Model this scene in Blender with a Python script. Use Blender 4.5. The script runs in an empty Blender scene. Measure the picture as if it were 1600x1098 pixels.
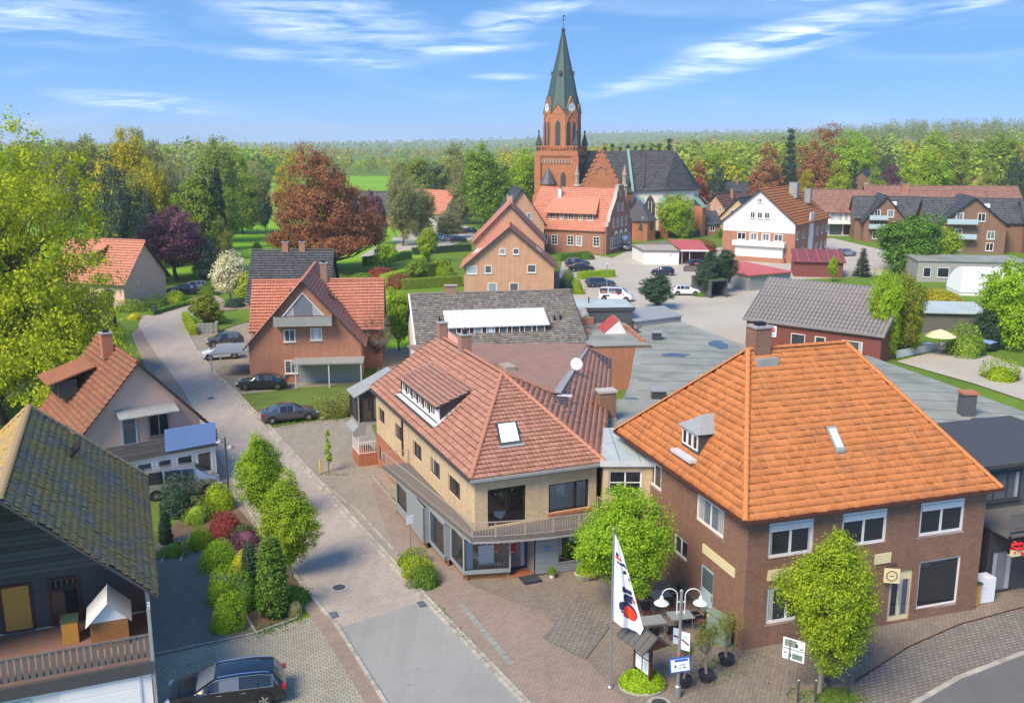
# Village corner shop, houses, church and gardens seen from the air in spring
import bpy, math, random
import numpy as np
from mathutils import Vector, Matrix

SC = bpy.context.scene
COL = SC.collection
R = math.radians

# ------------------------------------------------------------------ camera
cam_data = bpy.data.cameras.new('camera')
cam_data.sensor_fit = 'HORIZONTAL'
cam_data.sensor_width = 36.0
cam_data.lens = 36.0 * 1500.0 / 1600.0
cam_data.clip_start = 0.5
cam_data.clip_end = 20000
cam = bpy.data.objects.new('camera', cam_data)
cam.location = (0, 0, 22.8)
cam.rotation_euler = (R(90 - 12.4), 0, 0)
COL.objects.link(cam)
SC.camera = cam

# ------------------------------------------------------------------ light
SUN_DIR = Vector((-0.60, -0.74, 1.05)).normalized()      # towards the sun
SUN_EL = math.asin(SUN_DIR.z)
SUN_ROT = math.atan2(SUN_DIR.x, SUN_DIR.y)
sun_data = bpy.data.lights.new('sun', 'SUN')
sun_data.energy = 3.0
sun_data.angle = R(26.0)
sun_data.color = (1.0, 0.85, 0.64)
sun = bpy.data.objects.new('sun', sun_data)
sun.rotation_euler = SUN_DIR.to_track_quat('Z', 'Y').to_euler()
sun.location = (-60, -50, 120)
COL.objects.link(sun)

# ------------------------------------------------------------------ sky with cirrus
world = bpy.data.worlds.new('World')
SC.world = world
world.use_nodes = True
wn, wl = world.node_tree.nodes, world.node_tree.links
wn.clear()

def wnode(kind, **kw):
  n = wn.new(kind)
  for k, v in kw.items():
    setattr(n, k, v)
  return n

def wmath(op, a, b=None, c=None, clamp=False):
  n = wn.new('ShaderNodeMath')
  n.operation = op
  n.use_clamp = clamp
  for i, s in enumerate((a, b, c)):
    if s is None:
      continue
    if isinstance(s, (int, float)):
      n.inputs[i].default_value = s
    else:
      wl.new(s, n.inputs[i])
  return n.outputs[0]

w_out = wnode('ShaderNodeOutputWorld')
w_bg = wnode('ShaderNodeBackground')
w_bg.inputs['Strength'].default_value = 0.142
wl.new(w_bg.outputs[0], w_out.inputs[0])
w_tc = wnode('ShaderNodeTexCoord')
w_sep = wnode('ShaderNodeSeparateXYZ')
wl.new(w_tc.outputs['Generated'], w_sep.inputs[0])
# the sky is looked up a little above the true direction: clear, haze-free spring blue
w_zup = wmath('MULTIPLY_ADD', wmath('MAXIMUM', w_sep.outputs[2], 0.0), 2.4, 0.30)
w_cmb = wnode('ShaderNodeCombineXYZ')
wl.new(w_sep.outputs[0], w_cmb.inputs[0])
wl.new(w_sep.outputs[1], w_cmb.inputs[1])
wl.new(w_zup, w_cmb.inputs[2])
w_nrm = wnode('ShaderNodeVectorMath', operation='NORMALIZE')
wl.new(w_cmb.outputs[0], w_nrm.inputs[0])
w_sky = wnode('ShaderNodeTexSky')
w_sky.sky_type = 'NISHITA'
w_sky.sun_disc = False
w_sky.sun_elevation = SUN_EL
w_sky.sun_rotation = SUN_ROT
w_sky.altitude = 100
w_sky.air_density = 1.3
w_sky.dust_density = 0.3
w_sky.ozone_density = 3.0
wl.new(w_nrm.outputs[0], w_sky.inputs[0])
# cirrus: streaky noise in azimuth / elevation, gathered in a few banks
w_az = wmath('ARCTAN2', w_sep.outputs[0], w_sep.outputs[1])
w_el = wmath('ARCSINE', w_sep.outputs[2])
w_ae = wnode('ShaderNodeCombineXYZ')
wl.new(w_az, w_ae.inputs[0])
wl.new(w_el, w_ae.inputs[1])
BANKS = [  # azimuth, elevation, half width, half height, tilt, weight
  (0.275, 0.098, 0.15, 0.020, 12, 1.25), (0.20, 0.070, 0.13, 0.014, 12, 0.75), (0.283, 0.140, 0.085, 0.018, -4, 1.15),
  (-0.175, 0.112, 0.15, 0.034, -10, 0.85), (-0.45, 0.108, 0.15, 0.030, -6, 0.6), (-0.01, 0.112, 0.06, 0.024, 20, 0.8),
  (0.045, 0.128, 0.07, 0.012, 18, 0.75), (-0.355, 0.035, 0.10, 0.011, -5, 0.9), (-0.20, 0.078, 0.12, 0.010, -4, 0.6),
  (0.43, 0.120, 0.06, 0.008, 8, 0.8), (0.52, 0.115, 0.05, 0.012, 10, 0.7), (-0.03, 0.090, 0.08, 0.007, 2, 0.6),
  (-0.47, 0.015, 0.07, 0.006, 0, 0.6), (-0.42, 0.142, 0.14, 0.012, -3, 0.6), (0.11, 0.052, 0.09, 0.010, 10, 0.45),
  (-0.01, 0.062, 0.05, 0.005, 0, 0.6), (-1.2, 0.12, 0.4, 0.03, 4, 0.8), (1.1, 0.10, 0.35, 0.03, -4, 0.8), (1.9, 0.2, 0.5, 0.06, 5, 0.8)]
w_sum = None
for (ba, be, bw, bh, bt, bs) in BANKS:
  mp = wnode('ShaderNodeMapping', vector_type='TEXTURE')
  mp.inputs['Location'].default_value = (ba, be, 0)
  mp.inputs['Rotation'].default_value = (0, 0, R(bt))
  mp.inputs['Scale'].default_value = (bw, bh, 1)
  wl.new(w_ae.outputs[0], mp.inputs[0])
  gr = wnode('ShaderNodeTexGradient', gradient_type='SPHERICAL')
  wl.new(mp.outputs[0], gr.inputs[0])
  s_ = wmath('MULTIPLY', gr.outputs['Fac'], bs)
  w_sum = s_ if w_sum is None else wmath('ADD', w_sum, s_)
w_mp = wnode('ShaderNodeMapping')
w_mp.inputs['Rotation'].default_value = (0, 0, R(-7))
w_mp.inputs['Scale'].default_value = (11, 95, 1)
wl.new(w_ae.outputs[0], w_mp.inputs[0])
w_no = wnode('ShaderNodeTexNoise')
w_no.inputs['Scale'].default_value = 1.0
w_no.inputs['Detail'].default_value = 7
w_no.inputs['Roughness'].default_value = 0.62
w_no.inputs['Distortion'].default_value = 0.7
wl.new(w_mp.outputs[0], w_no.inputs[0])
w_mp2 = wnode('ShaderNodeMapping')
w_mp2.inputs['Rotation'].default_value = (0, 0, R(-10))
w_mp2.inputs['Scale'].default_value = (5, 26, 1)
wl.new(w_ae.outputs[0], w_mp2.inputs[0])
w_no2 = wnode('ShaderNodeTexNoise')
w_no2.inputs['Detail'].default_value = 5
w_no2.inputs['Distortion'].default_value = 1.0
w_no2.inputs['Scale'].default_value = 1.0
wl.new(w_mp2.outputs[0], w_no2.inputs[0])
w_n = wmath('MULTIPLY', wmath('SUBTRACT', w_no.outputs['Fac'], 0.38), wmath('SUBTRACT', w_no2.outputs['Fac'], 0.15))
w_cloud = wmath('MULTIPLY', w_n, wmath('MULTIPLY', w_sum, 9.0), clamp=True)
w_thin = wmath('MULTIPLY', wmath('SUBTRACT', w_no2.outputs['Fac'], 0.5, clamp=True), 0.5)
w_fac = wmath('MULTIPLY', wmath('MAXIMUM', w_cloud, w_thin), 0.85, clamp=True)
w_tint = wnode('ShaderNodeHueSaturation')
w_tint.inputs['Saturation'].default_value = 1.24
wl.new(w_sky.outputs[0], w_tint.inputs['Color'])
w_mix = wnode('ShaderNodeMix', data_type='RGBA')
wl.new(w_fac, w_mix.inputs['Factor'])
wl.new(w_tint.outputs[0], w_mix.inputs['A'])
w_mix.inputs['B'].default_value = (6.4, 6.8, 7.4, 1)
wl.new(w_mix.outputs['Result'], w_bg.inputs['Color'])

SC.view_settings.view_transform = 'Standard'
SC.view_settings.look = 'None'
SC.view_settings.exposure = 0.90
SC.view_settings.gamma = 1.0
SC.cycles.max_bounces = 6
SC.cycles.diffuse_bounces = 3
SC.cycles.glossy_bounces = 3
SC.cycles.transparent_max_bounces = 8
SC.cycles.volume_bounces = 0
SC.cycles.use_denoising = True

# ================================================================== helpers
def rgb(c):
  return (c[0], c[1], c[2], 1.0)

MATS = {}

class NT:
  """small helper round a material's node tree"""

  def __init__(s, name):
    s.m = bpy.data.materials.new(name)
    s.m.use_nodes = True
    s.n, s.l = s.m.node_tree.nodes, s.m.node_tree.links
    s.n.clear()
    s.out = s.n.new('ShaderNodeOutputMaterial')
    MATS[name] = s.m

  def node(s, kind, **kw):
    n = s.n.new(kind)
    for k, v in kw.items():
      setattr(n, k, v)
    return n

  def math(s, op, a, b=None, clamp=False):
    n = s.n.new('ShaderNodeMath')
    n.operation = op
    n.use_clamp = clamp
    for i, q in enumerate((a, b)):
      if q is None:
        continue
      if isinstance(q, (int, float)):
        n.inputs[i].default_value = q
      else:
        s.l.new(q, n.inputs[i])
    return n.outputs[0]

  def mix(s, f, a, b, mode='MIX'):
    n = s.n.new('ShaderNodeMix')
    n.data_type = 'RGBA'
    n.blend_type = mode
    for nm, q in (('Factor', f), ('A', a), ('B', b)):
      if isinstance(q, (int, float)):
        n.inputs[nm].default_value = q
      elif isinstance(q, tuple):
        n.inputs[nm].default_value = rgb(q)
      else:
        s.l.new(q, n.inputs[nm])
    return n.outputs['Result']

  def noise(s, vec, scale, detail=4, rough=0.55, dist=0.0):
    n = s.n.new('ShaderNodeTexNoise')
    n.inputs['Scale'].default_value = scale
    n.inputs['Detail'].default_value = detail
    n.inputs['Roughness'].default_value = rough
    n.inputs['Distortion'].default_value = dist
    s.l.new(vec, n.inputs['Vector'])
    return n.outputs['Fac']

  def ramp(s, fac, stops):
    n = s.n.new('ShaderNodeValToRGB')
    e = n.color_ramp.elements
    while len(e) < len(stops):
      e.new(0.5)
    for i, (p, c) in enumerate(stops):
      e[i].position = p
      e[i].color = rgb(c)
    s.l.new(fac, n.inputs[0])
    return n.outputs[0]

  def coords(s, kind='Object', scale=None, rot=0.0):
    t = s.n.new('ShaderNodeTexCoord').outputs[kind]
    if scale is None and not rot:
      return t
    m = s.n.new('ShaderNodeMapping')
    m.inputs['Rotation'].default_value = (0, 0, rot)
    m.inputs['Scale'].default_value = scale or (1, 1, 1)
    s.l.new(t, m.inputs[0])
    return m.outputs[0]

  def world_pos(s, rot=0.0, scale=None):
    g = s.n.new('ShaderNodeNewGeometry').outputs['Position']
    m = s.n.new('ShaderNodeMapping')
    m.inputs['Rotation'].default_value = (0, 0, rot)
    m.inputs['Scale'].default_value = scale or (1, 1, 1)
    s.l.new(g, m.inputs[0])
    return m.outputs[0]

  def bsdf(s, col, rough=0.7, metal=0.0, spec=0.5, bump=None, bstr=0.3, bdist=0.02, emis=None, coat=0.0):
    b = s.n.new('ShaderNodeBsdfPrincipled')
    if isinstance(col, tuple):
      b.inputs['Base Color'].default_value = rgb(col)
    else:
      s.l.new(col, b.inputs['Base Color'])
    if isinstance(rough, (int, float)):
      b.inputs['Roughness'].default_value = rough
    else:
      s.l.new(rough, b.inputs['Roughness'])
    b.inputs['Metallic'].default_value = metal
    b.inputs['Specular IOR Level'].default_value = spec
    b.inputs['Coat Weight'].default_value = coat
    b.inputs['Coat Roughness'].default_value = 0.03
    if bump is not None:
      n = s.n.new('ShaderNodeBump')
      n.inputs['Strength'].default_value = bstr
      n.inputs['Distance'].default_value = bdist
      s.l.new(bump, n.inputs['Height'])
      s.l.new(n.outputs[0], b.inputs['Normal'])
    s.l.new(b.outputs[0], s.out.inputs[0])
    return b

def m_plain(name, col, rough=0.6, metal=0.0, var=0.15, scale=2.0, spec=0.4, bstr=0.0, coat=0.0):
  t = NT(name)
  v = t.coords('Object')
  nz = t.noise(v, scale, 5, 0.65)
  c = t.mix(nz, tuple(x * (1 - var) for x in col), tuple(min(1, x * (1 + var)) for x in col))
  t.bsdf(c, rough, metal, spec, bump=t.noise(v, scale * 9, 3) if bstr else None, bstr=bstr, coat=coat)
  return t.m

def m_tile(name, cols, moss=None, moss_amt=0.5, rough=0.62, stain=(0.5, 0.46, 0.42), spec=0.35):
  """roof tiles: a random tone for every tile, weather stains and moss in patches"""
  t = NT(name)
  isl = t.node('ShaderNodeNewGeometry').outputs['Random Per Island']
  v = t.coords('Object')
  c = t.ramp(isl, [(i / (len(cols) - 1), q) for i, q in enumerate(cols)])
  st = t.noise(v, 0.9, 6, 0.7)
  st2 = t.math('MULTIPLY', t.math('SUBTRACT', st, 0.45), 2.2, clamp=True)
  c = t.mix(t.math('MULTIPLY', st2, 0.55), c, t.mix(1.0, c, stain, 'MULTIPLY'))
  if moss:
    mz = t.math('MULTIPLY', t.math('SUBTRACT', t.noise(v, 0.55, 7, 0.72), 0.62 - moss_amt * 0.3), 5.0, clamp=True)
    c = t.mix(t.math('MULTIPLY', mz, 0.85), c, moss)
  t.bsdf(c, rough, spec=spec, bump=t.noise(v, 14, 3), bstr=0.25, bdist=0.02)
  return t.m

def m_brick(name, c1, c2, mortar, bw=0.25, bh=0.0833, var=0.25, msize=0.012):
  """brickwork on upright walls that run along the local x or y axis"""
  t = NT(name)
  v = t.coords('Object')
  sp = t.node('ShaderNodeSeparateXYZ')
  t.l.new(v, sp.inputs[0])
  cb = t.node('ShaderNodeCombineXYZ')
  t.l.new(t.math('ADD', sp.outputs[0], sp.outputs[1]), cb.inputs[0])
  t.l.new(sp.outputs[2], cb.inputs[1])
  b = t.node('ShaderNodeTexBrick')
  b.inputs['Scale'].default_value = 1.0
  b.inputs['Brick Width'].default_value = bw
  b.inputs['Row Height'].default_value = bh
  b.inputs['Mortar Size'].default_value = msize
  b.inputs['Mortar Smooth'].default_value = 0.2
  b.inputs['Color1'].default_value = rgb(c1)
  b.inputs['Color2'].default_value = rgb(c2)
  b.inputs['Mortar'].default_value = rgb(mortar)
  t.l.new(cb.outputs[0], b.inputs['Vector'])
  nz = t.noise(v, 0.8, 6, 0.7)
  nz2 = t.noise(v, 5, 4, 0.7)
  c = t.mix(1.0, b.outputs['Color'], t.mix(nz, (1 - var,) * 3, (1 + var * .6,) * 3), 'MULTIPLY')
  c = t.mix(1.0, c, t.mix(nz2, (0.8, 0.8, 0.8), (1.15, 1.12, 1.08)), 'MULTIPLY')
  rain = t.noise(t.coords('Object', (2.6, 2.6, .22)), 1.0, 5, 0.65)
  c = t.mix(1.0, c, t.mix(rain, (0.74, 0.73, 0.72), (1.22, 1.2, 1.18)), 'MULTIPLY')
  t.bsdf(c, 0.85, spec=0.25, bump=b.outputs['Fac'], bstr=-0.4, bdist=0.01)
  return t.m

def m_pave(name, c1, c2, mortar, bw, bh, rot, var=0.3, patch=None, msize=0.012, rough=0.8):
  """block paving laid in the ground plane"""
  t = NT(name)
  v = t.world_pos(rot)
  b = t.node('ShaderNodeTexBrick')
  b.inputs['Scale'].default_value = 1.0
  b.inputs['Brick Width'].default_value = bw
  b.inputs['Row Height'].default_value = bh
  b.inputs['Mortar Size'].default_value = msize
  b.inputs['Mortar Smooth'].default_value = 0.3
  b.inputs['Color1'].default_value = rgb(c1)
  b.inputs['Color2'].default_value = rgb(c2)
  b.inputs['Mortar'].default_value = rgb(mortar)
  t.l.new(v, b.inputs['Vector'])
  big = t.noise(v, 0.16, 6, 0.68, 0.4)
  mid = t.noise(v, 1.3, 5, 0.7)
  c = t.mix(1.0, b.outputs['Color'], t.mix(big, (1 - var,) * 3, (1 + var * .7,) * 3), 'MULTIPLY')
  c = t.mix(1.0, c, t.mix(mid, (0.82, 0.82, 0.83), (1.15, 1.13, 1.1)), 'MULTIPLY')
  c = t.mix(1.0, c, t.mix(t.noise(t.world_pos(rot, (1.1, .07, 1)), 1.0, 5, 0.6), (0.80, 0.80, 0.80), (1.18, 1.17, 1.15)), 'MULTIPLY')
  if patch:
    pz = t.math('MULTIPLY', t.math('SUBTRACT', t.noise(v, 0.45, 6, 0.75), 0.52), 3.2, clamp=True)
    c = t.mix(t.math('MULTIPLY', pz, 0.6), c, patch)
  t.bsdf(c, rough, spec=0.3, bump=b.outputs['Fac'], bstr=-0.35, bdist=0.012)
  return t.m

def m_ground(name, cols, scale=0.25, fine=4.0, rough=0.9, bstr=0.4, streak=None):
  """soil, lawn or tarmac: broad patches under fine grain"""
  t = NT(name)
  v = t.world_pos()
  big = t.noise(v, scale, 7, 0.65, 0.6)
  fz = t.noise(v, fine, 6, 0.75)
  f = t.math('ADD', t.math('MULTIPLY', big, 0.7), t.math('MULTIPLY', fz, 0.35))
  c = t.ramp(f, [(0.28 + 0.5 * i / max(1, len(cols) - 1), q) for i, q in enumerate(cols)])
  if streak is not None:
    sn = t.noise(t.world_pos(streak, (1.0, .06, 1)), 1.0, 6, 0.65)
    c = t.mix(1.0, c, t.mix(sn, (0.78, 0.78, 0.78), (1.2, 1.2, 1.19)), 'MULTIPLY')
    sp = t.math('GREATER_THAN', t.noise(v, 2.6, 3, 0.5), 0.71)
    c = t.mix(t.math('MULTIPLY', sp, 0.35), c, (0.10, 0.10, 0.10))
  t.bsdf(c, rough, spec=0.2, bump=fz, bstr=bstr, bdist=0.03)
  return t.m

def m_leaf(name, cols, trans=0.35, rough=0.6, hue=0.06, sat=1.0, gain=1.75):
  """foliage: a tone for every leaf, broad light and dark clumps, each plant a little different"""
  t = NT(name)
  cols = [tuple(min(.8, x * gain) for x in c) for c in cols]
  hue *= .5
  isl = t.node('ShaderNodeNewGeometry').outputs['Random Per Island']
  v = t.coords('Object')
  oi = t.node('ShaderNodeObjectInfo').outputs['Random']
  f = t.math('ADD', t.math('MULTIPLY', isl, 0.6), t.math('MULTIPLY', t.noise(v, 0.6, 4, 0.6), 0.5))
  c = t.ramp(f, [(0.15 + 0.75 * i / (len(cols) - 1), q) for i, q in enumerate(cols)])
  h = t.node('ShaderNodeHueSaturation')
  t.l.new(t.math('ADD', t.math('MULTIPLY', oi, hue), 0.5 - hue / 2), h.inputs['Hue'])
  h.inputs['Saturation'].default_value = sat
  t.l.new(t.math('ADD', t.math('MULTIPLY', oi, 0.2), 0.9), h.inputs['Value'])
  t.l.new(c, h.inputs['Color'])
  d = t.node('ShaderNodeBsdfPrincipled')
  d.inputs['Roughness'].default_value = rough
  d.inputs['Specular IOR Level'].default_value = 0.25
  t.l.new(h.outputs[0], d.inputs['Base Color'])
  tr = t.node('ShaderNodeBsdfTranslucent')
  t.l.new(h.outputs[0], tr.inputs[0])
  mx = t.node('ShaderNodeMixShader')
  mx.inputs[0].default_value = trans
  t.l.new(d.outputs[0], mx.inputs[1])
  t.l.new(tr.outputs[0], mx.inputs[2])
  t.l.new(mx.outputs[0], t.out.inputs[0])
  return t.m

def m_glass(name, tint=(0.02, 0.025, 0.03), rough=0.04, var=0.5):
  """window panes seen by day: dark rooms behind a mirror-like surface, curtains in some"""
  t = NT(name)
  oi = t.node('ShaderNodeObjectInfo').outputs['Random']
  c = t.ramp(oi, [(0.0, tint), (0.55, tint), (0.75, tuple(x * 3 + 0.02 for x in tint)), (1.0, tuple(min(1, x * 6 + .06) for x in tint))])
  if var:
    # net curtains drawn to the sides of most windows, fold shading striped into their colour
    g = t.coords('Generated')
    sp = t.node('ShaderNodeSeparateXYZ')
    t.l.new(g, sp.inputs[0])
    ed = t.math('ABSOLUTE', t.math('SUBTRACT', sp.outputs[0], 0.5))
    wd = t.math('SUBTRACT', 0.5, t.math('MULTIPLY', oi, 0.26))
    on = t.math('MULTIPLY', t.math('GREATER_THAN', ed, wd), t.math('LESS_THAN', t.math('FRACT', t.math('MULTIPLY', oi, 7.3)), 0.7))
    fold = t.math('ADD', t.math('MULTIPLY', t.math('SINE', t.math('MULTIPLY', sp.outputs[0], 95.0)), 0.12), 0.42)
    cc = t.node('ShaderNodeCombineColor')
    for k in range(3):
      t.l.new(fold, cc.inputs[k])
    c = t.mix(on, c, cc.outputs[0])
  t.bsdf(c, rough, spec=0.9)
  return t.m

def m_clear(name, tint=(0.9, 0.95, 0.95), refl=0.12):
  t = NT(name)
  g = t.node('ShaderNodeBsdfGlossy')
  g.inputs['Roughness'].default_value = 0.02
  tr = t.node('ShaderNodeBsdfTransparent')
  tr.inputs[0].default_value = rgb(tint)
  fr = t.node('ShaderNodeFresnel')
  fr.inputs[0].default_value = 1.5
  mx = t.node('ShaderNodeMixShader')
  t.l.new(t.math('ADD', fr.outputs[0], refl - 0.04, clamp=True), mx.inputs[0])
  t.l.new(tr.outputs[0], mx.inputs[1])
  t.l.new(g.outputs[0], mx.inputs[2])
  t.l.new(mx.outputs[0], t.out.inputs[0])
  return t.m

# ------------------------------------------------------------------ meshes and objects
class MB:
  """collects faces; build() links them as ONE mesh object"""

  def __init__(s):
    s.v, s.f = [], []

  def add(s, vs, fs):
    o = len(s.v)
    s.v += [tuple(p) for p in vs]
    s.f += [tuple(i + o for i in q) for q in fs]
    return s

  def box(s, x0, x1, y0, y1, z0, z1):
    return s.add([(x0, y0, z0), (x1, y0, z0), (x1, y1, z0), (x0, y1, z0), (x0, y0, z1), (x1, y0, z1), (x1, y1, z1), (x0, y1, z1)],
          [(0, 3, 2, 1), (4, 5, 6, 7), (0, 1, 5, 4), (1, 2, 6, 5), (2, 3, 7, 6), (3, 0, 4, 7)])

  def obox(s, c, size, rz=0.0, rx=0.0, ry=0.0):
    m = Matrix.Translation(c) @ Matrix.Rotation(rz, 4, 'Z') @ Matrix.Rotation(ry, 4, 'Y') @ Matrix.Rotation(rx, 4, 'X')
    a, b, d = size[0] / 2, size[1] / 2, size[2] / 2
    vs = [m @ Vector(p) for p in ((-a, -b, -d), (a, -b, -d), (a, b, -d), (-a, b, -d), (-a, -b, d), (a, -b, d), (a, b, d), (-a, b, d))]
    return s.add(vs, [(0, 3, 2, 1), (4, 5, 6, 7), (0, 1, 5, 4), (1, 2, 6, 5), (2, 3, 7, 6), (3, 0, 4, 7)])

  def poly(s, pts):
    return s.add(pts, [tuple(range(len(pts)))])

  def slab(s, pts, th):
    """a flat polygon given thickness straight down"""
    n = len(pts)
    lo = [(p[0], p[1], p[2] - th) for p in pts]
    return s.add(list(pts) + lo, [tuple(range(n)), tuple(range(2 * n - 1, n - 1, -1))] +
          [(i, i + n, (i + 1) % n + n, (i + 1) % n) for i in range(n)])

  def prism(s, pts, z0, z1):
    return s.slab([(p[0], p[1], z1) for p in pts], z1 - z0)

  def tube(s, pts, rad, n=8, cap=True):
    pts = [Vector(p) for p in pts]
    if isinstance(rad, (int, float)):
      rad = [rad] * len(pts)
    o = len(s.v)
    for i, p in enumerate(pts):
      d = (pts[min(i + 1, len(pts) - 1)] - pts[max(i - 1, 0)]).normalized()
      a = d.orthogonal().normalized() if abs(d.z) < 0.95 else Vector((1, 0, 0))
      if abs(d.z) < 0.95:
        a = d.cross(Vector((0, 0, 1))).normalized()
      b = d.cross(a).normalized()
      for k in range(n):
        t = 2 * math.pi * k / n
        s.v.append(tuple(p + (a * math.cos(t) + b * math.sin(t)) * rad[i]))
    for i in range(len(pts) - 1):
      for k in range(n):
        k2 = (k + 1) % n
        s.f.append((o + i * n + k, o + i * n + k2, o + (i + 1) * n + k2, o + (i + 1) * n + k))
    if cap:
      s.f.append(tuple(o + k for k in range(n - 1, -1, -1)))
      s.f.append(tuple(o + (len(pts) - 1) * n + k for k in range(n)))
    return s

  def lathe(s, prof, n=16, c=(0, 0, 0), sx=1.0, sy=1.0):
    o = len(s.v)
    for (r, z) in prof:
      for k in range(n):
        t = 2 * math.pi * k / n
        s.v.append((c[0] + r * sx * math.cos(t), c[1] + r * sy * math.sin(t), c[2] + z))
    for i in range(len(prof) - 1):
      for k in range(n):
        k2 = (k + 1) % n
        s.f.append((o + i * n + k, o + i * n + k2, o + (i + 1) * n + k2, o + (i + 1) * n + k))
    s.f.append(tuple(o + k for k in range(n - 1, -1, -1)))
    s.f.append(tuple(o + (len(prof) - 1) * n + k for k in range(n)))
    return s

  def mesh(s, name, mat, smooth=False):
    me = bpy.data.meshes.new(name)
    me.from_pydata(s.v, [], s.f)
    if mat is not None:
      me.materials.append(MATS[mat] if isinstance(mat, str) else mat)
    if smooth:
      me.polygons.foreach_set('use_smooth', [True] * len(me.polygons))
      if smooth is not True:
        me.set_sharp_from_angle(angle=R(smooth))
    me.update()
    return me

  def build(s, name, mat, parent=None, smooth=False, loc=None, rz=None):
    return link(name, s.mesh(name, mat, smooth), parent, loc, rz)

def link(name, me, parent=None, loc=None, rz=None):
  o = bpy.data.objects.new(name, me)
  COL.objects.link(o)
  o.parent = parent
  if loc is not None:
    o.location = loc
  if rz is not None:
    o.rotation_euler = (0, 0, rz)
  return o

def np_mesh(name, verts, quads, mat, smooth=False):
  """mesh straight from numpy arrays of vertices and quads (or triangles)"""
  me = bpy.data.meshes.new(name)
  nv, nf, k = len(verts), len(quads), quads.shape[1]
  me.vertices.add(nv)
  me.vertices.foreach_set('co', np.asarray(verts, dtype=np.float32).ravel())
  me.loops.add(nf * k)
  me.loops.foreach_set('vertex_index', np.asarray(quads, dtype=np.int32).ravel())
  me.polygons.add(nf)
  me.polygons.foreach_set('loop_start', np.arange(0, nf * k, k, dtype=np.int32))
  me.polygons.foreach_set('loop_total', np.full(nf, k, dtype=np.int32))
  if smooth:
    me.polygons.foreach_set('use_smooth', np.ones(nf, dtype=bool))
  me.materials.append(MATS[mat])
  me.update(calc_edges=True)
  me.validate()
  return me

def tag(o, label=None, cat=None, group=None, kind=None):
  for k, v in (('label', label), ('category', cat), ('group', group), ('kind', kind)):
    if v:
      o[k] = v
  return o

def thing(name, label, cat, loc=(0, 0, 0), rz=0.0, group=None):
  o = bpy.data.objects.new(name, None)
  o.empty_display_size = 0.3
  COL.objects.link(o)
  o.location = loc if len(loc) == 3 else (loc[0], loc[1], 0)
  o.rotation_euler = (0, 0, rz)
  return tag(o, label, cat, group)

KIDS = {}

def copy_thing(src, loc, rz=None, label=None, scale=None):
  """a copy of a thing with copies of its parts and sub-parts, sharing mesh data"""
  def rec(o, par):
    c = o.copy()
    COL.objects.link(c)
    c.parent = par
    for ch in KIDS.get(o.name) or KIDS.setdefault(o.name, list(o.children)):
      rec(ch, c)
    return c
  r = rec(src, None)
  r.location = loc if len(loc) == 3 else (loc[0], loc[1], 0)
  if rz is not None:
    r.rotation_euler = (0, 0, rz)
  if scale is not None:
    r.scale = scale
  if label:
    r['label'] = label
  return r

# ------------------------------------------------------------------ roofs
def newell(pts):
  n = Vector((0, 0, 0))
  for i, p in enumerate(pts):
    q = pts[(i + 1) % len(pts)]
    n += Vector(((p[1] - q[1]) * (p[2] + q[2]), (p[2] - q[2]) * (p[0] + q[0]), (p[0] - q[0]) * (p[1] + q[1])))
  n.normalize()
  return n if n.z > 0 else -n

def inside(poly, x, y):
  c = np.zeros(x.shape, bool)
  j = len(poly) - 1
  for i in range(len(poly)):
    xi, yi = poly[i]
    xj, yj = poly[j]
    cond = ((yi > y) != (yj > y)) & (x < (xj - xi) * (y - yi) / (yj - yi + 1e-12) + xi)
    c ^= cond
    j = i
  return c

TILE_PROFILE = {'pan': ((0, .0), (.30, .055), (.62, .03), (1.0, .0)), 'flat': ((0, .0), (.33, .004), (.66, .004), (1.0, .0)),
        'rib': ((0, .0), (.12, .05), (.24, .0), (1.0, .0))}

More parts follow.
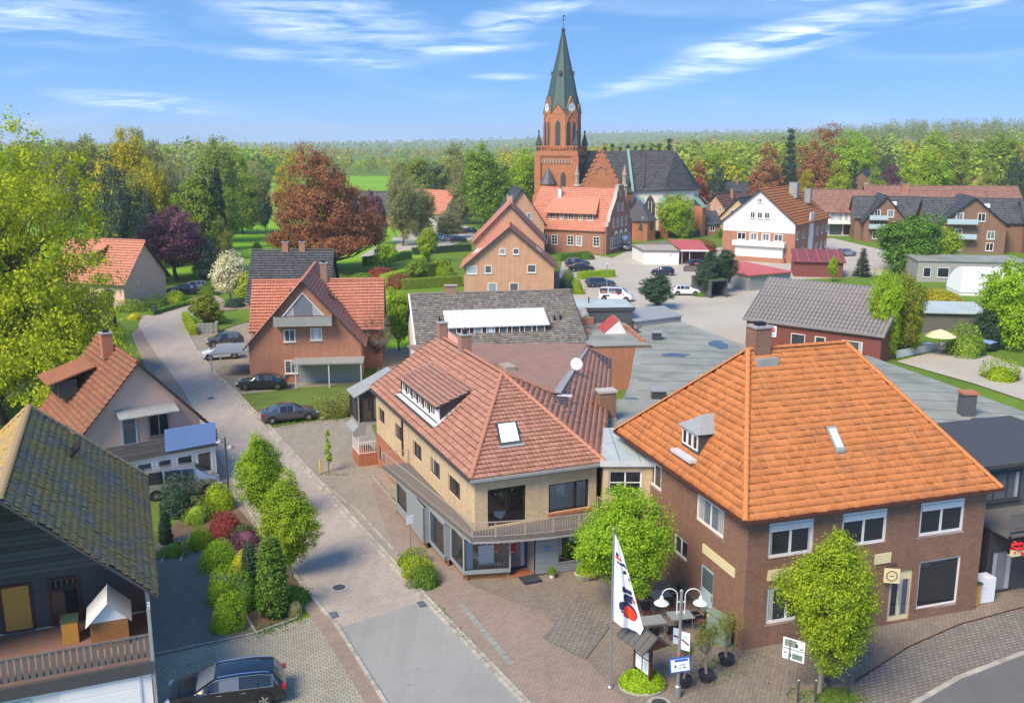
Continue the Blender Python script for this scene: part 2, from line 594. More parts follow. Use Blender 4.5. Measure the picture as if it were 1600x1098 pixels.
def tile_field(parent, pts, mat, tw=0.26, th=0.35, prof='pan', holes=(), jitter=0.008, seed=1, name='roof_tiles', gap=0.05, lip=0.06):
  """rows of single tiles laid over a sloping polygon; first edge of pts is the eave"""
  P = [Vector(p) for p in pts]
  n = newell(P)
  e = (P[1] - P[0]).normalized()
  g = n.cross(e).normalized()
  if g.z < 0:
    g = -g
  if e.cross(g).dot(n) < 0:
    e = -e
  p2 = [((p - P[0]).dot(e), (p - P[0]).dot(g)) for p in P]
  a0, a1 = min(p[0] for p in p2), max(p[0] for p in p2)
  b0, b1 = min(p[1] for p in p2), max(p[1] for p in p2)
  na, nb = int((a1 - a0) / tw) + 2, int((b1 - b0) / th) + 2
  I, J = np.meshgrid(np.arange(na), np.arange(nb))
  I, J = I.ravel(), J.ravel()
  ca, cb = a0 + (I + .5) * tw, b0 + (J + .5) * th
  ok = inside(p2, ca, cb)
  for h in holes:
    h2 = [((Vector(p) - P[0]).dot(e), (Vector(p) - P[0]).dot(g)) for p in h]
    ok &= ~inside(h2, ca, cb)
  ca, cb = ca[ok], cb[ok]
  N = len(ca)
  if N == 0:
    return None
  rs = np.random.RandomState(seed)
  pr = np.array(TILE_PROFILE[prof])
  k = len(pr)
  ax = ca[:, None] + (pr[None, :, 0] - .5) * tw * (.95 if prof == 'pan' else .995)
  jz = rs.uniform(-jitter, jitter, (N, 1))
  rows = []
  for (bo, zo) in ((-.5 * th, -0.01), (-.5 * th, lip), (.5 * th - gap, 0.005)):  # gap bares dark underlay above each tile, standing in for the course shadow
    bb = np.repeat((cb + bo)[:, None], k, 1) + rs.uniform(-jitter, jitter, (N, 1))
    zz = np.repeat(pr[None, :, 1], N, 0) * (1 if zo > .005 else 0.0) + zo + jz
    rows.append(np.stack([ax, bb, zz], -1))
  loc = np.stack(rows, 1).reshape(-1, 3)
  M = np.array([list(e), list(g), list(n)])
  V = loc @ M + np.array(P[0])
  q = []
  for r in range(2):
    for c in range(k - 1):
      q.append((r * k + c, r * k + c + 1, (r + 1) * k + c + 1, (r + 1) * k + c))
  q = np.array(q)
  F = (q[None] + (np.arange(N) * 3 * k)[:, None, None]).reshape(-1, 4)
  o = link(name, np_mesh(name, V, F, mat), parent)
  o['kind'] = 'stuff'
  return o

def ridge_caps(parent, p0, p1, mat, r=0.13, step=0.36, name='ridge_tile'):
  """half-round cap tiles along a ridge or hip, each a piece of its own"""
  p0, p1 = Vector(p0), Vector(p1)
  L = (p1 - p0).length
  n = max(1, int(L / step))
  key = 'cap_%s_%.2f' % (mat, r)
  me = bpy.data.meshes.get(key)
  if me is None:
    mb = MB()
    for i, (x, s) in enumerate(((-.5, 1.12), (.5, .92))):
      for t in range(6):
        a = math.pi * t / 5
        mb.v.append((x * step * 1.08, math.cos(a) * r * s, math.sin(a) * r * s * .8))
    mb.f += [(t, t + 1, t + 7, t + 6) for t in range(5)] + [(0, 5, 4, 3, 2, 1), (6, 7, 8, 9, 10, 11)]
    me = mb.mesh(key, mat)
  d = (p1 - p0) / L
  q = d.to_track_quat('X', 'Z')
  for i in range(n):
    o = link(name, me, parent, p0 + d * (L * (i + .5) / n))
    o.rotation_mode = 'QUATERNION'
    o.rotation_quaternion = q

# ------------------------------------------------------------------ walls and windows
def wall(mb, x0, x1, z0, z1, at, axis, out, holes=(), depth=0.2):
  """an upright wall face with real openings: runs along local x (axis 0) or y (axis 1) at the other coordinate `at`,
  facing `out` (+1/-1) along that other axis; openings get reveals `depth` deep"""
  def pt(a, d, z):
    return (a, at - out * d, z) if axis == 0 else (at - out * d, a, z)
  xs = sorted(set([x0, x1] + [h[0] for h in holes] + [h[1] for h in holes]))
  zs = sorted(set([z0, z1] + [h[2] for h in holes] + [h[3] for h in holes]))
  for i in range(len(xs) - 1):
    for j in range(len(zs) - 1):
      cx, cz = (xs[i] + xs[i + 1]) / 2, (zs[j] + zs[j + 1]) / 2
      if any(h[0] < cx < h[1] and h[2] < cz < h[3] for h in holes):
        continue
      mb.add([pt(xs[i], 0, zs[j]), pt(xs[i + 1], 0, zs[j]), pt(xs[i + 1], 0, zs[j + 1]), pt(xs[i], 0, zs[j + 1])], [(0, 1, 2, 3)])
  for (a, b, c, d) in holes:
    for (p, q) in (((a, c), (b, c)), ((b, c), (b, d)), ((b, d), (a, d)), ((a, d), (a, c))):
      mb.add([pt(p[0], 0, p[1]), pt(q[0], 0, q[1]), pt(q[0], depth, q[1]), pt(p[0], depth, p[1])], [(0, 1, 2, 3)])

WIN_CACHE = {}

def window(parent, x, y, z, ang, w, h, frame='white_frame', pane='pane', nx=2, nz=1, fw=0.07, proud=0.05, sill=True, sill_mat=None, name='window', arch=False):
  """a window whose sill centre is at x, y, z on a wall facing direction `ang` (radians, local); frame > pane, sill"""
  key = (round(w, 2), round(h, 2), frame, nx, nz, fw, proud, arch)
  if key not in WIN_CACHE:
    f = MB()
    a = w / 2
    y0, y1 = -proud, 0.03
    f.box(-a, -a + fw, y0, y1, 0, h).box(a - fw, a, y0, y1, 0, h).box(-a + fw, a - fw, y0, y1, 0, fw).box(-a + fw, a - fw, y0, y1, h - fw, h)
    for i in range(1, nx):
      c = -a + w * i / nx
      f.box(c - fw * .45, c + fw * .45, y0 + .008, y1, fw, h - fw)
    for j in range(1, nz):
      c = h * j / nz
      f.box(-a + fw, a - fw, y0 + .014, y1, c - fw * .3, c + fw * .3)
    if arch:
      pts = [(-a, h)] + [(a * math.cos(t), h + a * .8 * math.sin(t)) for t in np.linspace(math.pi, 0, 9)[1:-1]] + [(a, h)]
      f.add([(p[0], y0, p[1]) for p in pts], [tuple(range(len(pts)))])
    p = MB()
    p.add([(-a + fw * .5, y0 + .03, fw * .5), (a - fw * .5, y0 + .03, fw * .5), (a - fw * .5, y0 + .03, h - fw * .5), (-a + fw * .5, y0 + .03, h - fw * .5)], [(0, 1, 2, 3)])
    s = MB().box(-a - .06, a + .06, -max(proud, .02) - .07, .02, -.07, -.004)
    WIN_CACHE[key] = (f.mesh('window', frame), p.mesh('pane', pane), s)
  fm, pm, sm = WIN_CACHE[key]
  o = link(name, fm, parent, (x, y, z), ang + math.pi / 2)
  p = link('pane', pm, o)
  if p.data.materials[0].name != pane:
    k2 = key + (pane,)
    if k2 not in WIN_CACHE:
      WIN_CACHE[k2] = pm.copy()
      WIN_CACHE[k2].materials[0] = MATS[pane]
    p.data = WIN_CACHE[k2]
  if sill:
    sk = key + (sill_mat or frame, 'sill')
    if sk not in WIN_CACHE:
      WIN_CACHE[sk] = sm.mesh('sill', sill_mat or frame)
    link('sill', WIN_CACHE[sk], o)
  return o

def text_mesh(body, size, mat, extrude=0.003, warp=None, name='lettering'):
  cu = bpy.data.curves.new('lettering', 'FONT')
  cu.body = body
  cu.size = size
  cu.extrude = extrude
  cu.resolution_u = 3
  cu.align_x = 'CENTER'
  ob = bpy.data.objects.new('lettering_source', cu)
  COL.objects.link(ob)
  dg = bpy.context.evaluated_depsgraph_get()
  me = bpy.data.meshes.new_from_object(ob.evaluated_get(dg))
  bpy.data.objects.remove(ob)
  bpy.data.curves.remove(cu)
  me.name = name
  me.materials.clear()
  me.materials.append(MATS[mat])
  if warp:
    for v in me.vertices:
      v.co = Vector(warp(v.co))
  return me

# ================================================================== materials
m_plain('white_frame', (0.78, 0.78, 0.76), 0.45, var=0.06)
m_plain('brown_frame', (0.035, 0.024, 0.02), 0.5, var=0.2)
m_plain('shop_wall', (0.34, 0.27, 0.22), 0.9, var=0.2)
m_plain('terrace_tile', (0.27, 0.155, 0.115), 0.8, var=0.25)
m_plain('warm_plaster', (0.78, 0.73, 0.63), 0.85, var=0.1)
m_plain('grey_frame', (0.46, 0.49, 0.50), 0.5, var=0.1)
m_plain('white_plaster', (0.76, 0.75, 0.72), 0.85, var=0.08, bstr=0.1)
m_plain('cream_plaster', (0.62, 0.52, 0.40), 0.85, var=0.08)
m_plain('pink_plaster', (0.70, 0.47, 0.36), 0.85, var=0.06, bstr=0.1)
m_plain('sandstone', (0.38, 0.31, 0.24), 0.85, var=0.2)
m_plain('concrete', (0.34, 0.33, 0.31), 0.9, var=0.25, bstr=0.2)
m_plain('light_stone', (0.46, 0.43, 0.38), 0.85, var=0.22, bstr=0.2)
m_tile('kerb_stone', [(0.30, 0.275, 0.235), (0.42, 0.385, 0.325), (0.50, 0.46, 0.39), (0.38, 0.35, 0.30)], rough=0.85)
m_plain('board_roof', (0.11, 0.105, 0.09), 0.6, var=0.2)
m_plain('dark_gutter', (0.06, 0.065, 0.07), 0.5, var=0.2)
m_plain('zinc', (0.33, 0.335, 0.32), 0.5, metal=0.1, var=0.25)
m_plain('stained_sheet', (0.66, 0.65, 0.62), 0.55, var=0.5, scale=2.4)
m_plain('white_metal', (0.70, 0.71, 0.72), 0.4, metal=0.2, var=0.3, scale=3)
m_plain('steel', (0.42, 0.43, 0.44), 0.4, metal=0.7, var=0.15)
m_plain('rail_paint', (0.44, 0.36, 0.31), 0.5, var=0.15)
m_plain('grey_panel', (0.27, 0.30, 0.315), 0.55, var=0.06)
m_plain('dark_panel', (0.05, 0.055, 0.06), 0.5, var=0.15)
m_plain('slate_wall', (0.09, 0.095, 0.105), 0.55, var=0.25, scale=4)
m_plain('slate_dark', (0.065, 0.064, 0.066), 0.6, var=0.25, scale=4)
m_plain('wood', (0.30, 0.14, 0.05), 0.65, var=0.3, scale=6)
m_plain('wood_dark', (0.085, 0.03, 0.02), 0.6, var=0.3, scale=5)
m_plain('wood_grey', (0.14, 0.13, 0.12), 0.75, var=0.3, scale=5)
m_plain('wood_yellow', (0.50, 0.26, 0.05), 0.65, var=0.2, scale=5)
m_plain('black', (0.015, 0.015, 0.017), 0.5, var=0.2)
m_plain('rubber', (0.02, 0.02, 0.02), 0.8, var=0.2)
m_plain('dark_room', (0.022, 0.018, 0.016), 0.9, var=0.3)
m_plain('white_cloth', (0.80, 0.80, 0.80), 0.8, var=0.04)
m_plain('curtain', (0.66, 0.68, 0.66), 0.9, var=0.08)
m_plain('red_cloth', (0.62, 0.02, 0.03), 0.7, var=0.1)
m_plain('navy', (0.018, 0.025, 0.09), 0.6, var=0.1)
m_plain('signal_red', (0.75, 0.06, 0.02), 0.6, var=0.08)
m_plain('sign_blue', (0.03, 0.12, 0.50), 0.45, var=0.05)
m_plain('pale_blue', (0.42, 0.55, 0.62), 0.6, var=0.06)
m_plain('sign_white', (0.82, 0.83, 0.84), 0.4, var=0.03)
m_plain('sign_cream', (0.72, 0.62, 0.36), 0.6, var=0.08)
m_plain('sign_green', (0.02, 0.14, 0.06), 0.5, var=0.08)
m_plain('cabinet_green', (0.20, 0.27, 0.21), 0.6, var=0.1)
m_plain('bin_green', (0.05, 0.09, 0.05), 0.55, var=0.1)
m_plain('red_sheet', (0.52, 0.10, 0.09), 0.5, var=0.12, scale=1.2)
m_plain('maroon_sheet', (0.20, 0.055, 0.05), 0.55, var=0.2, scale=1.2)
m_plain('salmon_felt', (0.58, 0.30, 0.23), 0.75, var=0.25, scale=1.3)
m_plain('brown_sheet', (0.30, 0.19, 0.155), 0.55, var=0.3, scale=1.1, bstr=0.15)
m_plain('barn_sheet', (0.22, 0.20, 0.20), 0.75, var=0.2, scale=0.8)
m_plain('barn_red', (0.20, 0.06, 0.05), 0.8, var=0.15)
m_plain('copper', (0.05, 0.098, 0.088), 0.55, var=0.3, scale=1.5)
m_plain('copper_pale', (0.22, 0.36, 0.32), 0.55, var=0.2, scale=1.5)
m_plain('bark', (0.10, 0.075, 0.055), 0.9, var=0.35, scale=3, bstr=0.4)
m_plain('bark_pale', (0.26, 0.22, 0.17), 0.9, var=0.3, scale=4, bstr=0.3)
m_plain('stone', (0.42, 0.38, 0.33), 0.85, var=0.25, scale=4, bstr=0.4)
m_plain('terracotta', (0.42, 0.16, 0.09), 0.8, var=0.2)
m_plain('lamp_white', (0.72, 0.72, 0.68), 0.4, var=0.08)
m_plain('yellow_paint', (0.75, 0.45, 0.03), 0.5, var=0.08)
m_plain('tarp_blue', (0.25, 0.40, 0.72), 0.6, var=0.1)
m_plain('tent_white', (0.80, 0.81, 0.82), 0.6, var=0.05)
m_plain('awning', (0.62, 0.58, 0.54), 0.85, var=0.1)
m_plain('plant_pot', (0.03, 0.035, 0.05), 0.5, var=0.1)
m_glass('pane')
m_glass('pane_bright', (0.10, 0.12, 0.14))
m_glass('skylight_pane', (0.62, 0.66, 0.70), 0.12, 0)
m_clear('shop_glass')
m_glass('car_glass', (0.012, 0.015, 0.018), 0.03, 0)

# flat roofs: weathered felt with ponding marks
t_ = NT('felt_grey')
v_ = t_.world_pos()
t_.bsdf(t_.ramp(t_.noise(v_, 0.22, 7, 0.62, 0.8), [(0.3, (0.185, 0.195, 0.165)), (0.5, (0.275, 0.28, 0.235)), (0.75, (0.355, 0.355, 0.305))]),
    t_.math('ADD', t_.math('MULTIPLY', t_.noise(v_, 0.3, 4), 0.6), 0.3), spec=0.3, bump=t_.noise(v_, 8, 3), bstr=0.15)
t_ = NT('felt_light')
v_ = t_.world_pos()
t_.bsdf(t_.ramp(t_.noise(v_, 0.5, 7, 0.62, 0.8), [(0.3, (0.36, 0.42, 0.41)), (0.7, (0.48, 0.54, 0.52))]), 0.55, spec=0.3)
t_ = NT('pebble_roof')
v_ = t_.world_pos()
t_.bsdf(t_.ramp(t_.noise(v_, 3, 7, 0.7), [(0.3, (0.10, 0.09, 0.07)), (0.5, (0.20, 0.18, 0.15)), (0.7, (0.26, 0.24, 0.21))]), 0.9, spec=0.2, bump=t_.noise(v_, 12, 3), bstr=0.5)

m_tile('tile_red', [(0.35, 0.165, 0.11), (0.40, 0.19, 0.125), (0.43, 0.21, 0.14), (0.475, 0.24, 0.165)], rough=0.5, stain=(0.62, 0.55, 0.52))
m_tile('tile_dormer', [(0.31, 0.165, 0.12), (0.35, 0.185, 0.135), (0.385, 0.21, 0.155)], rough=0.55)
m_tile('tile_brown', [(0.25, 0.125, 0.09), (0.29, 0.145, 0.105), (0.33, 0.17, 0.125)], rough=0.6, stain=(0.5, 0.45, 0.42))
m_tile('tile_clay', [(0.58, 0.23, 0.12), (0.63, 0.26, 0.14), (0.66, 0.29, 0.165)], rough=0.55, stain=(0.55, 0.45, 0.42))
m_tile('tile_orange', [(0.54, 0.185, 0.055), (0.57, 0.20, 0.06), (0.60, 0.22, 0.07)], rough=0.65, stain=(0.55, 0.44, 0.40), moss=(0.30, 0.13, 0.06), moss_amt=.38)
m_tile('tile_grey', [(0.15, 0.135, 0.12), (0.20, 0.18, 0.16), (0.24, 0.215, 0.19), (0.30, 0.275, 0.24)], moss=(0.22, 0.19, 0.09), moss_amt=0.28, rough=0.8)
m_tile('tile_mossy', [(0.25, 0.20, 0.165), (0.30, 0.24, 0.20), (0.33, 0.27, 0.23)], moss=(0.50, 0.31, 0.06), moss_amt=0.85, rough=0.85)
m_tile('tile_rust', [(0.26, 0.095, 0.05), (0.33, 0.13, 0.065), (0.24, 0.10, 0.07)], moss=(0.16, 0.13, 0.06), moss_amt=0.3, rough=0.75)
m_tile('tile_salmon', [(0.54, 0.20, 0.125), (0.58, 0.225, 0.14), (0.62, 0.25, 0.16)], rough=0.6, stain=(0.8, 0.72, 0.7))
m_tile('tile_charcoal', [(0.055, 0.06, 0.068), (0.08, 0.085, 0.095), (0.10, 0.105, 0.115)], rough=0.55)
m_tile('tile_slate', [(0.055, 0.055, 0.06), (0.075, 0.075, 0.08), (0.095, 0.095, 0.10)], rough=0.6)
m_tile('tile_cap', [(0.40, 0.17, 0.10), (0.46, 0.20, 0.12), (0.52, 0.24, 0.15)], rough=0.6)

m_brick('brick_yellow', (0.70, 0.54, 0.33), (0.58, 0.43, 0.245), (0.62, 0.51, 0.37), var=.2)
m_brick('brick_red', (0.50, 0.175, 0.085), (0.42, 0.14, 0.07), (0.40, 0.22, 0.14))
m_brick('brick_dark', (0.31, 0.155, 0.10), (0.225, 0.115, 0.08), (0.25, 0.18, 0.135))
m_brick('brick_rust', (0.48, 0.21, 0.13), (0.41, 0.17, 0.105), (0.42, 0.26, 0.19))
m_brick('brick_salmon', (0.66, 0.37, 0.24), (0.60, 0.33, 0.21), (0.60, 0.40, 0.29))
m_brick('brick_brown', (0.30, 0.17, 0.11), (0.24, 0.13, 0.085), (0.28, 0.2, 0.15))
m_brick('brick_annex', (0.42, 0.20, 0.13), (0.34, 0.16, 0.105), (0.40, 0.28, 0.21), 0.5, 0.16)
m_brick('brick_church', (0.56, 0.225, 0.105), (0.46, 0.18, 0.085), (0.46, 0.25, 0.15), 0.6, 0.2)
m_brick('brick_chimney', (0.40, 0.20, 0.13), (0.30, 0.15, 0.10), (0.38, 0.30, 0.24))

A_ST = math.atan2(0.9224, -0.3862) - math.pi / 2
m_pave('pave_street', (0.48, 0.41, 0.355), (0.41, 0.355, 0.31), (0.23, 0.20, 0.175), 0.23, 0.15, -A_ST, 0.3, patch=(0.34, 0.31, 0.285))
m_pave('pave_walk', (0.37, 0.275, 0.215), (0.30, 0.235, 0.19), (0.15, 0.125, 0.105), 0.23, 0.14, -A_ST, 0.3, patch=(0.24, 0.21, 0.185))
m_pave('pave_plaza', (0.30, 0.245, 0.19), (0.23, 0.195, 0.16), (0.10, 0.086, 0.07), 0.23, 0.15, -R(17), 0.35, patch=(0.21, 0.195, 0.17))
m_pave('pave_yard', (0.36, 0.315, 0.25), (0.30, 0.265, 0.215), (0.18, 0.16, 0.13), 0.22, 0.22, -A_ST, 0.3, patch=(0.26, 0.26, 0.20))
m_pave('pave_parking', (0.42, 0.385, 0.30), (0.34, 0.315, 0.25), (0.13, 0.12, 0.095), 0.24, 0.16, -R(14), 0.28, patch=(0.30, 0.30, 0.23), msize=0.018)
m_pave('pave_bay', (0.27, 0.245, 0.215), (0.21, 0.19, 0.17), (0.09, 0.08, 0.07), 0.30, 0.20, -R(20), 0.25, msize=0.02)
m_pave('pave_drive', (0.24, 0.215, 0.18), (0.19, 0.172, 0.148), (0.11, 0.10, 0.086), 0.22, 0.11, -R(30), 0.3)
m_ground('asphalt_pale', [(0.255, 0.25, 0.235), (0.30, 0.295, 0.275), (0.335, 0.325, 0.305)], 0.16, 2.5, 0.85, 0.1, -A_ST)
m_ground('asphalt', [(0.13, 0.13, 0.128), (0.165, 0.163, 0.158)], 0.15, 5, 0.85, 0.15, R(70))
m_ground('asphalt_lot', [(0.34, 0.305, 0.25), (0.44, 0.40, 0.335), (0.49, 0.455, 0.395)], 0.10, 2, 0.9, 0.1)
m_ground('soil', [(0.07, 0.045, 0.03), (0.13, 0.085, 0.055), (0.17, 0.12, 0.075), (0.10, 0.10, 0.035)], 0.6, 5, 0.95, 0.6)
m_ground('grass', [(0.075, 0.13, 0.016), (0.12, 0.20, 0.02), (0.16, 0.27, 0.022)], 0.09, 1.6, 0.95, 0.5)
m_ground('verge', [(0.17, 0.13, 0.075), (0.10, 0.13, 0.03), (0.13, 0.19, 0.03), (0.17, 0.21, 0.04)], 0.35, 3, 0.95, 0.5)
m_ground('meadow', [(0.14, 0.28, 0.014), (0.19, 0.37, 0.018), (0.23, 0.42, 0.022)], 0.03, 0.8, 0.95, 0.4)
m_ground('sand_yard', [(0.30, 0.25, 0.17), (0.40, 0.34, 0.25), (0.44, 0.38, 0.28)], 0.4, 3, 0.95, 0.3)

m_leaf('leaf_maple', [(0.06, 0.115, 0.006), (0.13, 0.215, 0.008), (0.21, 0.305, 0.012), (0.27, 0.365, 0.02)])
m_leaf('leaf_oak', gain=2.3, trans=.45, cols=[(0.085, 0.115, 0.006), (0.17, 0.205, 0.008), (0.265, 0.295, 0.010), (0.33, 0.355, 0.015)], hue=0.02)
m_leaf('leaf_green', [(0.05, 0.08, 0.010), (0.105, 0.15, 0.014), (0.165, 0.22, 0.02), (0.215, 0.28, 0.024)], hue=0.09)
m_leaf('leaf_lime', [(0.08, 0.135, 0.006), (0.155, 0.235, 0.008), (0.235, 0.325, 0.012), (0.285, 0.375, 0.018)], hue=0.07)
m_leaf('leaf_olive', [(0.085, 0.105, 0.02), (0.15, 0.175, 0.034), (0.21, 0.235, 0.05)], hue=0.06)
m_leaf('leaf_gold', [(0.15, 0.13, 0.006), (0.28, 0.235, 0.010), (0.38, 0.32, 0.014)], hue=0.03)
m_leaf('leaf_copper', [(0.10, 0.036, 0.018), (0.175, 0.062, 0.028), (0.235, 0.088, 0.04), (0.21, 0.13, 0.035)], hue=0.02, trans=0.25)
m_leaf('leaf_purple', [(0.055, 0.02, 0.034), (0.11, 0.04, 0.06), (0.17, 0.068, 0.095)], hue=0.02, trans=0.25)
m_leaf('leaf_red', [(0.10, 0.018, 0.014), (0.22, 0.045, 0.03), (0.30, 0.075, 0.05)], hue=0.02)
m_leaf('leaf_dark', [(0.012, 0.028, 0.014), (0.025, 0.052, 0.026), (0.045, 0.082, 0.035)], hue=0.04, trans=0.15)
m_leaf('leaf_conifer', [(0.014, 0.030, 0.022), (0.028, 0.055, 0.036), (0.045, 0.08, 0.052)], hue=0.04, trans=0.1)
m_leaf('leaf_thuja', [(0.03, 0.065, 0.008), (0.065, 0.13, 0.012), (0.11, 0.195, 0.016)], hue=0.05, trans=0.2)
m_leaf('leaf_budding', [(0.115, 0.11, 0.05), (0.175, 0.17, 0.07), (0.215, 0.235, 0.07)], hue=0.04, trans=0.2)
m_leaf('leaf_blossom', [(0.20, 0.20, 0.06), (0.42, 0.38, 0.24), (0.55, 0.50, 0.38)], hue=0.04)
m_leaf('leaf_yellow', [(0.22, 0.22, 0.008), (0.40, 0.37, 0.012), (0.50, 0.45, 0.02)], hue=0.02)
m_leaf('twig', [(0.09, 0.07, 0.06), (0.15, 0.125, 0.11), (0.20, 0.17, 0.15)], hue=0.02, trans=0.0)
m_leaf('leaf_far', [(0.08, 0.125, 0.02), (0.135, 0.20, 0.028), (0.19, 0.265, 0.036), (0.19, 0.22, 0.06)], hue=0.10, trans=0.2)

m_plain('felt_dark', (0.11, 0.125, 0.12), 0.8, var=0.3)
m_plain('puddle', (0.06, 0.07, 0.075), 0.06, var=0.1, spec=0.9)

# ================================================================== ground, streets, pavements
def smooth01(t):
  t = np.clip(t, 0, 1)
  return t * t * (3 - 2 * t)

def hz(x, y):
  """height of the land: flat village, wooded rise to the right, low far ridge"""
  x, y = np.asarray(x, float), np.asarray(y, float)
  return (16 * smooth01((x - 150) / 250) * smooth01((y - 550) / 300) + 6 * smooth01((y - 250) / 250) * smooth01((x + 50) / 200)
      + 40 * smooth01((y - 2500) / 2500) * smooth01((x + 1500) / 2500))

def terrain():
  xs = np.concatenate([np.linspace(-4500, -700, 20)[:-1], np.linspace(-700, 900, 41)[:-1], np.linspace(900, 4500, 19)])
  ys = np.concatenate([np.linspace(-60, 200, 14)[:-1], np.linspace(200, 1200, 41)[:-1], np.linspace(1200, 6400, 40)])
  X, Y = np.meshgrid(xs, ys)
  V = np.stack([X.ravel(), Y.ravel(), hz(X, Y).ravel()], 1)
  nx, ny = len(xs), len(ys)
  i, j = np.meshgrid(np.arange(nx - 1), np.arange(ny - 1))
  a = (j * nx + i).ravel()
  return np_mesh('ground', V, np.stack([a, a + 1, a + 1 + nx, a + nx], 1), 'grass', True)

tag(link('ground', terrain()), kind='structure')

LAYER = [0]

def sheet(name, pts, mat, kind='structure', z=None):
  LAYER[0] += 1
  zz = 0.004 * LAYER[0] if z is None else z
  return tag(MB().poly([(p[0], p[1], zz) for p in pts]).build(name, mat), kind=kind)

MEADOW = [(-160, 200), (-36, 150), (-18, 190), (-15, 330), (-40, 620), (-130, 640), (-150, 420)]
sheet('meadow', MEADOW, 'meadow')
# right-hand yard and car park behind the flat roofs
sheet('car_park', [(6.73, 147.04), (10.22, 191.12), (13.86, 197.78), (19.58, 189), (28.5, 213.88), (42.87, 207.39), (76.39, 229.63), (80.05, 193.29), (64.23, 165.07), (41.23, 157.37), (34.91, 132.46), (23.3, 86.73), (10.28, 100.19)], 'asphalt_lot')
sheet('village_road', [(-30.65, 191.12), (-29.4, 220.77), (-26.16, 246.07), (-11.6, 291.79), (-8.4, 229.63), (-14.17, 212.55), (-21.87, 204.91), (-26.11, 195.51)], 'asphalt_lot')
sheet('side_yard', [(-31.36, 94.91), (-37.26, 108.52), (-39.86, 117.44), (-38.66, 122.67), (-32.26, 120.44), (-16.44, 100.19), (-14.48, 87.68), (-25, 85.34)], 'pave_yard')
sheet('verge', [(-25, 85.34), (-19.92, 87.68), (-14.48, 89.64), (-12.59, 77.26), (-16.07, 77.26), (-19.51, 74.87)], 'verge')
sheet('forecourt', [(-19.51, 74.87), (-16.03, 77.07), (-12.19, 78.21), (-8.52, 63.83), (-1.9, 48.04), (-3.19, 44.05), (-4.29, 44.87), (-9.33, 54.66), (-14.57, 64.9)], 'pave_yard')
sheet('left_pavement', [(-45.87, 113.39), (-46.72, 119.13), (-31.28, 87.92), (-23.31, 71.14), (-16.34, 56.19), (-11.97, 48.28), (-12.72, 49.24), (-17.29, 57.04), (-20.84, 62.79), (-24.79, 71.14), (-34.45, 89.14)], 'pave_walk')
sheet('plaza', [(-3.77, 47.65), (-2.91, 50.94), (3.82, 53.69), (9.94, 53.69), (31.33, 50.94), (60, 44), (60, 20), (4, 20), (0.84, 35.42), (-4.29, 44.87)], 'pave_plaza')
sheet('walkway', [(-6.48, 50.25), (-8.59, 57.8), (-9.68, 62.53), (-6.43, 56.72), (-2.18, 46.52), (1.58, 43.39), (5.18, 34.79), (6, 26), (4, 26), (0.79, 35.51), (-4.33, 44.94)], 'pave_walk')
sheet('street_paving', [(-8.34, 41.93), (-10.54, 45.57), (-16.34, 56.19), (-23.31, 71.14), (-31.28, 87.92), (-39.76, 104.03), (-47.21, 119.13), (-48.92, 124.99), (-47.47, 137.94), (-45.95, 145.13), (-41.7, 137.94), (-42.7, 129.37), (-42.23, 122.67), (-39.35, 114.18), (-34.93, 104.03), (-29.92, 93.81), (-24.75, 84.44), (-19.33, 74.17), (-14.57, 64.9), (-9.33, 54.66), (-4.29, 44.94)], 'pave_street')
sheet('street_asphalt', [(-8.34, 41.93), (-4.29, 44.94), (0.84, 35.42), (4.2, 24), (-2.5, 24), (-5.16, 35.42)], 'asphalt_pale')
sheet('parking_court', [(-17.09, 39.1), (-12.14, 41.38), (-9.45, 43.39), (-8.12, 41.5), (-5.26, 35.42), (-2.6, 24), (-18, 26)], 'pave_parking')
sheet('side_walk', [(-12.91, 50.08), (-10.54, 45.57), (-8.34, 41.93), (-5.16, 35.42), (-2.5, 24), (-3.6, 24), (-5.92, 35.42), (-9.15, 41.81), (-11.07, 45.29)], 'pave_walk')
sheet('driveway', [(-17.35, 38.67), (-12.08, 41.38), (-16.74, 49.91), (-18.95, 53.21), (-20.35, 51.83), (-23.51, 56.72), (-22.29, 47.65)], 'pave_drive')
sheet('garden_bed', [(-20.35, 51.83), (-23.9, 60.08), (-20.87, 63.18), (-17.35, 57.25), (-12.44, 49.24), (-10.58, 45.43), (-10.54, 42.87), (-12.08, 41.38), (-16.74, 49.91), (-18.95, 53.21)], 'soil')
sheet('garden_strip', [(-25.64, 61.28), (-22.13, 67.3), (-20.32, 63.57), (-20.45, 57.8), (-20.42, 52.01), (-20.77, 50.94)], 'verge')
sheet('parking_bay', [(14.78, 37.33), (18.26, 40.21), (21.56, 42.3), (25.56, 44.05), (36, 45), (36, 40), (23.32, 39.76), (19.48, 37.73), (16.74, 35.79), (18, 31), (15, 31)], 'pave_bay')
sheet('main_road', [(16.86, 35.69), (19.34, 37.43), (23.15, 39.43), (38, 42), (44, 20), (19, 20), (18, 31)], 'asphalt')
sheet('paved_square', [(1.44, 41.02), (3.45, 45.43), (5.05, 42.87), (3.3, 39.1)], 'pave_bay')
sheet('courtyard', [(-13.46, 91.16), (-14.46, 106.06), (-10.25, 107.45), (-4.9, 89.14), (-8.88, 80.19)], 'sand_yard')
sheet('lawn', [(-39.35, 123.59), (-36.53, 133.53), (-33.67, 122.67), (-36.09, 114.18)], 'grass')
sheet('lawn', [(-14.33, 105.04), (-13.3, 122.67), (-10.03, 105.04)], 'meadow')
sheet('pink_forecourt', [(-40.1, 128.87), (-41.69, 135.7), (-37.23, 137.94), (-35.09, 131.42)], 'pave_walk')

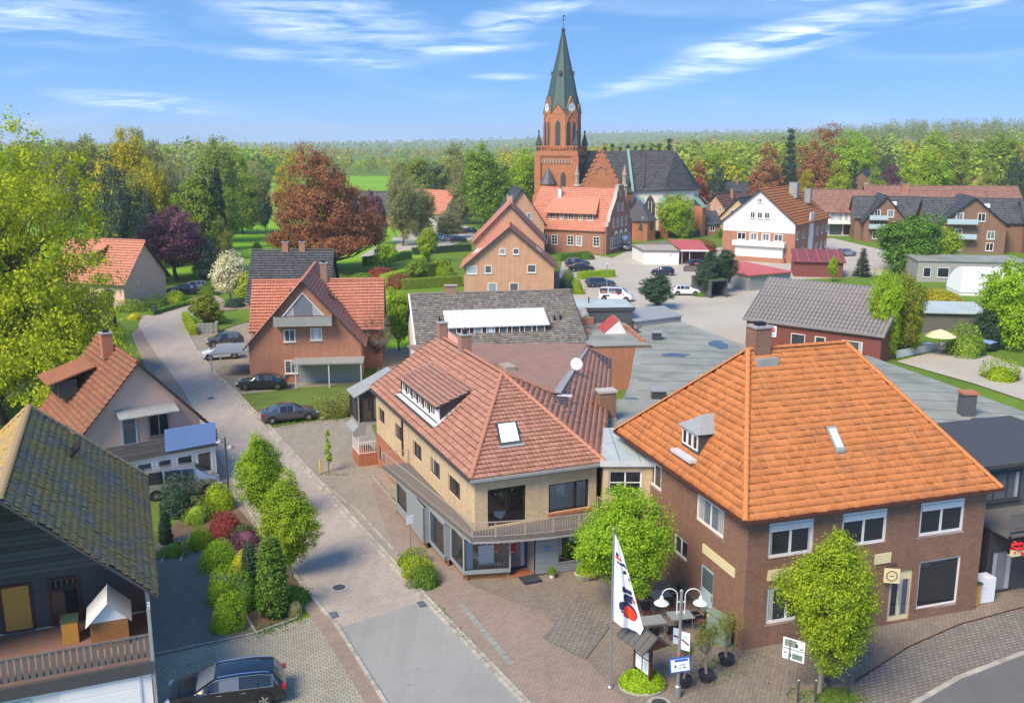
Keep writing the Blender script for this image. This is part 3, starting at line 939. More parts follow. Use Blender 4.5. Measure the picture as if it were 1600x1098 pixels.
def kerb(name, pts, w=0.14, h=0.05, step=0.42, mat='kerb_stone', seed=1):
  """a run of single kerb stones set along a line"""
  rnd = random.Random(seed)
  mb = MB()
  for a, b in zip(pts[:-1], pts[1:]):
    a, b = Vector((a[0], a[1], 0)), Vector((b[0], b[1], 0))
    L = (b - a).length
    n = max(1, int(L / step))
    rz = math.atan2(b.y - a.y, b.x - a.x)
    for i in range(n):
      c = a.lerp(b, (i + .5) / n)
      hh = h + rnd.uniform(-.006, .006)
      mb.obox((c.x, c.y, hh / 2 + .02), (L / n - .03, w, hh + .1), rz + rnd.uniform(-.01, .01))
  o = mb.build(name, mat)
  return tag(o, kind='structure')

kerb('kerb_street_right', [(-24.82, 84.67), (-19.38, 74.34), (-14.57, 64.9), (-9.34, 54.76), (-4.3, 45.01), (0.84, 35.42)], 0.16, 0.06)
kerb('gutter_street_right', [(-24.81, 84), (-19.51, 73.82), (-14.78, 64.63), (-9.57, 54.47), (-4.48, 44.87), (0.68, 35.33)], 0.16, 0.045, seed=3)
kerb('kerb_forecourt', [(-14.4, 64.1), (-9.65, 56.72), (-6.4, 50.25)], 0.10, 0.05)
kerb('kerb_street_left', [(-16.39, 56.4), (-10.57, 45.71), (-8.32, 41.99), (-5.11, 35.42)], 0.16, 0.07)
kerb('kerb_bed', [(-16.74, 49.91), (-12.1, 41.44), (-10.51, 42.87), (-10.51, 45.43)], 0.10, 0.06)
kerb('kerb_parking', [(-17.11, 39.15), (-12.16, 41.44)], 0.08, 0.035)
kerb('kerb_main_road', [(15.51, 34.7), (16.77, 35.74), (19.44, 37.63), (23.26, 39.65), (37, 41)], 0.25, 0.05)
kerb('kerb_bay', [(14.78, 37.33), (18.26, 40.21), (21.56, 42.3), (25.56, 44.05), (36, 45)], 0.06, 0.035, mat='wood_dark')
kerb('kerb_drive', [(-19.36, 49.24), (-19.6, 50.94), (-19.32, 52.28)], 0.10, 0.06)
kerb('kerb_drive_inner', [(-18.36, 49.41), (-18.51, 50.5), (-18.33, 51.29)], 0.10, 0.06)
kerb('kerb_side_yard', [(-39.35, 114.18), (-34.93, 104.03), (-29.92, 93.81), (-24.82, 84.67)], 0.14, 0.06)
kerb('kerb_house_wall', [(-9.62, 63.05), (-6.27, 55.16), (-3.53, 49.24)], 0.10, 0.06, mat='concrete')
kerb('kerb_lot', [(10.22, 191.12), (13.86, 197.78), (19.58, 189)], 0.15, 0.1)
for (p, q) in (((-2.57, 44.39), (0, 38.67)),):
  kerb('paving_band', [p, q], 0.3, 0.012, mat='felt_grey')

# ================================================================== corner house with the shop
class Seg:
  """a straight run of shop front or fence: boxes given along it, out of it and up"""

  def __init__(s, p0, p1):
    s.o = Vector((p0[0], p0[1], 0))
    d = Vector((p1[0] - p0[0], p1[1] - p0[1], 0))
    s.L = d.length
    s.d = d.normalized()
    s.n = Vector((s.d.y, -s.d.x, 0))
    s.a = math.atan2(s.d.y, s.d.x)

  def p(s, a, o, z):
    q = s.o + s.d * a + s.n * o
    return (q.x, q.y, z)

  def box(s, mb, a0, a1, o0, o1, z0, z1):
    return mb.obox(s.p((a0 + a1) / 2, (o0 + o1) / 2, (z0 + z1) / 2), (a1 - a0, o1 - o0, z1 - z0), s.a)

def roof_base(parent, polys, mat='dark_panel', th=0.10, drop=0.02, name='roof'):
  mb = MB()
  for pts in polys:
    n = newell(pts)
    mb.slab([tuple(Vector(p) - n * drop) for p in pts], th)
  return mb.build(name, mat, parent)

H = thing('corner_house', 'yellow brick corner house with red tiled hip roof and ground floor shop', 'house', (-2.14, 46.86, 0), R(22.7))
E_ = 5.75
AP = (5.1, 8.2, 9.07)
RE = (5.2, 20.5, 9.07)
VP = (8.5, 7.8, 7.5)
KP = (18.0, 22.2, 6.8)
LS = [(0, 0, E_), (0, 20.5, E_), RE, AP]
FS = [(0, 0, E_), (7.7, -.2, E_), AP]
RS = [(7.7, -.2, E_), (17.1, 16.4, E_), (18.2, 18.5, E_), KP, VP, AP]
RS2 = [(18.2, 18.5, E_), (20.6, 22.8, 5.5), KP]
RB = [(7.2, 8.0, 7.75), (7.2, 20.5, 7.75), RE, AP]
roof = roof_base(H, [LS, FS, RS, RS2, RB])
DORM = [(0.7, 8.0, 6.2), (0.7, 15.9, 6.2), (3.4, 16.6, 7.92), (3.5, 9.0, 7.98)]
SKY = [(2.45, 2.05, 6.6), (3.75, 2.05, 6.6), (4.2, 3.9, 7.3), (2.95, 3.9, 7.3)]
for i, (pl, m, ho) in enumerate(((LS, 'tile_red', [DORM]), (FS, 'tile_red', [SKY]), (RS, 'tile_clay', []), (RS2, 'tile_brown', []))):
  tile_field(H, pl, m, 0.25, 0.355, 'pan' if i < 2 else 'flat', ho, seed=i + 3, gap=.04 if i < 2 else .02, lip=.06 if i < 2 else .014)
for a, b in (((0, 0, E_), AP), ((7.7, -.2, E_), AP), (AP, RE), (AP, VP)):
  ridge_caps(H, Vector(a) + Vector((0, 0, .05)), Vector(b) + Vector((0, 0, .05)), 'tile_cap')
MB().tube([(0.02, 20.5, 5.8), (5.2, 20.5, 9.12)], 0.05, 6).build('verge_board', 'wood_dark', H)
# eaves: gutters, soffit
g_ = MB()
g_.box(-.10, .02, -.02, 20.4, 5.58, 5.70).box(.02, .36, .36, 20.4, 5.55, 5.60)
g_.build('gutter', 'dark_gutter', H)
g_ = MB()
g_.obox((3.85, -.16, 5.64), (7.8, .13, .14), -.026).box(.36, 7.5, -.02, .36, 5.53, 5.58)
g_.obox((3.85, .02, 5.50), (7.6, .05, .16), -.026)
g_.build('gutter', 'zinc', H)
MB().tube([(.27, 13.5, 5.6), (.27, 13.5, 2.8)], .06, 8).build('downpipe', 'brown_frame', H)

# walls: upper storey of yellow brick, red brick below at the far end
LWIN = [(18.1, 19.7), (13.9, 15.5), (9.6, 11.35), (6.1, 7.95), (2.65, 4.6)]
mb = MB()
wall(mb, 12.32, 20.3, 2.4, 5.56, .35, 1, -1, [(a, b, 3.5, 4.55) for a, b in LWIN if a > 12.4])
wall(mb, .35, 12.3, 2.7, 5.56, .35, 1, -1, [(a, b, 3.5, 4.55) for a, b in LWIN if a < 12.3])
wall(mb, .35, 7.5, 2.7, 5.53, .35, 0, -1, [(1.08, 3.28, 2.82, 4.9), (4.62, 7.05, 3.05, 4.68)])
mb.poly([(7.5, .35, 0), (16.8, 16.4, 0), (16.8, 16.4, 5.6), (7.5, .35, 5.6)])
mb.poly([(16.8, 16.4, 0), (19.8, 22.4, 0), (19.8, 22.4, 5.4), (16.8, 16.4, 5.6)])
mb.poly([(.35, 20.3, 2.4), (9.0, 20.3, 2.4), (9.0, 20.3, 5.6), (5.2, 20.3, 8.95), (.35, 20.3, 5.7)])
mb.build('wall', 'brick_yellow', H)
mb = MB()
wall(mb, 10.6, 20.3, 0, 2.4, .32, 1, -1, [(18.2, 19.8, .6, 1.62), (14.6, 15.0, .2, .45), (13.2, 13.6, .2, .45), (16.2, 16.6, .2, .45)])
mb.poly([(.32, 20.33, 0), (9, 20.33, 0), (9, 20.33, 2.4), (.32, 20.33, 2.4)])
mb.build('wall', 'brick_red', H)
mb = MB()
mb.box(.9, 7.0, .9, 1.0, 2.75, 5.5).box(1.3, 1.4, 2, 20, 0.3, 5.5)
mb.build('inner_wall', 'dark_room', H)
for (a, b) in LWIN:
  window(H, .35 + .13, (a + b) / 2, 3.5, math.pi, b - a, 1.05, 'brown_frame', 'pane', 2, 1, .075, .02, True, 'sandstone')
window(H, .32 + .13, 19.0, .6, math.pi, 1.6, 1.02, 'brown_frame', 'pane', 2, 1, .075, .02, True, 'brick_red')
for y in (14.6, 13.2, 16.2):
  window(H, .42, y + .2, .2, math.pi, .4, .25, 'brown_frame', 'pane', 1, 1, .03, .0, False)

# balcony window and picture window on the front
window(H, 2.18, .35 + .12, 2.82, -math.pi / 2, 2.2, 2.08, 'brown_frame', 'shop_glass', 2, 1, .1, .02, True, 'light_stone', name='balcony_door')
window(H, 5.835, .35 + .12, 3.05, -math.pi / 2, 2.43, 1.63, 'brown_frame', 'shop_glass', 1, 1, .09, .02, True, 'brick_red')
MB().box(6.22, 6.32, .42, .5, 3.1, 4.62).build('mullion', 'brown_frame', H)
MB().box(4.55, 7.1, .22, .345, 2.9, 3.04).build('brick_sill', 'brick_red', H)
c_ = MB()
for k in range(48):
  x0 = 4.7 + k * .049
  c_.box(x0, x0 + .047, .60 + .025 * math.sin(k * 1.9), .63 + .025 * math.sin(k * 1.9), 3.1, 4.66)
c_.build('curtain', 'curtain', H)
# room behind the balcony door: table with a white cloth, lamps
rt = MB()
rt.box(1.0, 3.4, .55, 2.8, 2.76, 2.80)
rt.build('room_floor', 'wood', H)
MB().add([(1.0, 2.8, 2.8), (3.4, 2.8, 2.8), (3.4, 2.8, 5.2), (1.0, 2.8, 5.2)], [(0, 1, 2, 3)]).build('room_wall', 'cream_plaster', H)
tb = thing('side_table', 'small table under a pointed white cloth behind the balcony door', 'table', (0, 0, 0))
tb.location = (-2.14, 46.86, 0)
tb.rotation_euler = (0, 0, R(22.7))
cl = MB()
cl.add([(1.55, .75, 3.45), (2.35, .75, 3.45), (2.35, 1.35, 3.45), (1.55, 1.35, 3.45), (1.95, .72, 3.0), (1.6, .74, 3.25), (2.3, .74, 3.25)],
   [(0, 1, 2, 3), (0, 5, 4, 6, 1)])
cl.build('tablecloth', 'white_cloth', tb)
MB().tube([(1.95, 1.05, 2.8), (1.95, 1.05, 3.44)], .05, 8).lathe([(.25, 2.8), (.25, 2.83)], 10, (1.95, 1.05, 0)).build('table_leg', 'wood_dark', tb)
for q, dx in enumerate((-.1, .1)):
  c = thing('candle', 'left white pillar candle on the clothed side table' if q == 0 else 'right white pillar candle on the clothed side table', 'candle', (-2.14, 46.86, 0), R(22.7), 'candles on the side table')
  MB().lathe([(.05, 3.46), (.05, 3.72)], 10, (1.95 + dx, 1.0, 0)).build('wax', 'white_cloth', c)
  MB().tube([(1.95 + dx, 1.0, 3.72), (1.95 + dx, 1.0, 3.76)], .006, 5).build('wick', 'black', c)
for (x, z, nm) in ((1.75, 4.35, 'left'), (2.7, 4.5, 'right')):
  lp = thing('pendant_lamp', 'pale pendant lamp hanging behind the %s pane of the balcony door' % nm, 'lamp', (-2.14, 46.86, 0), R(22.7), 'pendant lamps behind the balcony door')
  MB().lathe([(.04, z + .2), (.2, z + .08), (.22, z), (.16, z - .02)], 12, (x, 1.1, 0)).build('lamp_shade', 'white_cloth', lp, True)
  MB().tube([(x, 1.1, z + .2), (x, 1.1, 5.3)], .012, 5).build('cable', 'black', lp)

# dormer on the long slope
MB().poly([(1.0, 8.1, 6.38), (3.6, 8.9, 7.95), (1.0, 8.1, 7.42)]).build('dormer_cheek', 'slate_dark', H)
MB().poly([(1.0, 15.8, 6.38), (1.0, 15.8, 7.42), (3.5, 16.5, 7.9)]).build('dormer_cheek', 'slate_dark', H)
mb = MB()
mb.box(1.0, 1.06, 8.1, 15.8, 6.4, 6.62).box(1.0, 1.06, 8.1, 15.8, 7.28, 7.42).box(.99, 1.07, 8.1, 8.75, 6.62, 7.28)
df = mb.build('dormer_front', 'white_plaster', H)
dm = MB().slab([(.78, 7.85, 7.42), (3.75, 8.9, 8.06), (3.6, 16.8, 8.03), (.78, 16.0, 7.42)], .09).build('dormer_roof', 'dark_panel', H)
tile_field(H, [(.76, 7.85, 7.45), (.76, 16.0, 7.45), (3.6, 16.8, 8.07), (3.75, 8.9, 8.1)], 'tile_dormer', 0.25, 0.34, 'pan', seed=11)
for k in range(6):
  y = 9.25 + k * 1.2
  window(H, 1.02, y, 6.64, math.pi, .92, .62, 'white_frame', 'pane', 2, 1, .06, .03, False, name='dormer_window')
  MB().box(.95, 1.03, y + .5, y + .66, 6.62, 7.28).build('post', 'brown_frame', H)
MB().box(.60, 1.0, 7.9, 16.0, 6.28, 6.33).build('flashing', 'white_metal', H)
MB().add([(.62, 7.98, 6.30), (.75, 7.80, 6.34), (3.75, 8.75, 8.1), (3.6, 8.95, 8.05)], [(0, 1, 2, 3)]).build('flashing', 'white_metal', H)
# skylight
n_ = newell(FS)
sk = [Vector(p) + n_ * .10 for p in SKY]
sp = MB().slab([tuple(p) for p in sk], .16).build('skylight_frame', 'dark_gutter', H)
ctr = sum(sk, Vector()) / 4
MB().slab([tuple(ctr + (p - ctr) * .80 + n_ * .03) for p in sk], .02).build('skylight_pane', 'skylight_pane', H)
MB().obox((3.1, 1.96, 6.62), (1.45, .25, .03), 0, .39).build('flashing', 'zinc', H)
# chimneys
for (x, y, w, z1, m) in ((5.25, 15.2, .72, 10.1, 'brick_chimney'), (5.15, 19.6, .62, 10.15, 'brick_chimney')):
  ch = MB().box(x - w / 2, x + w / 2, y - w / 2, y + w / 2, 8.5, z1).build('chimney', m, H)
  MB().box(x - w / 2 - .05, x + w / 2 + .05, y - w / 2 - .05, y + w / 2 + .05, z1 + .002, z1 + .07).build('cap', 'concrete', ch)
  MB().box(x - w / 2 - .09, x + w / 2 + .09, y - w / 2 - .14, y + w / 2 + .1, 8.62, 8.98).build('flashing', 'zinc', ch)
ch = MB().lathe([(.14, 0), (.14, .28), (.19, .3), (.19, .36), (.08, .42)], 10, (5.25, 15.2, 10.17)).build('chimney_pot', 'dark_gutter', H, True)
# zinc valley beside the brown sheet roof
vd = Vector(KP) - Vector(VP)
MB().add([tuple(Vector(VP) + Vector((-.14, .1, .1))), tuple(Vector(VP) + Vector((.25, -.18, .07))), tuple(Vector(KP) + Vector((.2, -.1, .08))), tuple(Vector(KP) + Vector((-.15, .1, .1)))],
    [(0, 1, 2, 3)]).build('valley', 'zinc', H)
MB().obox((8.95, 7.6, 7.42), (1.1, .3, .06), R(-35)).build('valley', 'white_metal', H)
# brown ribbed sheet roof between the wings
bz = lambda x: 7.44 - .05 * (x - 8.5)
bp = [(4.0, 24.6, bz(4.0)), (5.0, 8.3, bz(5.0)), (8.45, 7.85, bz(8.45)), (18.0, 22.2, bz(18)), (17.3, 22.7, bz(17.3))]
roof_base(H, [bp], 'brown_sheet', .15, 0.0, 'sheet_roof')
rb = MB()
yy = 8.1
while yy < 24.3:
  def xin(y):
    xa = 5.0 + (4.0 - 5.0) * (y - 8.3) / 16.3
    xb = 8.45 + (18.0 - 8.45) * (y - 7.85) / 14.35 if y < 22.2 else 17.3 - (y - 22.7) * 7.0
    return xa, min(xb, 18)
  xa, xb = xin(yy)
  if xb > xa + .3:
    rb.add([(xa, yy - .08, bz(xa) + .004), (xb, yy - .08, bz(xb) + .004), (xb, yy, bz(xb) + .12), (xa, yy, bz(xa) + .12), (xa, yy + .08, bz(xa) + .004), (xb, yy + .08, bz(xb) + .004)],
       [(0, 1, 2, 3), (3, 2, 5, 4)])
  yy += .42
rib = rb.build('roof_ribs', 'brown_sheet', H)
rib['kind'] = 'stuff'
MB().box(8.0, 8.75, 14.6, 16.0, 7.4, 7.75).build('roof_hatch', 'sandstone', H)
MB().obox((17.9, 22.4, 6.95), (.5, 1.4, .1), R(20)).build('ridge_flashing', 'maroon_sheet', H)
MB().tube([(14.9, 17.6, 6.7), (14.9, 17.6, 7.15)], .09, 8).build('vent_pipe', 'black', H)
ds = thing('satellite_dish', 'white satellite dish on the orange slope beside the brown roof', 'satellite dish', (-2.14, 46.86, 0), R(22.7))

def dish(parent, c, r, face, mat):
  mb = MB()
  prof = [(0.001, 0), (r * .5, r * .06), (r * .85, r * .17), (r, r * .24), (r * .98, r * .26), (r * .5, r * .09), (.001, r * .03)]
  mb.lathe(prof, 20)
  q = Vector(face).normalized().to_track_quat('Z', 'Y').to_matrix()
  mb.v = [tuple(q @ Vector(p) + Vector(c)) for p in mb.v]
  mb.build('reflector', mat, parent, True)
  f = Vector(face).normalized()
  MB().tube([Vector(c) - Vector((0, 0, r * .9)), Vector(c) + f * r * .9], .015, 5).build('feed_arm', 'steel', parent)
  MB().lathe([(.03, 0), (.03, .1)], 8, tuple(Vector(c) + f * r * .9 - Vector((0, 0, .03)))).build('receiver', 'steel', parent)

dish(ds, (12.9, 13.8, 7.7), .44, (-.15, -1, .35), 'sign_white')
MB().tube([(12.9, 14.0, 6.9), (12.9, 13.95, 7.7)], .03, 6).build('mast', 'steel', ds)

# shop front ------------------------------------------------------------
F0, F1, F2, F3, F4, F5 = (-.36, .26), (2.09, -.36), (3.3, -.52), (3.45, -.59), (4.6, -.72), (7.5, -.85)
segs = {'corner': Seg(F0, F1), 'panel': Seg(F3, F4), 'right': Seg(F4, F5)}
lsegs = [Seg((-.36, 2.3), F0), Seg((-.72, 4.9), (-.72, 2.3)), Seg((-1.08, 10.6), (-1.08, 4.9))]
base, band, post, glass, lam = MB(), MB(), MB(), MB(), MB()

def piece(s_, name, mat, *a):
  return s_.box(MB(), *a).build(name, mat, H)

for s in (segs['corner'], lsegs[0], lsegs[1]):
  n = int(s.L / .14)
  for k in range(n):
    a = s.L * k / n
    piece(s, 'plinth_board', 'wood', a + .01, a + s.L / n - .01, -.28, -.2 + .008 * (k % 2), 0, .42)
  piece(s, 'shop_sill', 'grey_panel', 0, s.L, -.12, .0, .40, .62)
  piece(s, 'lintel', 'grey_panel', 0, s.L, -.12, .0, 2.42, 2.58)
  for a in (.03, s.L - .03):
    piece(s, 'window_post', 'grey_frame', a - .03, a + .03, -.07, -.01, .62, 2.42)
  q = [s.p(.06, -.04, .62), s.p(s.L - .06, -.04, .62), s.p(s.L - .06, -.04, 2.42), s.p(.06, -.04, 2.42)]
  MB().add(q, [(0, 1, 2, 3)]).build('shop_pane', 'shop_glass', H)
s = lsegs[2]
for k in range(int(s.L / .14)):
  piece(s, 'plinth_board', 'wood', k * .14 + .01, k * .14 + .13, -.28, -.2, 0, .42)
bi = 0
bn = MB()
for (a0, a1, z0, z1) in ((0, .3, .42, 2.58), (2.4, s.L, .42, 2.58), (.3, 2.4, .42, .95), (.3, 2.4, 2.3, 2.58)):
  zz = z0
  while zz < z1 - .02:
    z2 = min(zz + .24, z1)
    o = s.box(MB(), a0, a1, -.10, -.004, zz + .006, z2 - .006).build('cladding_board', 'grey_panel', H)
    zz = z2
window(H, *s.p(1.35, -.07, .97), s.a - math.pi / 2, 2.1, 1.33, 'brown_frame', 'shop_glass', 1, 1, .08, .03, False, name='shop_window')
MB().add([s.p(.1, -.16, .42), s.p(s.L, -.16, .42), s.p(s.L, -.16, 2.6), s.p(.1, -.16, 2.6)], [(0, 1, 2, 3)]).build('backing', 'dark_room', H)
s = segs['panel']
for k in range(8):
  s.box(MB(), 0, s.L, -.12, -.004, .1 + k * .31 + .006, .1 + (k + 1) * .31 - .006).build('cladding_board', 'grey_panel', H)
s = segs['right']
piece(s, 'shop_sill', 'grey_panel', 0, s.L, -.12, 0, .06, .62)
piece(s, 'window_post', 'grey_panel', 0, .12, -.1, -.002, .62, 2.42)
piece(s, 'lintel', 'grey_panel', 0, s.L, -.12, 0, 2.42, 2.58)
MB().add([s.p(.12, -.05, .62), s.p(s.L, -.05, .62), s.p(s.L, -.05, 2.42), s.p(.12, -.05, 2.42)], [(0, 1, 2, 3)]).build('shop_pane', 'shop_glass', H)
# side returns of the stepped bays, floors, back walls
for q in ([(-.36, 2.3, .42), (-.72, 2.3, .42), (-.72, 2.3, 2.58), (-.36, 2.3, 2.58)], [(-.72, 4.9, .42), (-1.08, 4.9, .42), (-1.08, 4.9, 2.58), (-.72, 4.9, 2.58)], [(-1.08, 10.6, 0), (.35, 10.6, 0), (.35, 10.6, 2.6), (-1.08, 10.6, 2.6)]):
  MB().add(q, [(0, 1, 2, 3)]).build('partition', 'grey_panel', H)
for q in ((-.1, .22, .35, .62, .62, 2.42), (-.5, -.22, 2.5, 2.75, .62, 2.42), (-.62, -.3, 4.55, 4.85, .62, 2.42)):
  MB().box(*q).build('display_column', 'pale_blue', H)
fl = MB()
fl.prism([(-.3, .34), F1, (2.0, 2.2), (1.2, 2.2), (1.2, 4.8), (-.6, 4.8), (-.6, 2.3), (-.3, 2.3)], .56, .6)
fl.prism([F4, F5, (7.5, 1.5), (4.6, 1.5)], .5, .54)
fl.build('display_floor', 'wood', H)
bk = MB().box(-.3, 1.9, 2.2, 2.25, .5, 2.6).box(1.2, 1.25, 2.3, 10, .5, 2.6).box(4.6, 7.5, 1.5, 1.55, .1, 2.6).box(3.38, 3.44, -.4, 1.6, .0, 2.6).box(2.0, 2.06, -.2, 2.2, 0, 2.6)
bk.build('inner_wall', 'shop_wall', H)
# entrance
dr = MB().box(2.12, 3.34, .42, .47, .12, .25).box(2.12, 2.22, .40, .47, .12, 2.5).box(3.24, 3.34, .40, .47, .12, 2.5).box(2.22, 3.24, .40, .47, 2.38, 2.5)
do = dr.build('door', 'navy', H)
MB().box(2.22, 3.24, .43, .45, .25, 2.38).build('door_pane', 'pane', do)
MB().tube([(2.32, .34, 1.0), (2.32, .34, 1.4)], .015, 6).build('door_handle', 'steel', do)
MB().prism([(2.1, -.34), (3.32, -.5), (3.36, .4), (2.1, .4)], 0.02, .12).build('doorstep', 'brick_red', H)
pl = MB().obox(segs['panel'].p(.62, .012, 1.55), (.17, .02, .22), segs['panel'].a).build('number_plate', 'sign_blue', H)
pl['label'] = 'blue house number plate with a white nine'
sa = segs['panel']
nm = text_mesh('9', .17, 'sign_white', .002)
no = link('numeral', nm, pl, sa.p(.62, .026, 1.49))
no.rotation_euler = (math.pi / 2, 0, sa.a)
# balcony slab, fascia, scalloped awning edge
BAL = [(-1.4, 12.3), (-.15, -.6), (1.0, -.98), (2.5, -1.33), (4.0, -1.58), (5.45, -1.7), (7.6, -1.76)]
MB().prism(BAL + [(7.6, .34), (.34, .34), (.34, 12.3)], 2.60, 2.72).build('balcony_slab', 'wood_grey', H)
e1, e2 = MB(), MB()
for a, b in zip(BAL[:-1], BAL[1:]):
  s = Seg(a, b)
  s.box(e1, -.01, s.L + .01, .002, .05, 2.55, 2.78)
  s.box(e2, 0, s.L, .052, .075, 2.50, 2.60)
e1.build('balcony_edge', 'wood_grey', H)
e2.build('drip_edge', 'zinc', H)
aw = MB()
for a, b in zip(BAL[1:-1], BAL[2:]):
  s = Seg(a, b)
  n = max(1, int(s.L / .30))
  for k in range(n):
    a0, a1 = s.L * k / n, s.L * (k + 1) / n
    pts = [s.p(a0, -.28, 2.58), s.p(a1, -.28, 2.58)] + [s.p(a1 + (a0 - a1) * t, -.28, 2.40 - .09 * math.sin(math.pi * t)) for t in (0, .2, .4, .6, .8, 1)]
    aw.add(pts, [tuple(range(len(pts)))])
aw.build('awning_valance', 'awning', H)
rl = MB()
bal_me = MB().box(-.008, .008, -.008, .008, 0, .74).mesh('baluster', 'rail_paint')
path = [(.3, 12.25)] + [(p[0] + (.05 if i < 1 else 0.02), p[1] + .05) for i, p in enumerate(BAL)] + [(7.55, .3)]
for a, b in zip(path[:-1], path[1:]):
  s = Seg(a, b)
  s.box(rl, 0, s.L, -.02, .02, 3.60, 3.635)
  s.box(rl, 0, s.L, -.014, .014, 2.84, 2.862)
  n = max(1, int(s.L / .145))
  for k in range(n):
    link('baluster', bal_me, H, s.p(s.L * (k + .5) / n, 0, 2.862))
  for e in (0, s.L):
    s.box(rl, e - .02, e + .02, -.02, .02, 2.72, 3.6)
rl.build('railing', 'rail_paint', H)
# oriel and little balcony on the far gable end
mb = MB().box(-.95, 1.6, 20.36, 22.5, 3.0, 3.25).box(-.95, -.85, 20.36, 22.5, 3.25, 5.15).box(-.95, 1.6, 22.4, 22.5, 3.25, 5.15)
mb.build('oriel', 'zinc', H)
for k in range(3):
  window(H, -.3 + k * .75, 20.35, 3.4, -math.pi / 2, .7, 1.6, 'brown_frame', 'pane', 1, 1, .09, .06, False, name='oriel_window')
  window(H, -.96, 20.75 + k * .72, 3.4, math.pi, .68, 1.6, 'brown_frame', 'pane', 1, 1, .09, .06, False, name='oriel_window')
MB().slab([(-1.2, 20.3, 5.2), (-1.2, 22.7, 5.2), (1.9, 22.7, 6.6), (1.9, 20.56, 6.6)], .1).build('oriel_roof', 'zinc', H)
sk_ = MB()
for k in range(5):
  y0 = 20.36 + k * .44
  sk_.add([(-.95, y0 + .01, 3.0), (-.95, y0 + .43, 3.0), (-1.35, y0 + .43, 2.65), (-1.35, y0 + .01, 2.65), (-1.35, y0 + .43, 2.3), (-1.35, y0 + .01, 2.3)], [(0, 1, 2, 3), (3, 2, 4, 5)])
sk_.add([(-.95, 20.37, 3.0), (-1.35, 20.37, 2.65), (-1.35, 20.37, 2.3), (-.4, 20.37, 2.3), (-.4, 20.37, 3.0)], [(0, 1, 2, 3, 4)])
sk_.build('oriel_skirt', 'zinc', H)
MB().box(-1.0, .3, 20.36, 22.4, 0, .9).build('porch_base', 'brick_red', H)
pr_ = MB()
for (a, b) in (((-.98, 22.3), (-.98, 20.42)), ((-.98, 20.42), (.3, 20.42))):
  s = Seg(a, b)
  s.box(pr_, 0, s.L, -.02, .02, 1.75, 1.8)
  s.box(pr_, 0, s.L, -.015, .015, .95, 1.0)
  for k in range(int(s.L / .16) + 1):
    s.box(pr_, k * .16, k * .16 + .025, -.01, .01, 1.0, 1.75)
pr_.box(-1.0, -.94, 20.4, 20.46, .9, 2.3)
pr_.build('porch_railing', 'white_frame', H)

# displays in the shop windows (each a thing of its own)
HM = Matrix.Translation((-2.14, 46.86, 0)) @ Matrix.Rotation(R(22.7), 4, 'Z')

def shop_thing(name, label, cat, x, y, z, rz=0.0, group=None):
  p = HM @ Vector((x, y, z))
  return thing(name, label, cat, tuple(p), R(22.7) + rz, group)

t1 = shop_thing('display_stand', 'white display panel with a navy top in the corner shop window', 'display', 1.05, .55, .6, -.22)
MB().box(-.42, .42, -.03, .03, .08, 1.15).build('panel', 'sign_white', t1)
MB().box(-.42, .42, -.028, .028, 1.152, 1.75).build('header', 'navy', t1)
MB().box(-.16, .16, -.045, -.03, 1.25, 1.62).build('picture', 'pale_blue', t1)
MB().box(-.45, .45, -.12, .12, 0, .07).build('foot', 'steel', t1)
MB().box(-.44, -.42, -.02, .02, .08, 1.75).box(.42, .44, -.02, .02, .08, 1.75).build('upright', 'navy', t1)
for q, (x, y, rz, nm) in enumerate(((1.72, .75, -.2, 'inside the corner window'), (2.48, .36, 0, 'on the entrance door pane'))):
  b_ = shop_thing('red_banner', 'hanging red cloth banner with white letters ' + nm, 'banner', x, y, 1.08, rz, 'red banners in the shop front')
  MB().box(-.2, .2, -.012, .0, 0, .85).build('cloth', 'red_cloth', b_)
  MB().box(-.22, .22, -.02, .01, .85, .88).build('rod', 'steel', b_)
  MB().box(-.1, .1, -.016, -.0125, .6, .66).box(-.1, .1, -.016, -.0125, .08, .12).build('print', 'sign_white', b_)
for k in range(7):
  v_ = shop_thing('small_figure', '%s tiny white ornament from the display panel in the corner window' % ('first second third fourth fifth sixth seventh'.split()[k]), 'ornament', 1.48 + (k % 4) * .14, .22 + (k // 4) * .16 - .03 * (k % 4), .6, 0, 'ornaments in the corner window')
  MB().lathe([(.035, 0), (.03, .08), (.012, .11), (.026, .15), (.004, .19)], 8).build('body', 'white_cloth', v_, True)
  MB().lathe([(.04, -.002), (.04, .012)], 8).build('base', 'wood_dark', v_)
for k, (x, y, h, nm) in enumerate(((.42, .5, .62, 'with white flowers beside the display panel'), (-.12, 1.3, .7, 'with green leaves in the corner window side'), (-.42, 3.5, .8, 'in the second display bay'))):
  f_ = shop_thing('window_plant', 'potted plant ' + nm, 'plant', x, y, .6)
  MB().lathe([(.09, 0), (.12, .2), (.10, .2)], 10).build('pot', 'bin_green' if k else 'dark_panel', f_)
  rs = random.Random(k)
  st, bl = MB(), MB()
  for j in range(24):
    a, r_ = rs.uniform(0, 6.28), rs.uniform(.03, .2)
    p = Vector((r_ * math.cos(a), r_ * math.sin(a), .2 + h * rs.uniform(.4, 1)))
    st.tube([(0, 0, .18), p], .006, 4)
    bl.obox(p, (.07, .07, .05), a, a * .3)
  st.build('stems', 'leaf_green', f_)
  bl.build('blooms', 'white_cloth' if k == 0 else 'leaf_green', f_)
p_ = shop_thing('window_poster', 'pale blue poster with a white star hanging in the right shop window', 'poster', 5.6, -.55, 1.6, -.05)
MB().box(-.25, .25, -.01, .01, 0, .62).build('sheet', 'pale_blue', p_)
st = MB()
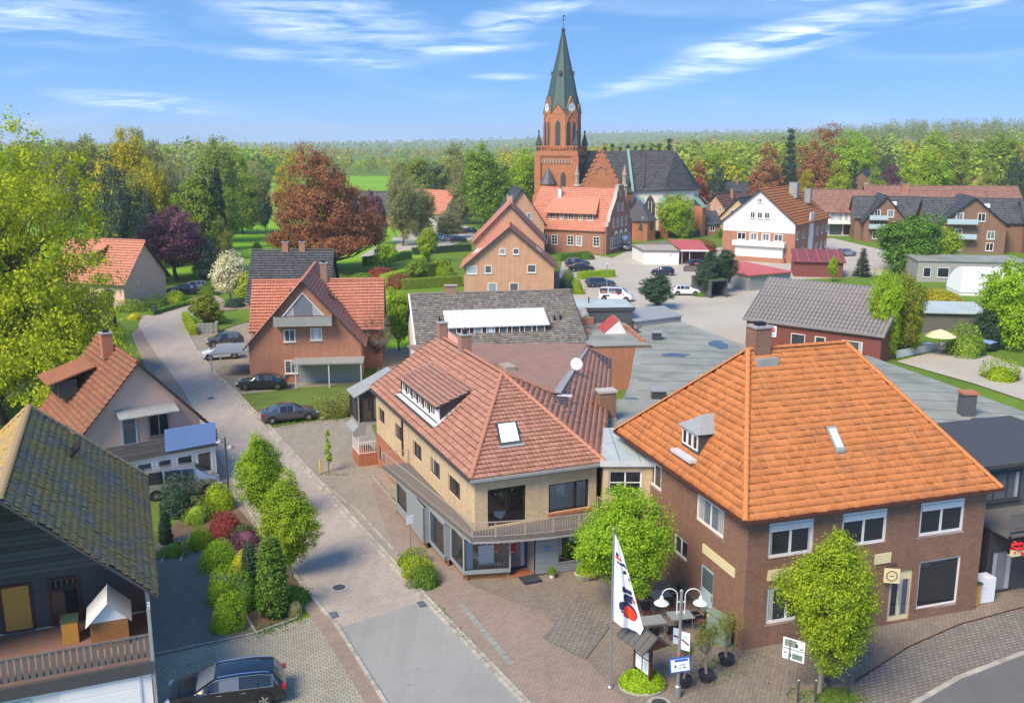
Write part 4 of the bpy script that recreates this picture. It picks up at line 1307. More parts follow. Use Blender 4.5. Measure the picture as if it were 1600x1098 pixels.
st.add([(.13 * math.cos(i * math.pi / 5 + .3) * (1 if i % 2 else .5), -.014, .33 + .16 * math.sin(i * math.pi / 5 + .3) * (1 if i % 2 else .5)) for i in range(10)], [tuple(range(10))])
st.build('star', 'sign_white', p_)
p_ = shop_thing('fitness_machine', 'small machine with white handlebar on the floor of the right shop window', 'machine', 6.4, .1, .54)
MB().tube([(-.5, 0, .06), (.5, .05, .06)], .035, 8).tube([(.2, .02, .06), (.1, .02, .8)], .03, 8).tube([(-.12, .02, .82), (.32, .02, .78)], .02, 8).build('frame', 'sign_white', p_)
MB().lathe([(.2, 0), (.2, .1)], 14, (-.2, .02, .08)).build('flywheel', 'navy', p_)
MB().obox((-.25, .02, .5), (.26, .18, .06)).tube([(-.25, .02, .1), (-.25, .02, .48)], .02, 6).build('saddle', 'black', p_)
p_ = shop_thing('hanging_garment', 'pale hanging garment at the left edge of the right shop window', 'garment', 4.95, -.35, .75)
MB().add([(-.12, 0, 1.4), (.1, 0, 1.4), (.2, .05, .1), (-.2, -.02, 0)], [(0, 1, 2, 3)]).add([(-.12, .05, 1.4), (.1, .05, 1.4), (.2, .1, .1), (-.2, .05, 0)], [(0, 1, 2, 3)]).build('cloth', 'white_cloth', p_)
MB().tube([(0, .02, 1.4), (0, .02, 1.7)], .01, 5).build('hook', 'steel', p_)
mt = shop_thing('door_mat', 'dark blue door mat before the shop entrance', 'mat', 2.95, -1.0, .022 + .1)
MB().box(-.5, .5, -.42, .42, -.015, .012).build('mat', 'navy', mt)
MB().box(-.44, .44, -.36, .36, .0125, .018).build('ribbing', 'dark_panel', mt)

# ------------------------------------------------------------------ rear building
Q = thing('rear_building', 'long white building with grey-brown tiled roof behind the corner house', 'house', (-8.3, 85.6, 0), R(10))
RF = [(-.4, -.3, 3.85), (15.9, -.3, 3.85), (15.9, 7.9, 8.0), (-.4, 7.9, 8.0)]
RK = [(15.9, 15.8, 3.9), (-.4, 15.8, 3.9), (-.4, 7.9, 8.0), (15.9, 7.9, 8.0)]
roof_base(Q, [RF, RK])
tile_field(Q, RF, 'tile_grey', .30, .36, 'pan', seed=21)
tile_field(Q, RK, 'tile_grey', .30, .36, 'pan', seed=22)
ridge_caps(Q, (-.4, 7.9, 8.05), (15.9, 7.9, 8.05), 'tile_grey', .14, .4)
mb = MB()
for x in (-.1, 15.6):
  mb.poly([(x, 0, 0), (x, 15.6, 0), (x, 15.6, 3.8), (x, 7.9, 7.85), (x, 0, 3.8)])
mb.poly([(-.1, 0, 0), (15.6, 0, 0), (15.6, 0, 3.8), (-.1, 0, 3.8)]).poly([(-.1, 15.6, 0), (15.6, 15.6, 0), (15.6, 15.6, 3.8), (-.1, 15.6, 3.8)])
mb.build('wall', 'white_plaster', Q)
MB().slab([(-.55, -.35, 3.92), (-.4, -.35, 3.92), (-.4, 7.9, 8.08), (-.55, 7.9, 8.08)], .2).build('verge_board', 'white_frame', Q)
c_ = MB().box(3.1, 4.25, 7.7, 8.3, 7.6, 8.75).build('chimney', 'brick_chimney', Q)
MB().box(3.02, 4.33, 7.62, 8.38, 8.752, 8.85).build('cap', 'concrete', c_)
for (x, y) in ((2.1, 3.9), (13.2, 3.5), (13.8, 3.6)):
  MB().obox((x, y, 4 + y * .506 + .25), (.14, .2, .5)).build('vent', 'black', Q)
# long dormer with eight white windows
MB().slab([(2.5, 1.85, 5.75), (12.4, 1.85, 5.75), (12.5, 5.3, 6.78), (2.6, 5.3, 6.78)], .09).build('dormer_roof', 'stained_sheet', Q)
sm_ = MB()
for k in range(18):
  x = 2.7 + k * .56
  sm_.add([(x - .02, 1.85, 5.755), (x + .02, 1.85, 5.755), (x + .02, 5.25, 6.80), (x - .02, 5.25, 6.80), (x, 1.85, 5.80), (x, 5.25, 6.84)], [(0, 4, 5, 3), (4, 1, 2, 5)])
sm_.build('roof_seam', 'white_metal', Q)
mb = MB()
mb.poly([(2.6, 2.05, 4.9), (12.3, 2.05, 4.9), (12.3, 2.05, 5.72), (2.6, 2.05, 5.72)])
for x in (2.6, 12.3):
  mb.poly([(x, 2.05, 4.9), (x, 5.1, 6.5), (x, 2.05, 5.72)])
mb.build('dormer_front', 'wood_dark', Q)
for k in range(8):
  window(Q, 3.15 + k * 1.2, 2.05, 4.98, -math.pi / 2, .82, .70, 'white_frame', 'pane_bright', 1, 1, .07, .05, False, name='dormer_window')
MB().box(2.3, 12.6, 1.7, 1.95, 4.82, 4.88).build('flashing', 'zinc', Q)
# hipped pink felt lean-to in front of its left end
LT = thing('stair_annex', 'small white annex with pink felt hip roof left of the chimneys', 'annex', (-8.3, 85.6, 0), R(10))
MB().box(.5, 4.2, -5.2, -.35, 0, 4.6).build('wall', 'white_plaster', LT)
a, b, c, d, e = (.2, -5.5, 4.6), (4.5, -5.5, 4.6), (4.5, -.35, 4.6), (.2, -.35, 4.6), (2.4, -2.4, 6.2)
MB().add([a, b, c, d, e], [(0, 1, 4), (1, 2, 4), (2, 3, 4), (3, 0, 4), (3, 2, 1, 0)]).build('roof', 'salmon_felt', LT)
# slate-clad block with white roof and the roof terrace in front
SB = thing('slate_block', 'dark slate clad flat block with pale roof beside the tiled rear roof', 'building', (7.0, 98.0, 0), R(4))
mb = MB()
for k in range(12):
  mb.box(-1.0, 5.6, -.03 - .012 * 0, .06, .3 + k * .43, .3 + (k + 1) * .43 - .02)
mb.build('slate_cladding', 'slate_wall', SB)
MB().box(-1.2, 5.6, .07, 5.0, 0, 5.75).build('wall', 'white_plaster', SB)
MB().box(-1.2, 5.75, -.1, 5.2, 5.77, 5.87).build('roof', 'felt_light', SB)
MB().box(-1.2, 5.8, -.16, -.1, 5.5, 5.89).box(5.75, 5.8, -.1, 5.2, 5.5, 5.89).build('roof_edge', 'dark_gutter', SB)
MB().tube([(1.4, 3, 5.8), (1.4, 3, 6.5)], .07, 8).build('vent_pipe', 'black', SB)
window(SB, .3, -.04, 4.4, -math.pi / 2, 1.2, 1.0, 'white_frame', 'pane_bright', 1, 1, .08, .04)
TB = thing('terrace_block', 'low block with roof terrace between tiled roof and slate block', 'building', (7.3, 86.6, 0), R(6))
MB().box(-.1, 5.5, 0, 11.0, 0, 4.2).build('wall', 'brick_rust', TB)
MB().box(-.2, 5.6, -.1, 11.0, 4.202, 4.3).build('roof', 'felt_grey', TB)
for k, (x, y, w, h) in enumerate(((.0, 9.8, .5, 1.0), (.35, 9.9, .9, .8), (1.2, 9.9, .9, .8), (.0, 8.6, .5, .5), (.1, 7.4, .5, .5), (.2, 6.2, .5, .5), (.3, 5.0, .5, .5))):
  MB().box(x, x + w, y, y + .5, 4.3, 4.3 + h).build('parapet_step', 'brick_rust', TB)
for k in range(7):
  MB().box(4.9, 5.35, 1.0 + k * 1.15, 1.95 + k * 1.15, 4.3, 4.55 + .05 * (k % 2)).build('parapet_step', 'brick_rust', TB)
SR = thing('roof_lantern', 'small red ribbed roof with white triangular end on the terrace', 'roof lantern', (9.0, 92.2, 4.3), R(6))
mb = MB().add([(0, 0, 0), (2.3, 0, 0), (2.3, 3.4, 0), (0, 3.4, 0), (1.5, 0, 1.3), (1.5, 3.4, 1.3)], [(0, 4, 5, 3), (4, 1, 2, 5)])
mb.build('roof', 'red_sheet', SR)
MB().add([(.05, -.02, 0), (2.25, -.02, 0), (1.5, -.02, 1.25), (.05, .06, 0), (2.25, .06, 0), (1.5, .06, 1.25)], [(0, 1, 2), (3, 5, 4), (0, 2, 5, 3), (1, 4, 5, 2)]).build('gable', 'white_plaster', SR)
mb = MB()
for k in range(9):
  t = k / 8
  mb.obox((.75, .2 + t * 3.0, .66), (2.0, .04, .04), 0, 0, -math.atan2(1.3, 1.5))
mb.build('seams', 'maroon_sheet', SR)
mb = MB()
for k in range(4):
  mb.obox((1.92, .3 + k * .8, .68), (.06, .05, 1.5), 0, 0, -math.atan2(.8, 1.3))
mb.build('glazing_bars', 'white_frame', SR)
g2 = thing('satellite_dish', 'grey satellite dish beside the tiled rear roof and slate wall', 'satellite dish', (6.9, 94.0, 0), R(10))
dish(g2, (0, 0, 6.1), .55, (-.1, -1, .4), 'concrete')
MB().tube([(0, .15, 4.3), (0, .1, 6.0)], .04, 6).build('mast', 'steel', g2)
bc = thing('brick_stack', 'broad brick chimney stack beside the corner house roof', 'chimney', (6.1, 60.2, 0), R(15))
MB().box(-.55, .55, -.4, .4, 0, 6.9).build('stack', 'brick_brown', bc)
MB().box(-.62, .62, -.47, .47, 6.902, 7.05).build('cap', 'light_stone', bc)
MB().box(-.6, .6, -.45, .45, 5.0, 5.2).build('flashing', 'zinc', bc)

# ================================================================== neighbouring houses
def gable_block(root, x0, x1, y0, y1, ze, zr, axis, wall_m, roof_m, over=.4, tile=(.28, .36), z0=0.0, gable_m=None, prof='pan', seed=5, caps=True, holes=(), verge=None):
  """walls and a gable roof; the ridge runs along `axis` ('x' or 'y'); over-hang at eaves and verges"""
  mb = MB()
  if axis == 'y':
    xm = (x0 + x1) / 2
    for y in (y0, y1):
      mb.poly([(x0, y, z0), (x1, y, z0), (x1, y, ze), (x0, y, ze)])
    mb.poly([(x0, y0, z0), (x0, y1, z0), (x0, y1, ze), (x0, y0, ze)]).poly([(x1, y0, z0), (x1, y1, z0), (x1, y1, ze), (x1, y0, ze)])
    gb = [MB().poly([(x0, y, ze), (x1, y, ze), (xm, y, zr - .1)]) for y in (y0, y1)]
    k = (zr - ze) / (xm - x0)
    a = [(x0 - over, y0 - over, ze - over * k), (x0 - over, y1 + over, ze - over * k), (xm, y1 + over, zr), (xm, y0 - over, zr)]
    b = [(x1 + over, y1 + over, ze - over * k), (x1 + over, y0 - over, ze - over * k), (xm, y0 - over, zr), (xm, y1 + over, zr)]
    rp = ((xm, y0 - over, zr + .05), (xm, y1 + over, zr + .05))
  else:
    ym = (y0 + y1) / 2
    for x in (x0, x1):
      mb.poly([(x, y0, z0), (x, y1, z0), (x, y1, ze), (x, y0, ze)])
    mb.poly([(x0, y0, z0), (x1, y0, z0), (x1, y0, ze), (x0, y0, ze)]).poly([(x0, y1, z0), (x1, y1, z0), (x1, y1, ze), (x0, y1, ze)])
    gb = [MB().poly([(x, y0, ze), (x, y1, ze), (x, ym, zr - .1)]) for x in (x0, x1)]
    k = (zr - ze) / (ym - y0)
    a = [(x1 + over, y0 - over, ze - over * k), (x0 - over, y0 - over, ze - over * k), (x0 - over, ym, zr), (x1 + over, ym, zr)]
    b = [(x0 - over, y1 + over, ze - over * k), (x1 + over, y1 + over, ze - over * k), (x1 + over, ym, zr), (x0 - over, ym, zr)]
    rp = ((x0 - over, ym, zr + .05), (x1 + over, ym, zr + .05))
  mb.build('wall', wall_m, root)
  for q in gb:
    q.build('gable', gable_m or wall_m, root)
  roof_base(root, [a, b], verge or 'dark_panel')
  if tile:
    for i, p in enumerate((a, b)):
      tile_field(root, p, roof_m, tile[0], tile[1], prof, holes, seed=seed + i, gap=.05 if tile[0] < .4 else .015)
  if caps:
    ridge_caps(root, rp[0], rp[1], roof_m, .14, .42)
  return a, b

def chimney(root, x, y, w, z0, z1, mat='brick_chimney', d=None):
  d = d or w
  c = MB().box(x - w / 2, x + w / 2, y - d / 2, y + d / 2, z0, z1).build('chimney', mat, root)
  MB().box(x - w / 2 - .06, x + w / 2 + .06, y - d / 2 - .06, y + d / 2 + .06, z1 + .002, z1 + .1).build('cap', 'concrete', c)
  MB().box(x - w / 4, x + w / 4, y - d / 4, y + d / 4, z1 + .1, z1 + .28).build('flue', 'black', c)
  return c

FR = -math.pi / 2      # facing the local -y side (front)
LF = math.pi           # facing local -x
RT = 0.0               # facing local +x
BK = math.pi / 2

# --- brown brick house with the orange hip roof
O = thing('orange_roof_house', 'brown brick house with large bright orange hip roof beside the plaza', 'house', (10.22, 39.43, 0), R(17.5))
OX, OY, OE, OR = 13.95, 14.23, 6.5, 12.43
P1, P2 = (4.07, 7.15, OR), (9.9, 7.2, OR)
OF = [(0, 0, OE), (OX, 0, OE), P2, P1]
OL = [(0, OY, OE), (0, 0, OE), P1]
OB = [(OX, OY, OE), (0, OY, OE), P1, P2]
ORT = [(OX, 0, OE), (OX, OY, OE), P2]
roof_base(O, [OF, OL, OB, ORT], 'wood_dark')
OSK = [(6.05, 2.2, 8.42), (6.55, 2.2, 8.42), (6.65, 3.25, 9.3), (6.15, 3.25, 9.3)]
for i, p in enumerate((OF, OL, OB, ORT)):
  tile_field(O, p, 'tile_orange', .28, .36, 'flat', [OSK] if i == 0 else [], seed=31 + i, jitter=.012, gap=.012, lip=.035)
for a, b in (((0, 0, OE), P1), ((OX, 0, OE), P2), ((OX, OY, OE), P2), ((0, OY, OE), P1), (P1, P2)):
  ridge_caps(O, Vector(a) + Vector((0, 0, .04)), Vector(b) + Vector((0, 0, .04)), 'tile_orange', .13, .4)
FWIN = [(1.5, 3.87, 4.35, 6.05), (5.35, 7.85, 4.35, 6.05), (9.7, 12.3, 4.35, 6.05), (1.6, 3.8, 1.1, 2.9), (5.3, 6.9, 1.1, 2.9), (8.3, 9.6, .15, 2.75), (9.95, 12.4, .55, 3.05)]
SWIN = [(2.5, 5.2, 4.55, 5.95), (5.9, 7.4, 1.9, 3.0), (3.2, 4.5, .1, 2.6), (9.0, 11.0, 4.55, 5.95)]
mb = MB()
wall(mb, .42, OX - .42, 0, OE - .1, .42, 0, -1, FWIN, .18)
wall(mb, .42, OY - .42, 0, OE - .1, .42, 1, -1, SWIN, .18)
mb.poly([(OX - .42, .42, 0), (OX - .42, OY - .42, 0), (OX - .42, OY - .42, OE), (OX - .42, .42, OE)])
mb.poly([(.42, OY - .42, 0), (OX - .42, OY - .42, 0), (OX - .42, OY - .42, OE), (.42, OY - .42, OE)])
mb.build('wall', 'brick_dark', O)
MB().box(.3, OX - .3, .3, OY - .3, OE - .14, OE - .08).build('soffit', 'wood_dark', O)
mb = MB().box(-.1, 0, -.1, OY + .1, OE - .14, OE - .02).box(0, OX + .1, -.1, 0, OE - .14, OE - .02)
mb.build('gutter', 'wood_dark', O)
for i, (a, b, c, d) in enumerate(FWIN):
  if i == 5:
    do = MB().box(a, b, .50, .56, c, d).build('door', 'sign_cream', O)
    MB().box(a + .7, b - .12, .47, .5, c + .3, d - .5).build('pane', 'pane', do)
    MB().box(a + .12, a + .55, .47, .5, c + .3, d - .5).build('pane', 'pane', do)
    MB().tube([(a + .62, .42, 1.0), (a + .62, .42, 1.5)], .02, 6).build('handle', 'steel', do)
  else:
    window(O, (a + b) / 2, .42 + .1, c, FR, b - a, d - c, 'white_frame', 'pane', 1 if i == 6 else 2, 1, .14 if i < 5 else .1, .03, True, 'white_frame', name='window')
    if i < 3:
      MB().box(a + .1, b - .1, .42, .50, d - .42, d - .14).build('shutter_box', 'white_frame', O)
for i, (a, b, c, d) in enumerate(SWIN):
  if i == 2:
    do = MB().box(.5, .55, a, b, c, d).build('door', 'pale_blue', O)
    MB().box(.47, .5, a + .15, b - .15, c + 1.3, d - .2).build('pane', 'pane_bright', do)
    MB().tube([(.44, a + .18, 1.0), (.44, a + .18, 1.3)], .02, 6).build('handle', 'steel', do)
  else:
    window(O, .42 + .1, (a + b) / 2, c, LF, b - a, d - c, 'white_frame', 'pane', 2, 1, .13, .03)
for (x0, x1, z0, z1) in ((1.55, 3.6, 3.3, 3.8), (7.3, 8.2, 3.3, 3.8)):
  MB().box(x0, x1, .36, .416, z0, z1).build('fascia_sign', 'sign_cream', O)
MB().box(.36, .416, 1.3, 4.3, 3.2, 3.65).build('fascia_sign', 'sign_cream', O)
chimney(O, 4.75, 7.3, .9, 11.4, 13.55, 'brick_dark')
MB().box(4.15, 5.35, 6.3, 7.9, 11.7, 12.1).build('flashing', 'zinc', O)
n_ = newell(OF)
sk = [Vector(p) + n_ * .09 for p in OSK]
MB().slab([tuple(p) for p in sk], .14).build('skylight_frame', 'zinc', O)
ctr = sum(sk, Vector()) / 4
MB().slab([tuple(ctr + (p - ctr) * .78 + n_ * .03) for p in sk], .02).build('skylight_pane', 'skylight_pane', O)
# hooded dormer on the left slope
mb = MB().box(.75, 2.4, 5.75, 7.55, 7.5, 8.75)
mb.build('dormer', 'slate_dark', O)
MB().add([(.55, 5.6, 8.72), (.55, 7.7, 8.72), (2.45, 7.7, 8.72), (2.45, 5.6, 8.72), (1.5, 6.65, 9.45), (3.0, 6.65, 9.45)],
    [(0, 1, 4), (1, 2, 5, 4), (0, 4, 5, 3)]).build('dormer_roof', 'zinc', O)
for y in (6.1, 6.65, 7.2):
  window(O, .74, y, 7.8, LF, .5, .8, 'white_frame', 'pane', 1, 1, .07, .04, False, name='dormer_window')
MB().box(.2, .75, 5.6, 7.7, 7.3, 7.45).build('flashing', 'white_metal', O)
# hanging sign with a wreath
hs = thing('hanging_sign', 'square cream hanging sign with dark round wreath on brown brick wall', 'sign', tuple(Matrix.Translation((10.22, 39.43, 0)) @ Matrix.Rotation(R(17.5), 4, 'Z') @ Vector((8.1, .1, 2.75))), R(17.5 - 25))
MB().box(-.36, .36, -.03, .03, -.36, .36).build('board', 'sign_cream', hs)
rg = MB()
for k in range(14):
  a = k * math.pi / 7
  rg.obox((.24 * math.cos(a), -.036, .24 * math.sin(a)), (.09, .01, .05), 0, 0, -a + .7)
rg.build('wreath', 'wood_dark', hs)
MB().box(-.1, .1, -.038, -.0305, -.02, .02).build('lettering', 'wood_dark', hs)
MB().tube([(-.3, .0, .42), (.3, .45, .42)], .02, 6).build('bracket', 'black', hs)

# --- yellow brick link with white window, and flat roofs
K = thing('link_building', 'low yellow brick link with white window between the corner house and orange roof', 'building', (4.95, 49.4, 0), 0)
mb = MB()
wall(mb, 0, 2.9, 0, 5.75, 0, 0, -1, [(.3, 2.1, 3.95, 5.3)], .15)
mb.box(.02, 2.9, .2, 6.0, 0, 5.73)
mb.build('wall', 'brick_yellow', K)
window(K, 1.2, .1, 3.95, FR, 1.8, 1.35, 'white_frame', 'pane', 2, 2, .09, .02, True)
MB().box(-.15, 2.95, -.15, 6.2, 5.752, 5.87).build('roof', 'felt_light', K)
MB().box(-.2, 3.0, -.2, -.152, 5.63, 5.91).build('roof_edge', 'white_metal', K)
for x in (.9, 2.0):
  MB().box(x - .012, x + .012, -.1, 6.1, 5.871, 5.88).build('roof_joint', 'dark_gutter', K)
MB().box(.9, 5.4, 6.25, 15.8, 0, 4.9).build('rear_block', 'brick_yellow', K)
MB().box(.8, 5.5, 6.25, 15.9, 4.902, 5.0).build('rear_roof', 'felt_grey', K)
gt = MB()
for k in range(12):
  gt.box(.9 + k * .15, 1.02 + k * .15, -.3, -.25, 0, 2.2)
tag(gt.build('board_gate', 'wood_dark'), 'dark wooden board gate below the yellow brick link', 'gate').location = (5.4, 49.2, 0)

FL = thing('flat_roof_hall', 'wide flat grey felt roof hall behind the orange roofed house', 'building', (0, 0, 0))
fp = [(7.6, 66.5), (9.2, 73.0), (12.9, 96.0), (15.5, 101.8), (17.6, 101.0), (22.2, 87.0), (27.0, 74.0), (25, 60), (10.5, 62)]
MB().prism(fp, 0, 3.75).build('wall', 'brick_brown', FL)
MB().prism([(x * 1.003 + .05 * (1 if i in (4, 5, 6, 7) else -1), y) for i, (x, y) in enumerate(fp)], 3.752, 4.0).build('roof', 'felt_grey', FL)
for (p, s) in (((10.9, 69.0), 1.0), ((14.0, 91.0), .8), ((18.0, 78.0), .6)):
  c_ = MB().box(p[0] - s / 2, p[0] + s / 2, p[1] - .5, p[1] + .5, 4.0, 4.7).build('roof_vent', 'dark_panel', FL)
  MB().box(p[0] - s / 2 - .1, p[0] + s / 2 + .1, p[1] - .6, p[1] + .6, 4.702, 4.8).build('lid', 'zinc', c_)
MB().prism([(12.9, 97.2), (18.0, 100.6), (17.0, 106.5), (11.8, 104.5)], 0, 4.5).build('rear_block', 'concrete', FL)
MB().prism([(12.7, 97.0), (18.2, 100.5), (17.1, 106.8), (11.6, 104.7)], 4.502, 4.62).build('rear_roof', 'zinc', FL)
for k in range(9):
  t = (k + .5) / 9
  a, b = Vector((9.2 + 4.5 * t, 70 + 27 * t, 4.008)), Vector((26.0 - 6.5 * t, 70 + 24 * t, 4.008))
  d = b - a
  MB().obox((a + b) / 2, (d.length * .98, .09, .012), math.atan2(d.y, d.x)).build('roof_seam', 'felt_dark', FL)
for (x, y, rx, ry) in ((8.9, 68.0, 1.0, 1.3), (14.5, 84.0, 1.4, .8), (19.5, 88.5, .9, 1.8), (12.2, 95.0, .8, 1.5)):
  rsq = random.Random(int(x * 10))
  MB().poly([(x + rx * math.cos(k * .42) * rsq.uniform(.7, 1.2), y + ry * math.sin(k * .42) * rsq.uniform(.7, 1.2), 4.006) for k in range(15)]).build('puddle', 'puddle', FL)
FR2 = thing('flat_roof_store', 'grey flat roofed store with raised edge right of the orange roof', 'building', (0, 0, 0))
fp = [(27.2, 62.5), (29.9, 53.6), (34, 48), (41, 56), (36.5, 64.5), (31.8, 83.5), (27.6, 80.5)]
MB().prism(fp, 0, 3.72).build('wall', 'wood_grey', FR2)
MB().prism([(34.4 + (x - 34.4) * 1.02, 62 + (y - 62) * 1.01) for x, y in fp], 3.724, 4.05).build('roof', 'felt_grey', FR2)
c_ = MB().box(31.3, 32.2, 64.2, 65.1, 4.05, 5.6).build('chimney', 'slate_wall', FR2)
MB().box(31.2, 32.3, 64.1, 65.2, 5.602, 5.75).build('cap', 'terracotta', c_)
MB().tube([(33.0, 57.5, 4.05), (33.0, 57.5, 4.4)], .12, 8).build('vent_pipe', 'dark_gutter', FR2)
for k in range(7):
  t = (k + .5) / 7
  a, b = Vector((28.5 - .6 * t, 62.5 + 18 * t, 4.058)), Vector((38.0 - 6.0 * t, 60.0 + 21 * t, 4.058))
  d = b - a
  MB().obox((a + b) / 2, (d.length * .98, .09, .012), math.atan2(d.y, d.x)).build('roof_seam', 'felt_dark', FR2)
MB().poly([(32.5 + 1.0 * math.cos(k * .5), 63.3 + .7 * math.sin(k * .5), 4.056) for k in range(12)]).build('puddle', 'puddle', FR2)
BQ = thing('dark_side_house', 'dark side house with timber balcony and red window boxes at the right edge', 'house', (24.4, 44.9, 0), R(17.5))
MB().box(0, 9, .6, 9, 0, 3.6).build('wall', 'slate_dark', BQ)
MB().box(-.1, 9, -.6, 9, 3.602, 3.75).build('terrace', 'wood_grey', BQ)
MB().box(0, 9, 2.5, 9, 3.752, 6.2).build('upper_wall', 'slate_wall', BQ)
MB().box(-.3, 9.2, 2.0, 9.2, 6.202, 6.4).build('roof', 'slate_dark', BQ)
for k in range(6):
  MB().box(-.05, 9, -.58, -.54, 3.9 + k * .17, 4.03 + k * .17).build('rail_board', 'wood_grey', BQ)
window(BQ, 2.2, 2.49, 4.2, FR, 2.6, 1.6, 'dark_panel', 'pane_bright', 3, 1, .1, .05)
for (x, w) in ((.9, 1.4), (3.4, 1.4)):
  window(BQ, x, .59, .1, FR, w, 2.3, 'dark_panel', 'pane', 1, 1, .1, .05, False)
for k in range(3):
  fb = thing('flower_box', '%s cream flower box of bright red flowers under the timber balcony' % ('left', 'middle', 'right')[k], 'flower box', tuple(BQ.location + Vector((math.cos(R(17.5)) * (.6 + k * 1.7) + .25, math.sin(R(17.5)) * (.6 + k * 1.7) - .7, 2.75))), R(17.5), 'red flower boxes')
  MB().box(-.65, .65, -.16, .16, 0, .3).build('box', 'sign_cream', fb)
  rs = random.Random(k)
  fl_ = MB()
  for j in range(60):
    fl_.obox((rs.uniform(-.62, .62), rs.uniform(-.28, .15), rs.uniform(.05, .62)), (.13, .13, .1), rs.uniform(0, 3), rs.uniform(0, 1))
  fl_.build('blooms', 'red_cloth', fb)
  MB().box(-.7, -.66, 0, .14, .1, 1.0).box(.66, .7, 0, .14, .1, 1.0).build('hanger', 'black', fb)

# --- brick house with red roof and front gable
B1 = thing('red_gable_house', 'brick house with red tiled gable roof and triangular balcony window', 'house', (-25.1, 89.4, 0), R(6))
gable_block(B1, 0, 10.6, 0, 13, 3.9, 9.9, 'y', 'brick_rust', 'tile_salmon', .45, seed=41)
gable_block(B1, -.3, 12.4, 5.0, 12.0, 4.6, 8.7, 'x', 'brick_rust', 'tile_salmon', .4, seed=43)
for (x, z, w, h) in ((3.9, 4.0, 1.1, 1.2), (6.4, 4.1, 1.1, 1.2), (3.9, .9, 1.2, 1.3), (6.6, .9, 1.2, 1.3)):
  window(B1, x, -.01, z, FR, w, h, 'white_frame', 'pane_bright', 2, 1, .09, .05)
MB().add([(3.5, -.06, 6.5), (7.1, -.06, 6.5), (5.3, -.06, 8.6), (3.5, .04, 6.5), (7.1, .04, 6.5), (5.3, .04, 8.6)], [(0, 1, 2), (3, 5, 4), (0, 3, 4, 1), (1, 4, 5, 2), (2, 5, 3, 0)]).build('gable_window', 'pane', B1)
MB().tube([(3.4, -.1, 6.5), (5.3, -.1, 8.7), (7.2, -.1, 6.5)], .08, 4).build('window_frame', 'white_frame', B1)
bl = MB().box(2.6, 8.0, -1.2, -.02, 5.7, 5.85).build('balcony', 'concrete', B1)
MB().box(2.6, 8.0, -1.2, -1.14, 5.85, 6.6).box(2.6, 2.66, -1.14, -.02, 5.85, 6.6).box(7.94, 8.0, -1.14, -.02, 5.85, 6.6).build('balcony_parapet', 'zinc', bl)
MB().box(4.3, 10.9, -2.6, -.05, 2.3, 2.45).build('canopy', 'zinc', B1)
for x in (4.5, 7.6, 10.6):
  MB().box(x, x + .12, -2.5, -2.38, 0, 2.3).build('canopy_post', 'grey_frame', B1)
MB().box(4.6, 10.5, -.25, -.03, 0, 2.2).build('glazed_front', 'pane_bright', B1)
MB().slab([(-4.2, 2.2, 2.45), (-.05, 2.2, 2.7), (-.05, 7, 2.7), (-4.2, 7, 2.45)], .12).build('carport_roof', 'zinc', B1)
for (x, y) in ((-4.1, 2.3), (-4.1, 6.8)):
  MB().box(x, x + .12, y, y + .12, 0, 2.34).build('carport_post', 'grey_frame', B1)
for (x, y) in ((7.7, 5.5), (3.0, 8.2)):
  MB().obox((x, y, 12.0 - abs(x - 5.3) * 1.03 - 2.0), (.9, 1.2, .12), 0, 0, .8 if x > 5.3 else -.8).build('skylight', 'pane', B1)
chimney(B1, 6.6, 8.5, .7, 8, 10.4)
# grey roofed house behind it
B2 = thing('grey_roof_house', 'brick house with dark grey roof and two small chimneys before the copper beech', 'house', (-30.5, 110.0, 0), R(2))
gable_block(B2, 0, 9.0, 0, 9, 5.0, 10.0, 'x', 'brick_rust', 'tile_charcoal', .4, seed=45)
chimney(B2, 3.6, 4.6, .7, 9.4, 10.9, 'brick_rust')
chimney(B2, 5.6, 4.6, .7, 9.4, 10.9, 'brick_rust')
for x in (2, 5, 7.4):
  window(B2, x, -.01, 3.0, FR, 1.1, 1.3, 'white_frame', 'pane', 2)
# salmon house
B3 = thing('salmon_brick_house', 'salmon brick house with red gable roof behind the long grey tiled roof', 'house', (-7.1, 141, 0), 0)
gable_block(B3, 0, 13.3, 0, 10, 4.8, 10.4, 'y', 'brick_salmon', 'tile_salmon', .6, (.35, .45), seed=47)
gable_block(B3, 1.2, 12.2, 10, 24, 7.4, 13.0, 'y', 'brick_salmon', 'tile_salmon', .5, (.35, .45), seed=49)
for (x, z, w, h) in ((5.7, 6.4, .9, .9), (7.7, 6.4, .9, .9), (3.6, 3.6, 1.1, 1.2), (10.0, 3.7, 1.3, 1.2), (4.2, .9, 1.4, 1.3), (7.4, .9, 1.4, 1.3), (1.2, 3.5, 1.5, 1.2)):
  window(B3, x, -.01, z, FR, w, h, 'white_frame', 'pane_bright', 1, 1, .1, .05)
for k, (x, y) in enumerate(((2.2, 3.0), (1.6, 6.5), (11.2, 4.5))):
  MB().obox((x, y, 4.8 + (5.6 / 6.65) * (6.65 - abs(x - 6.65)) + .1), (1.1, 1.5, .1), 0, 0, -.7 if x < 6 else .7).build('skylight', 'skylight_pane', B3)
MB().box(12.3, 14.2, 2.0, 6.0, 0, 3.0).build('side_porch', 'slate_wall', B3)
chimney(B3, 6.7, 17, .9, 12.4, 14.0, 'brick_salmon')
B4 = thing('tan_gable_house', 'tan brick gable house with dark roof left of the church tower', 'house', (-2.5, 192, 0), R(8))
gable_block(B4, 0, 9.0, 0, 12, 6.8, 13.4, 'y', 'brick_salmon', 'tile_charcoal', .5, (.45, .6), seed=51, gable_m='brick_salmon')
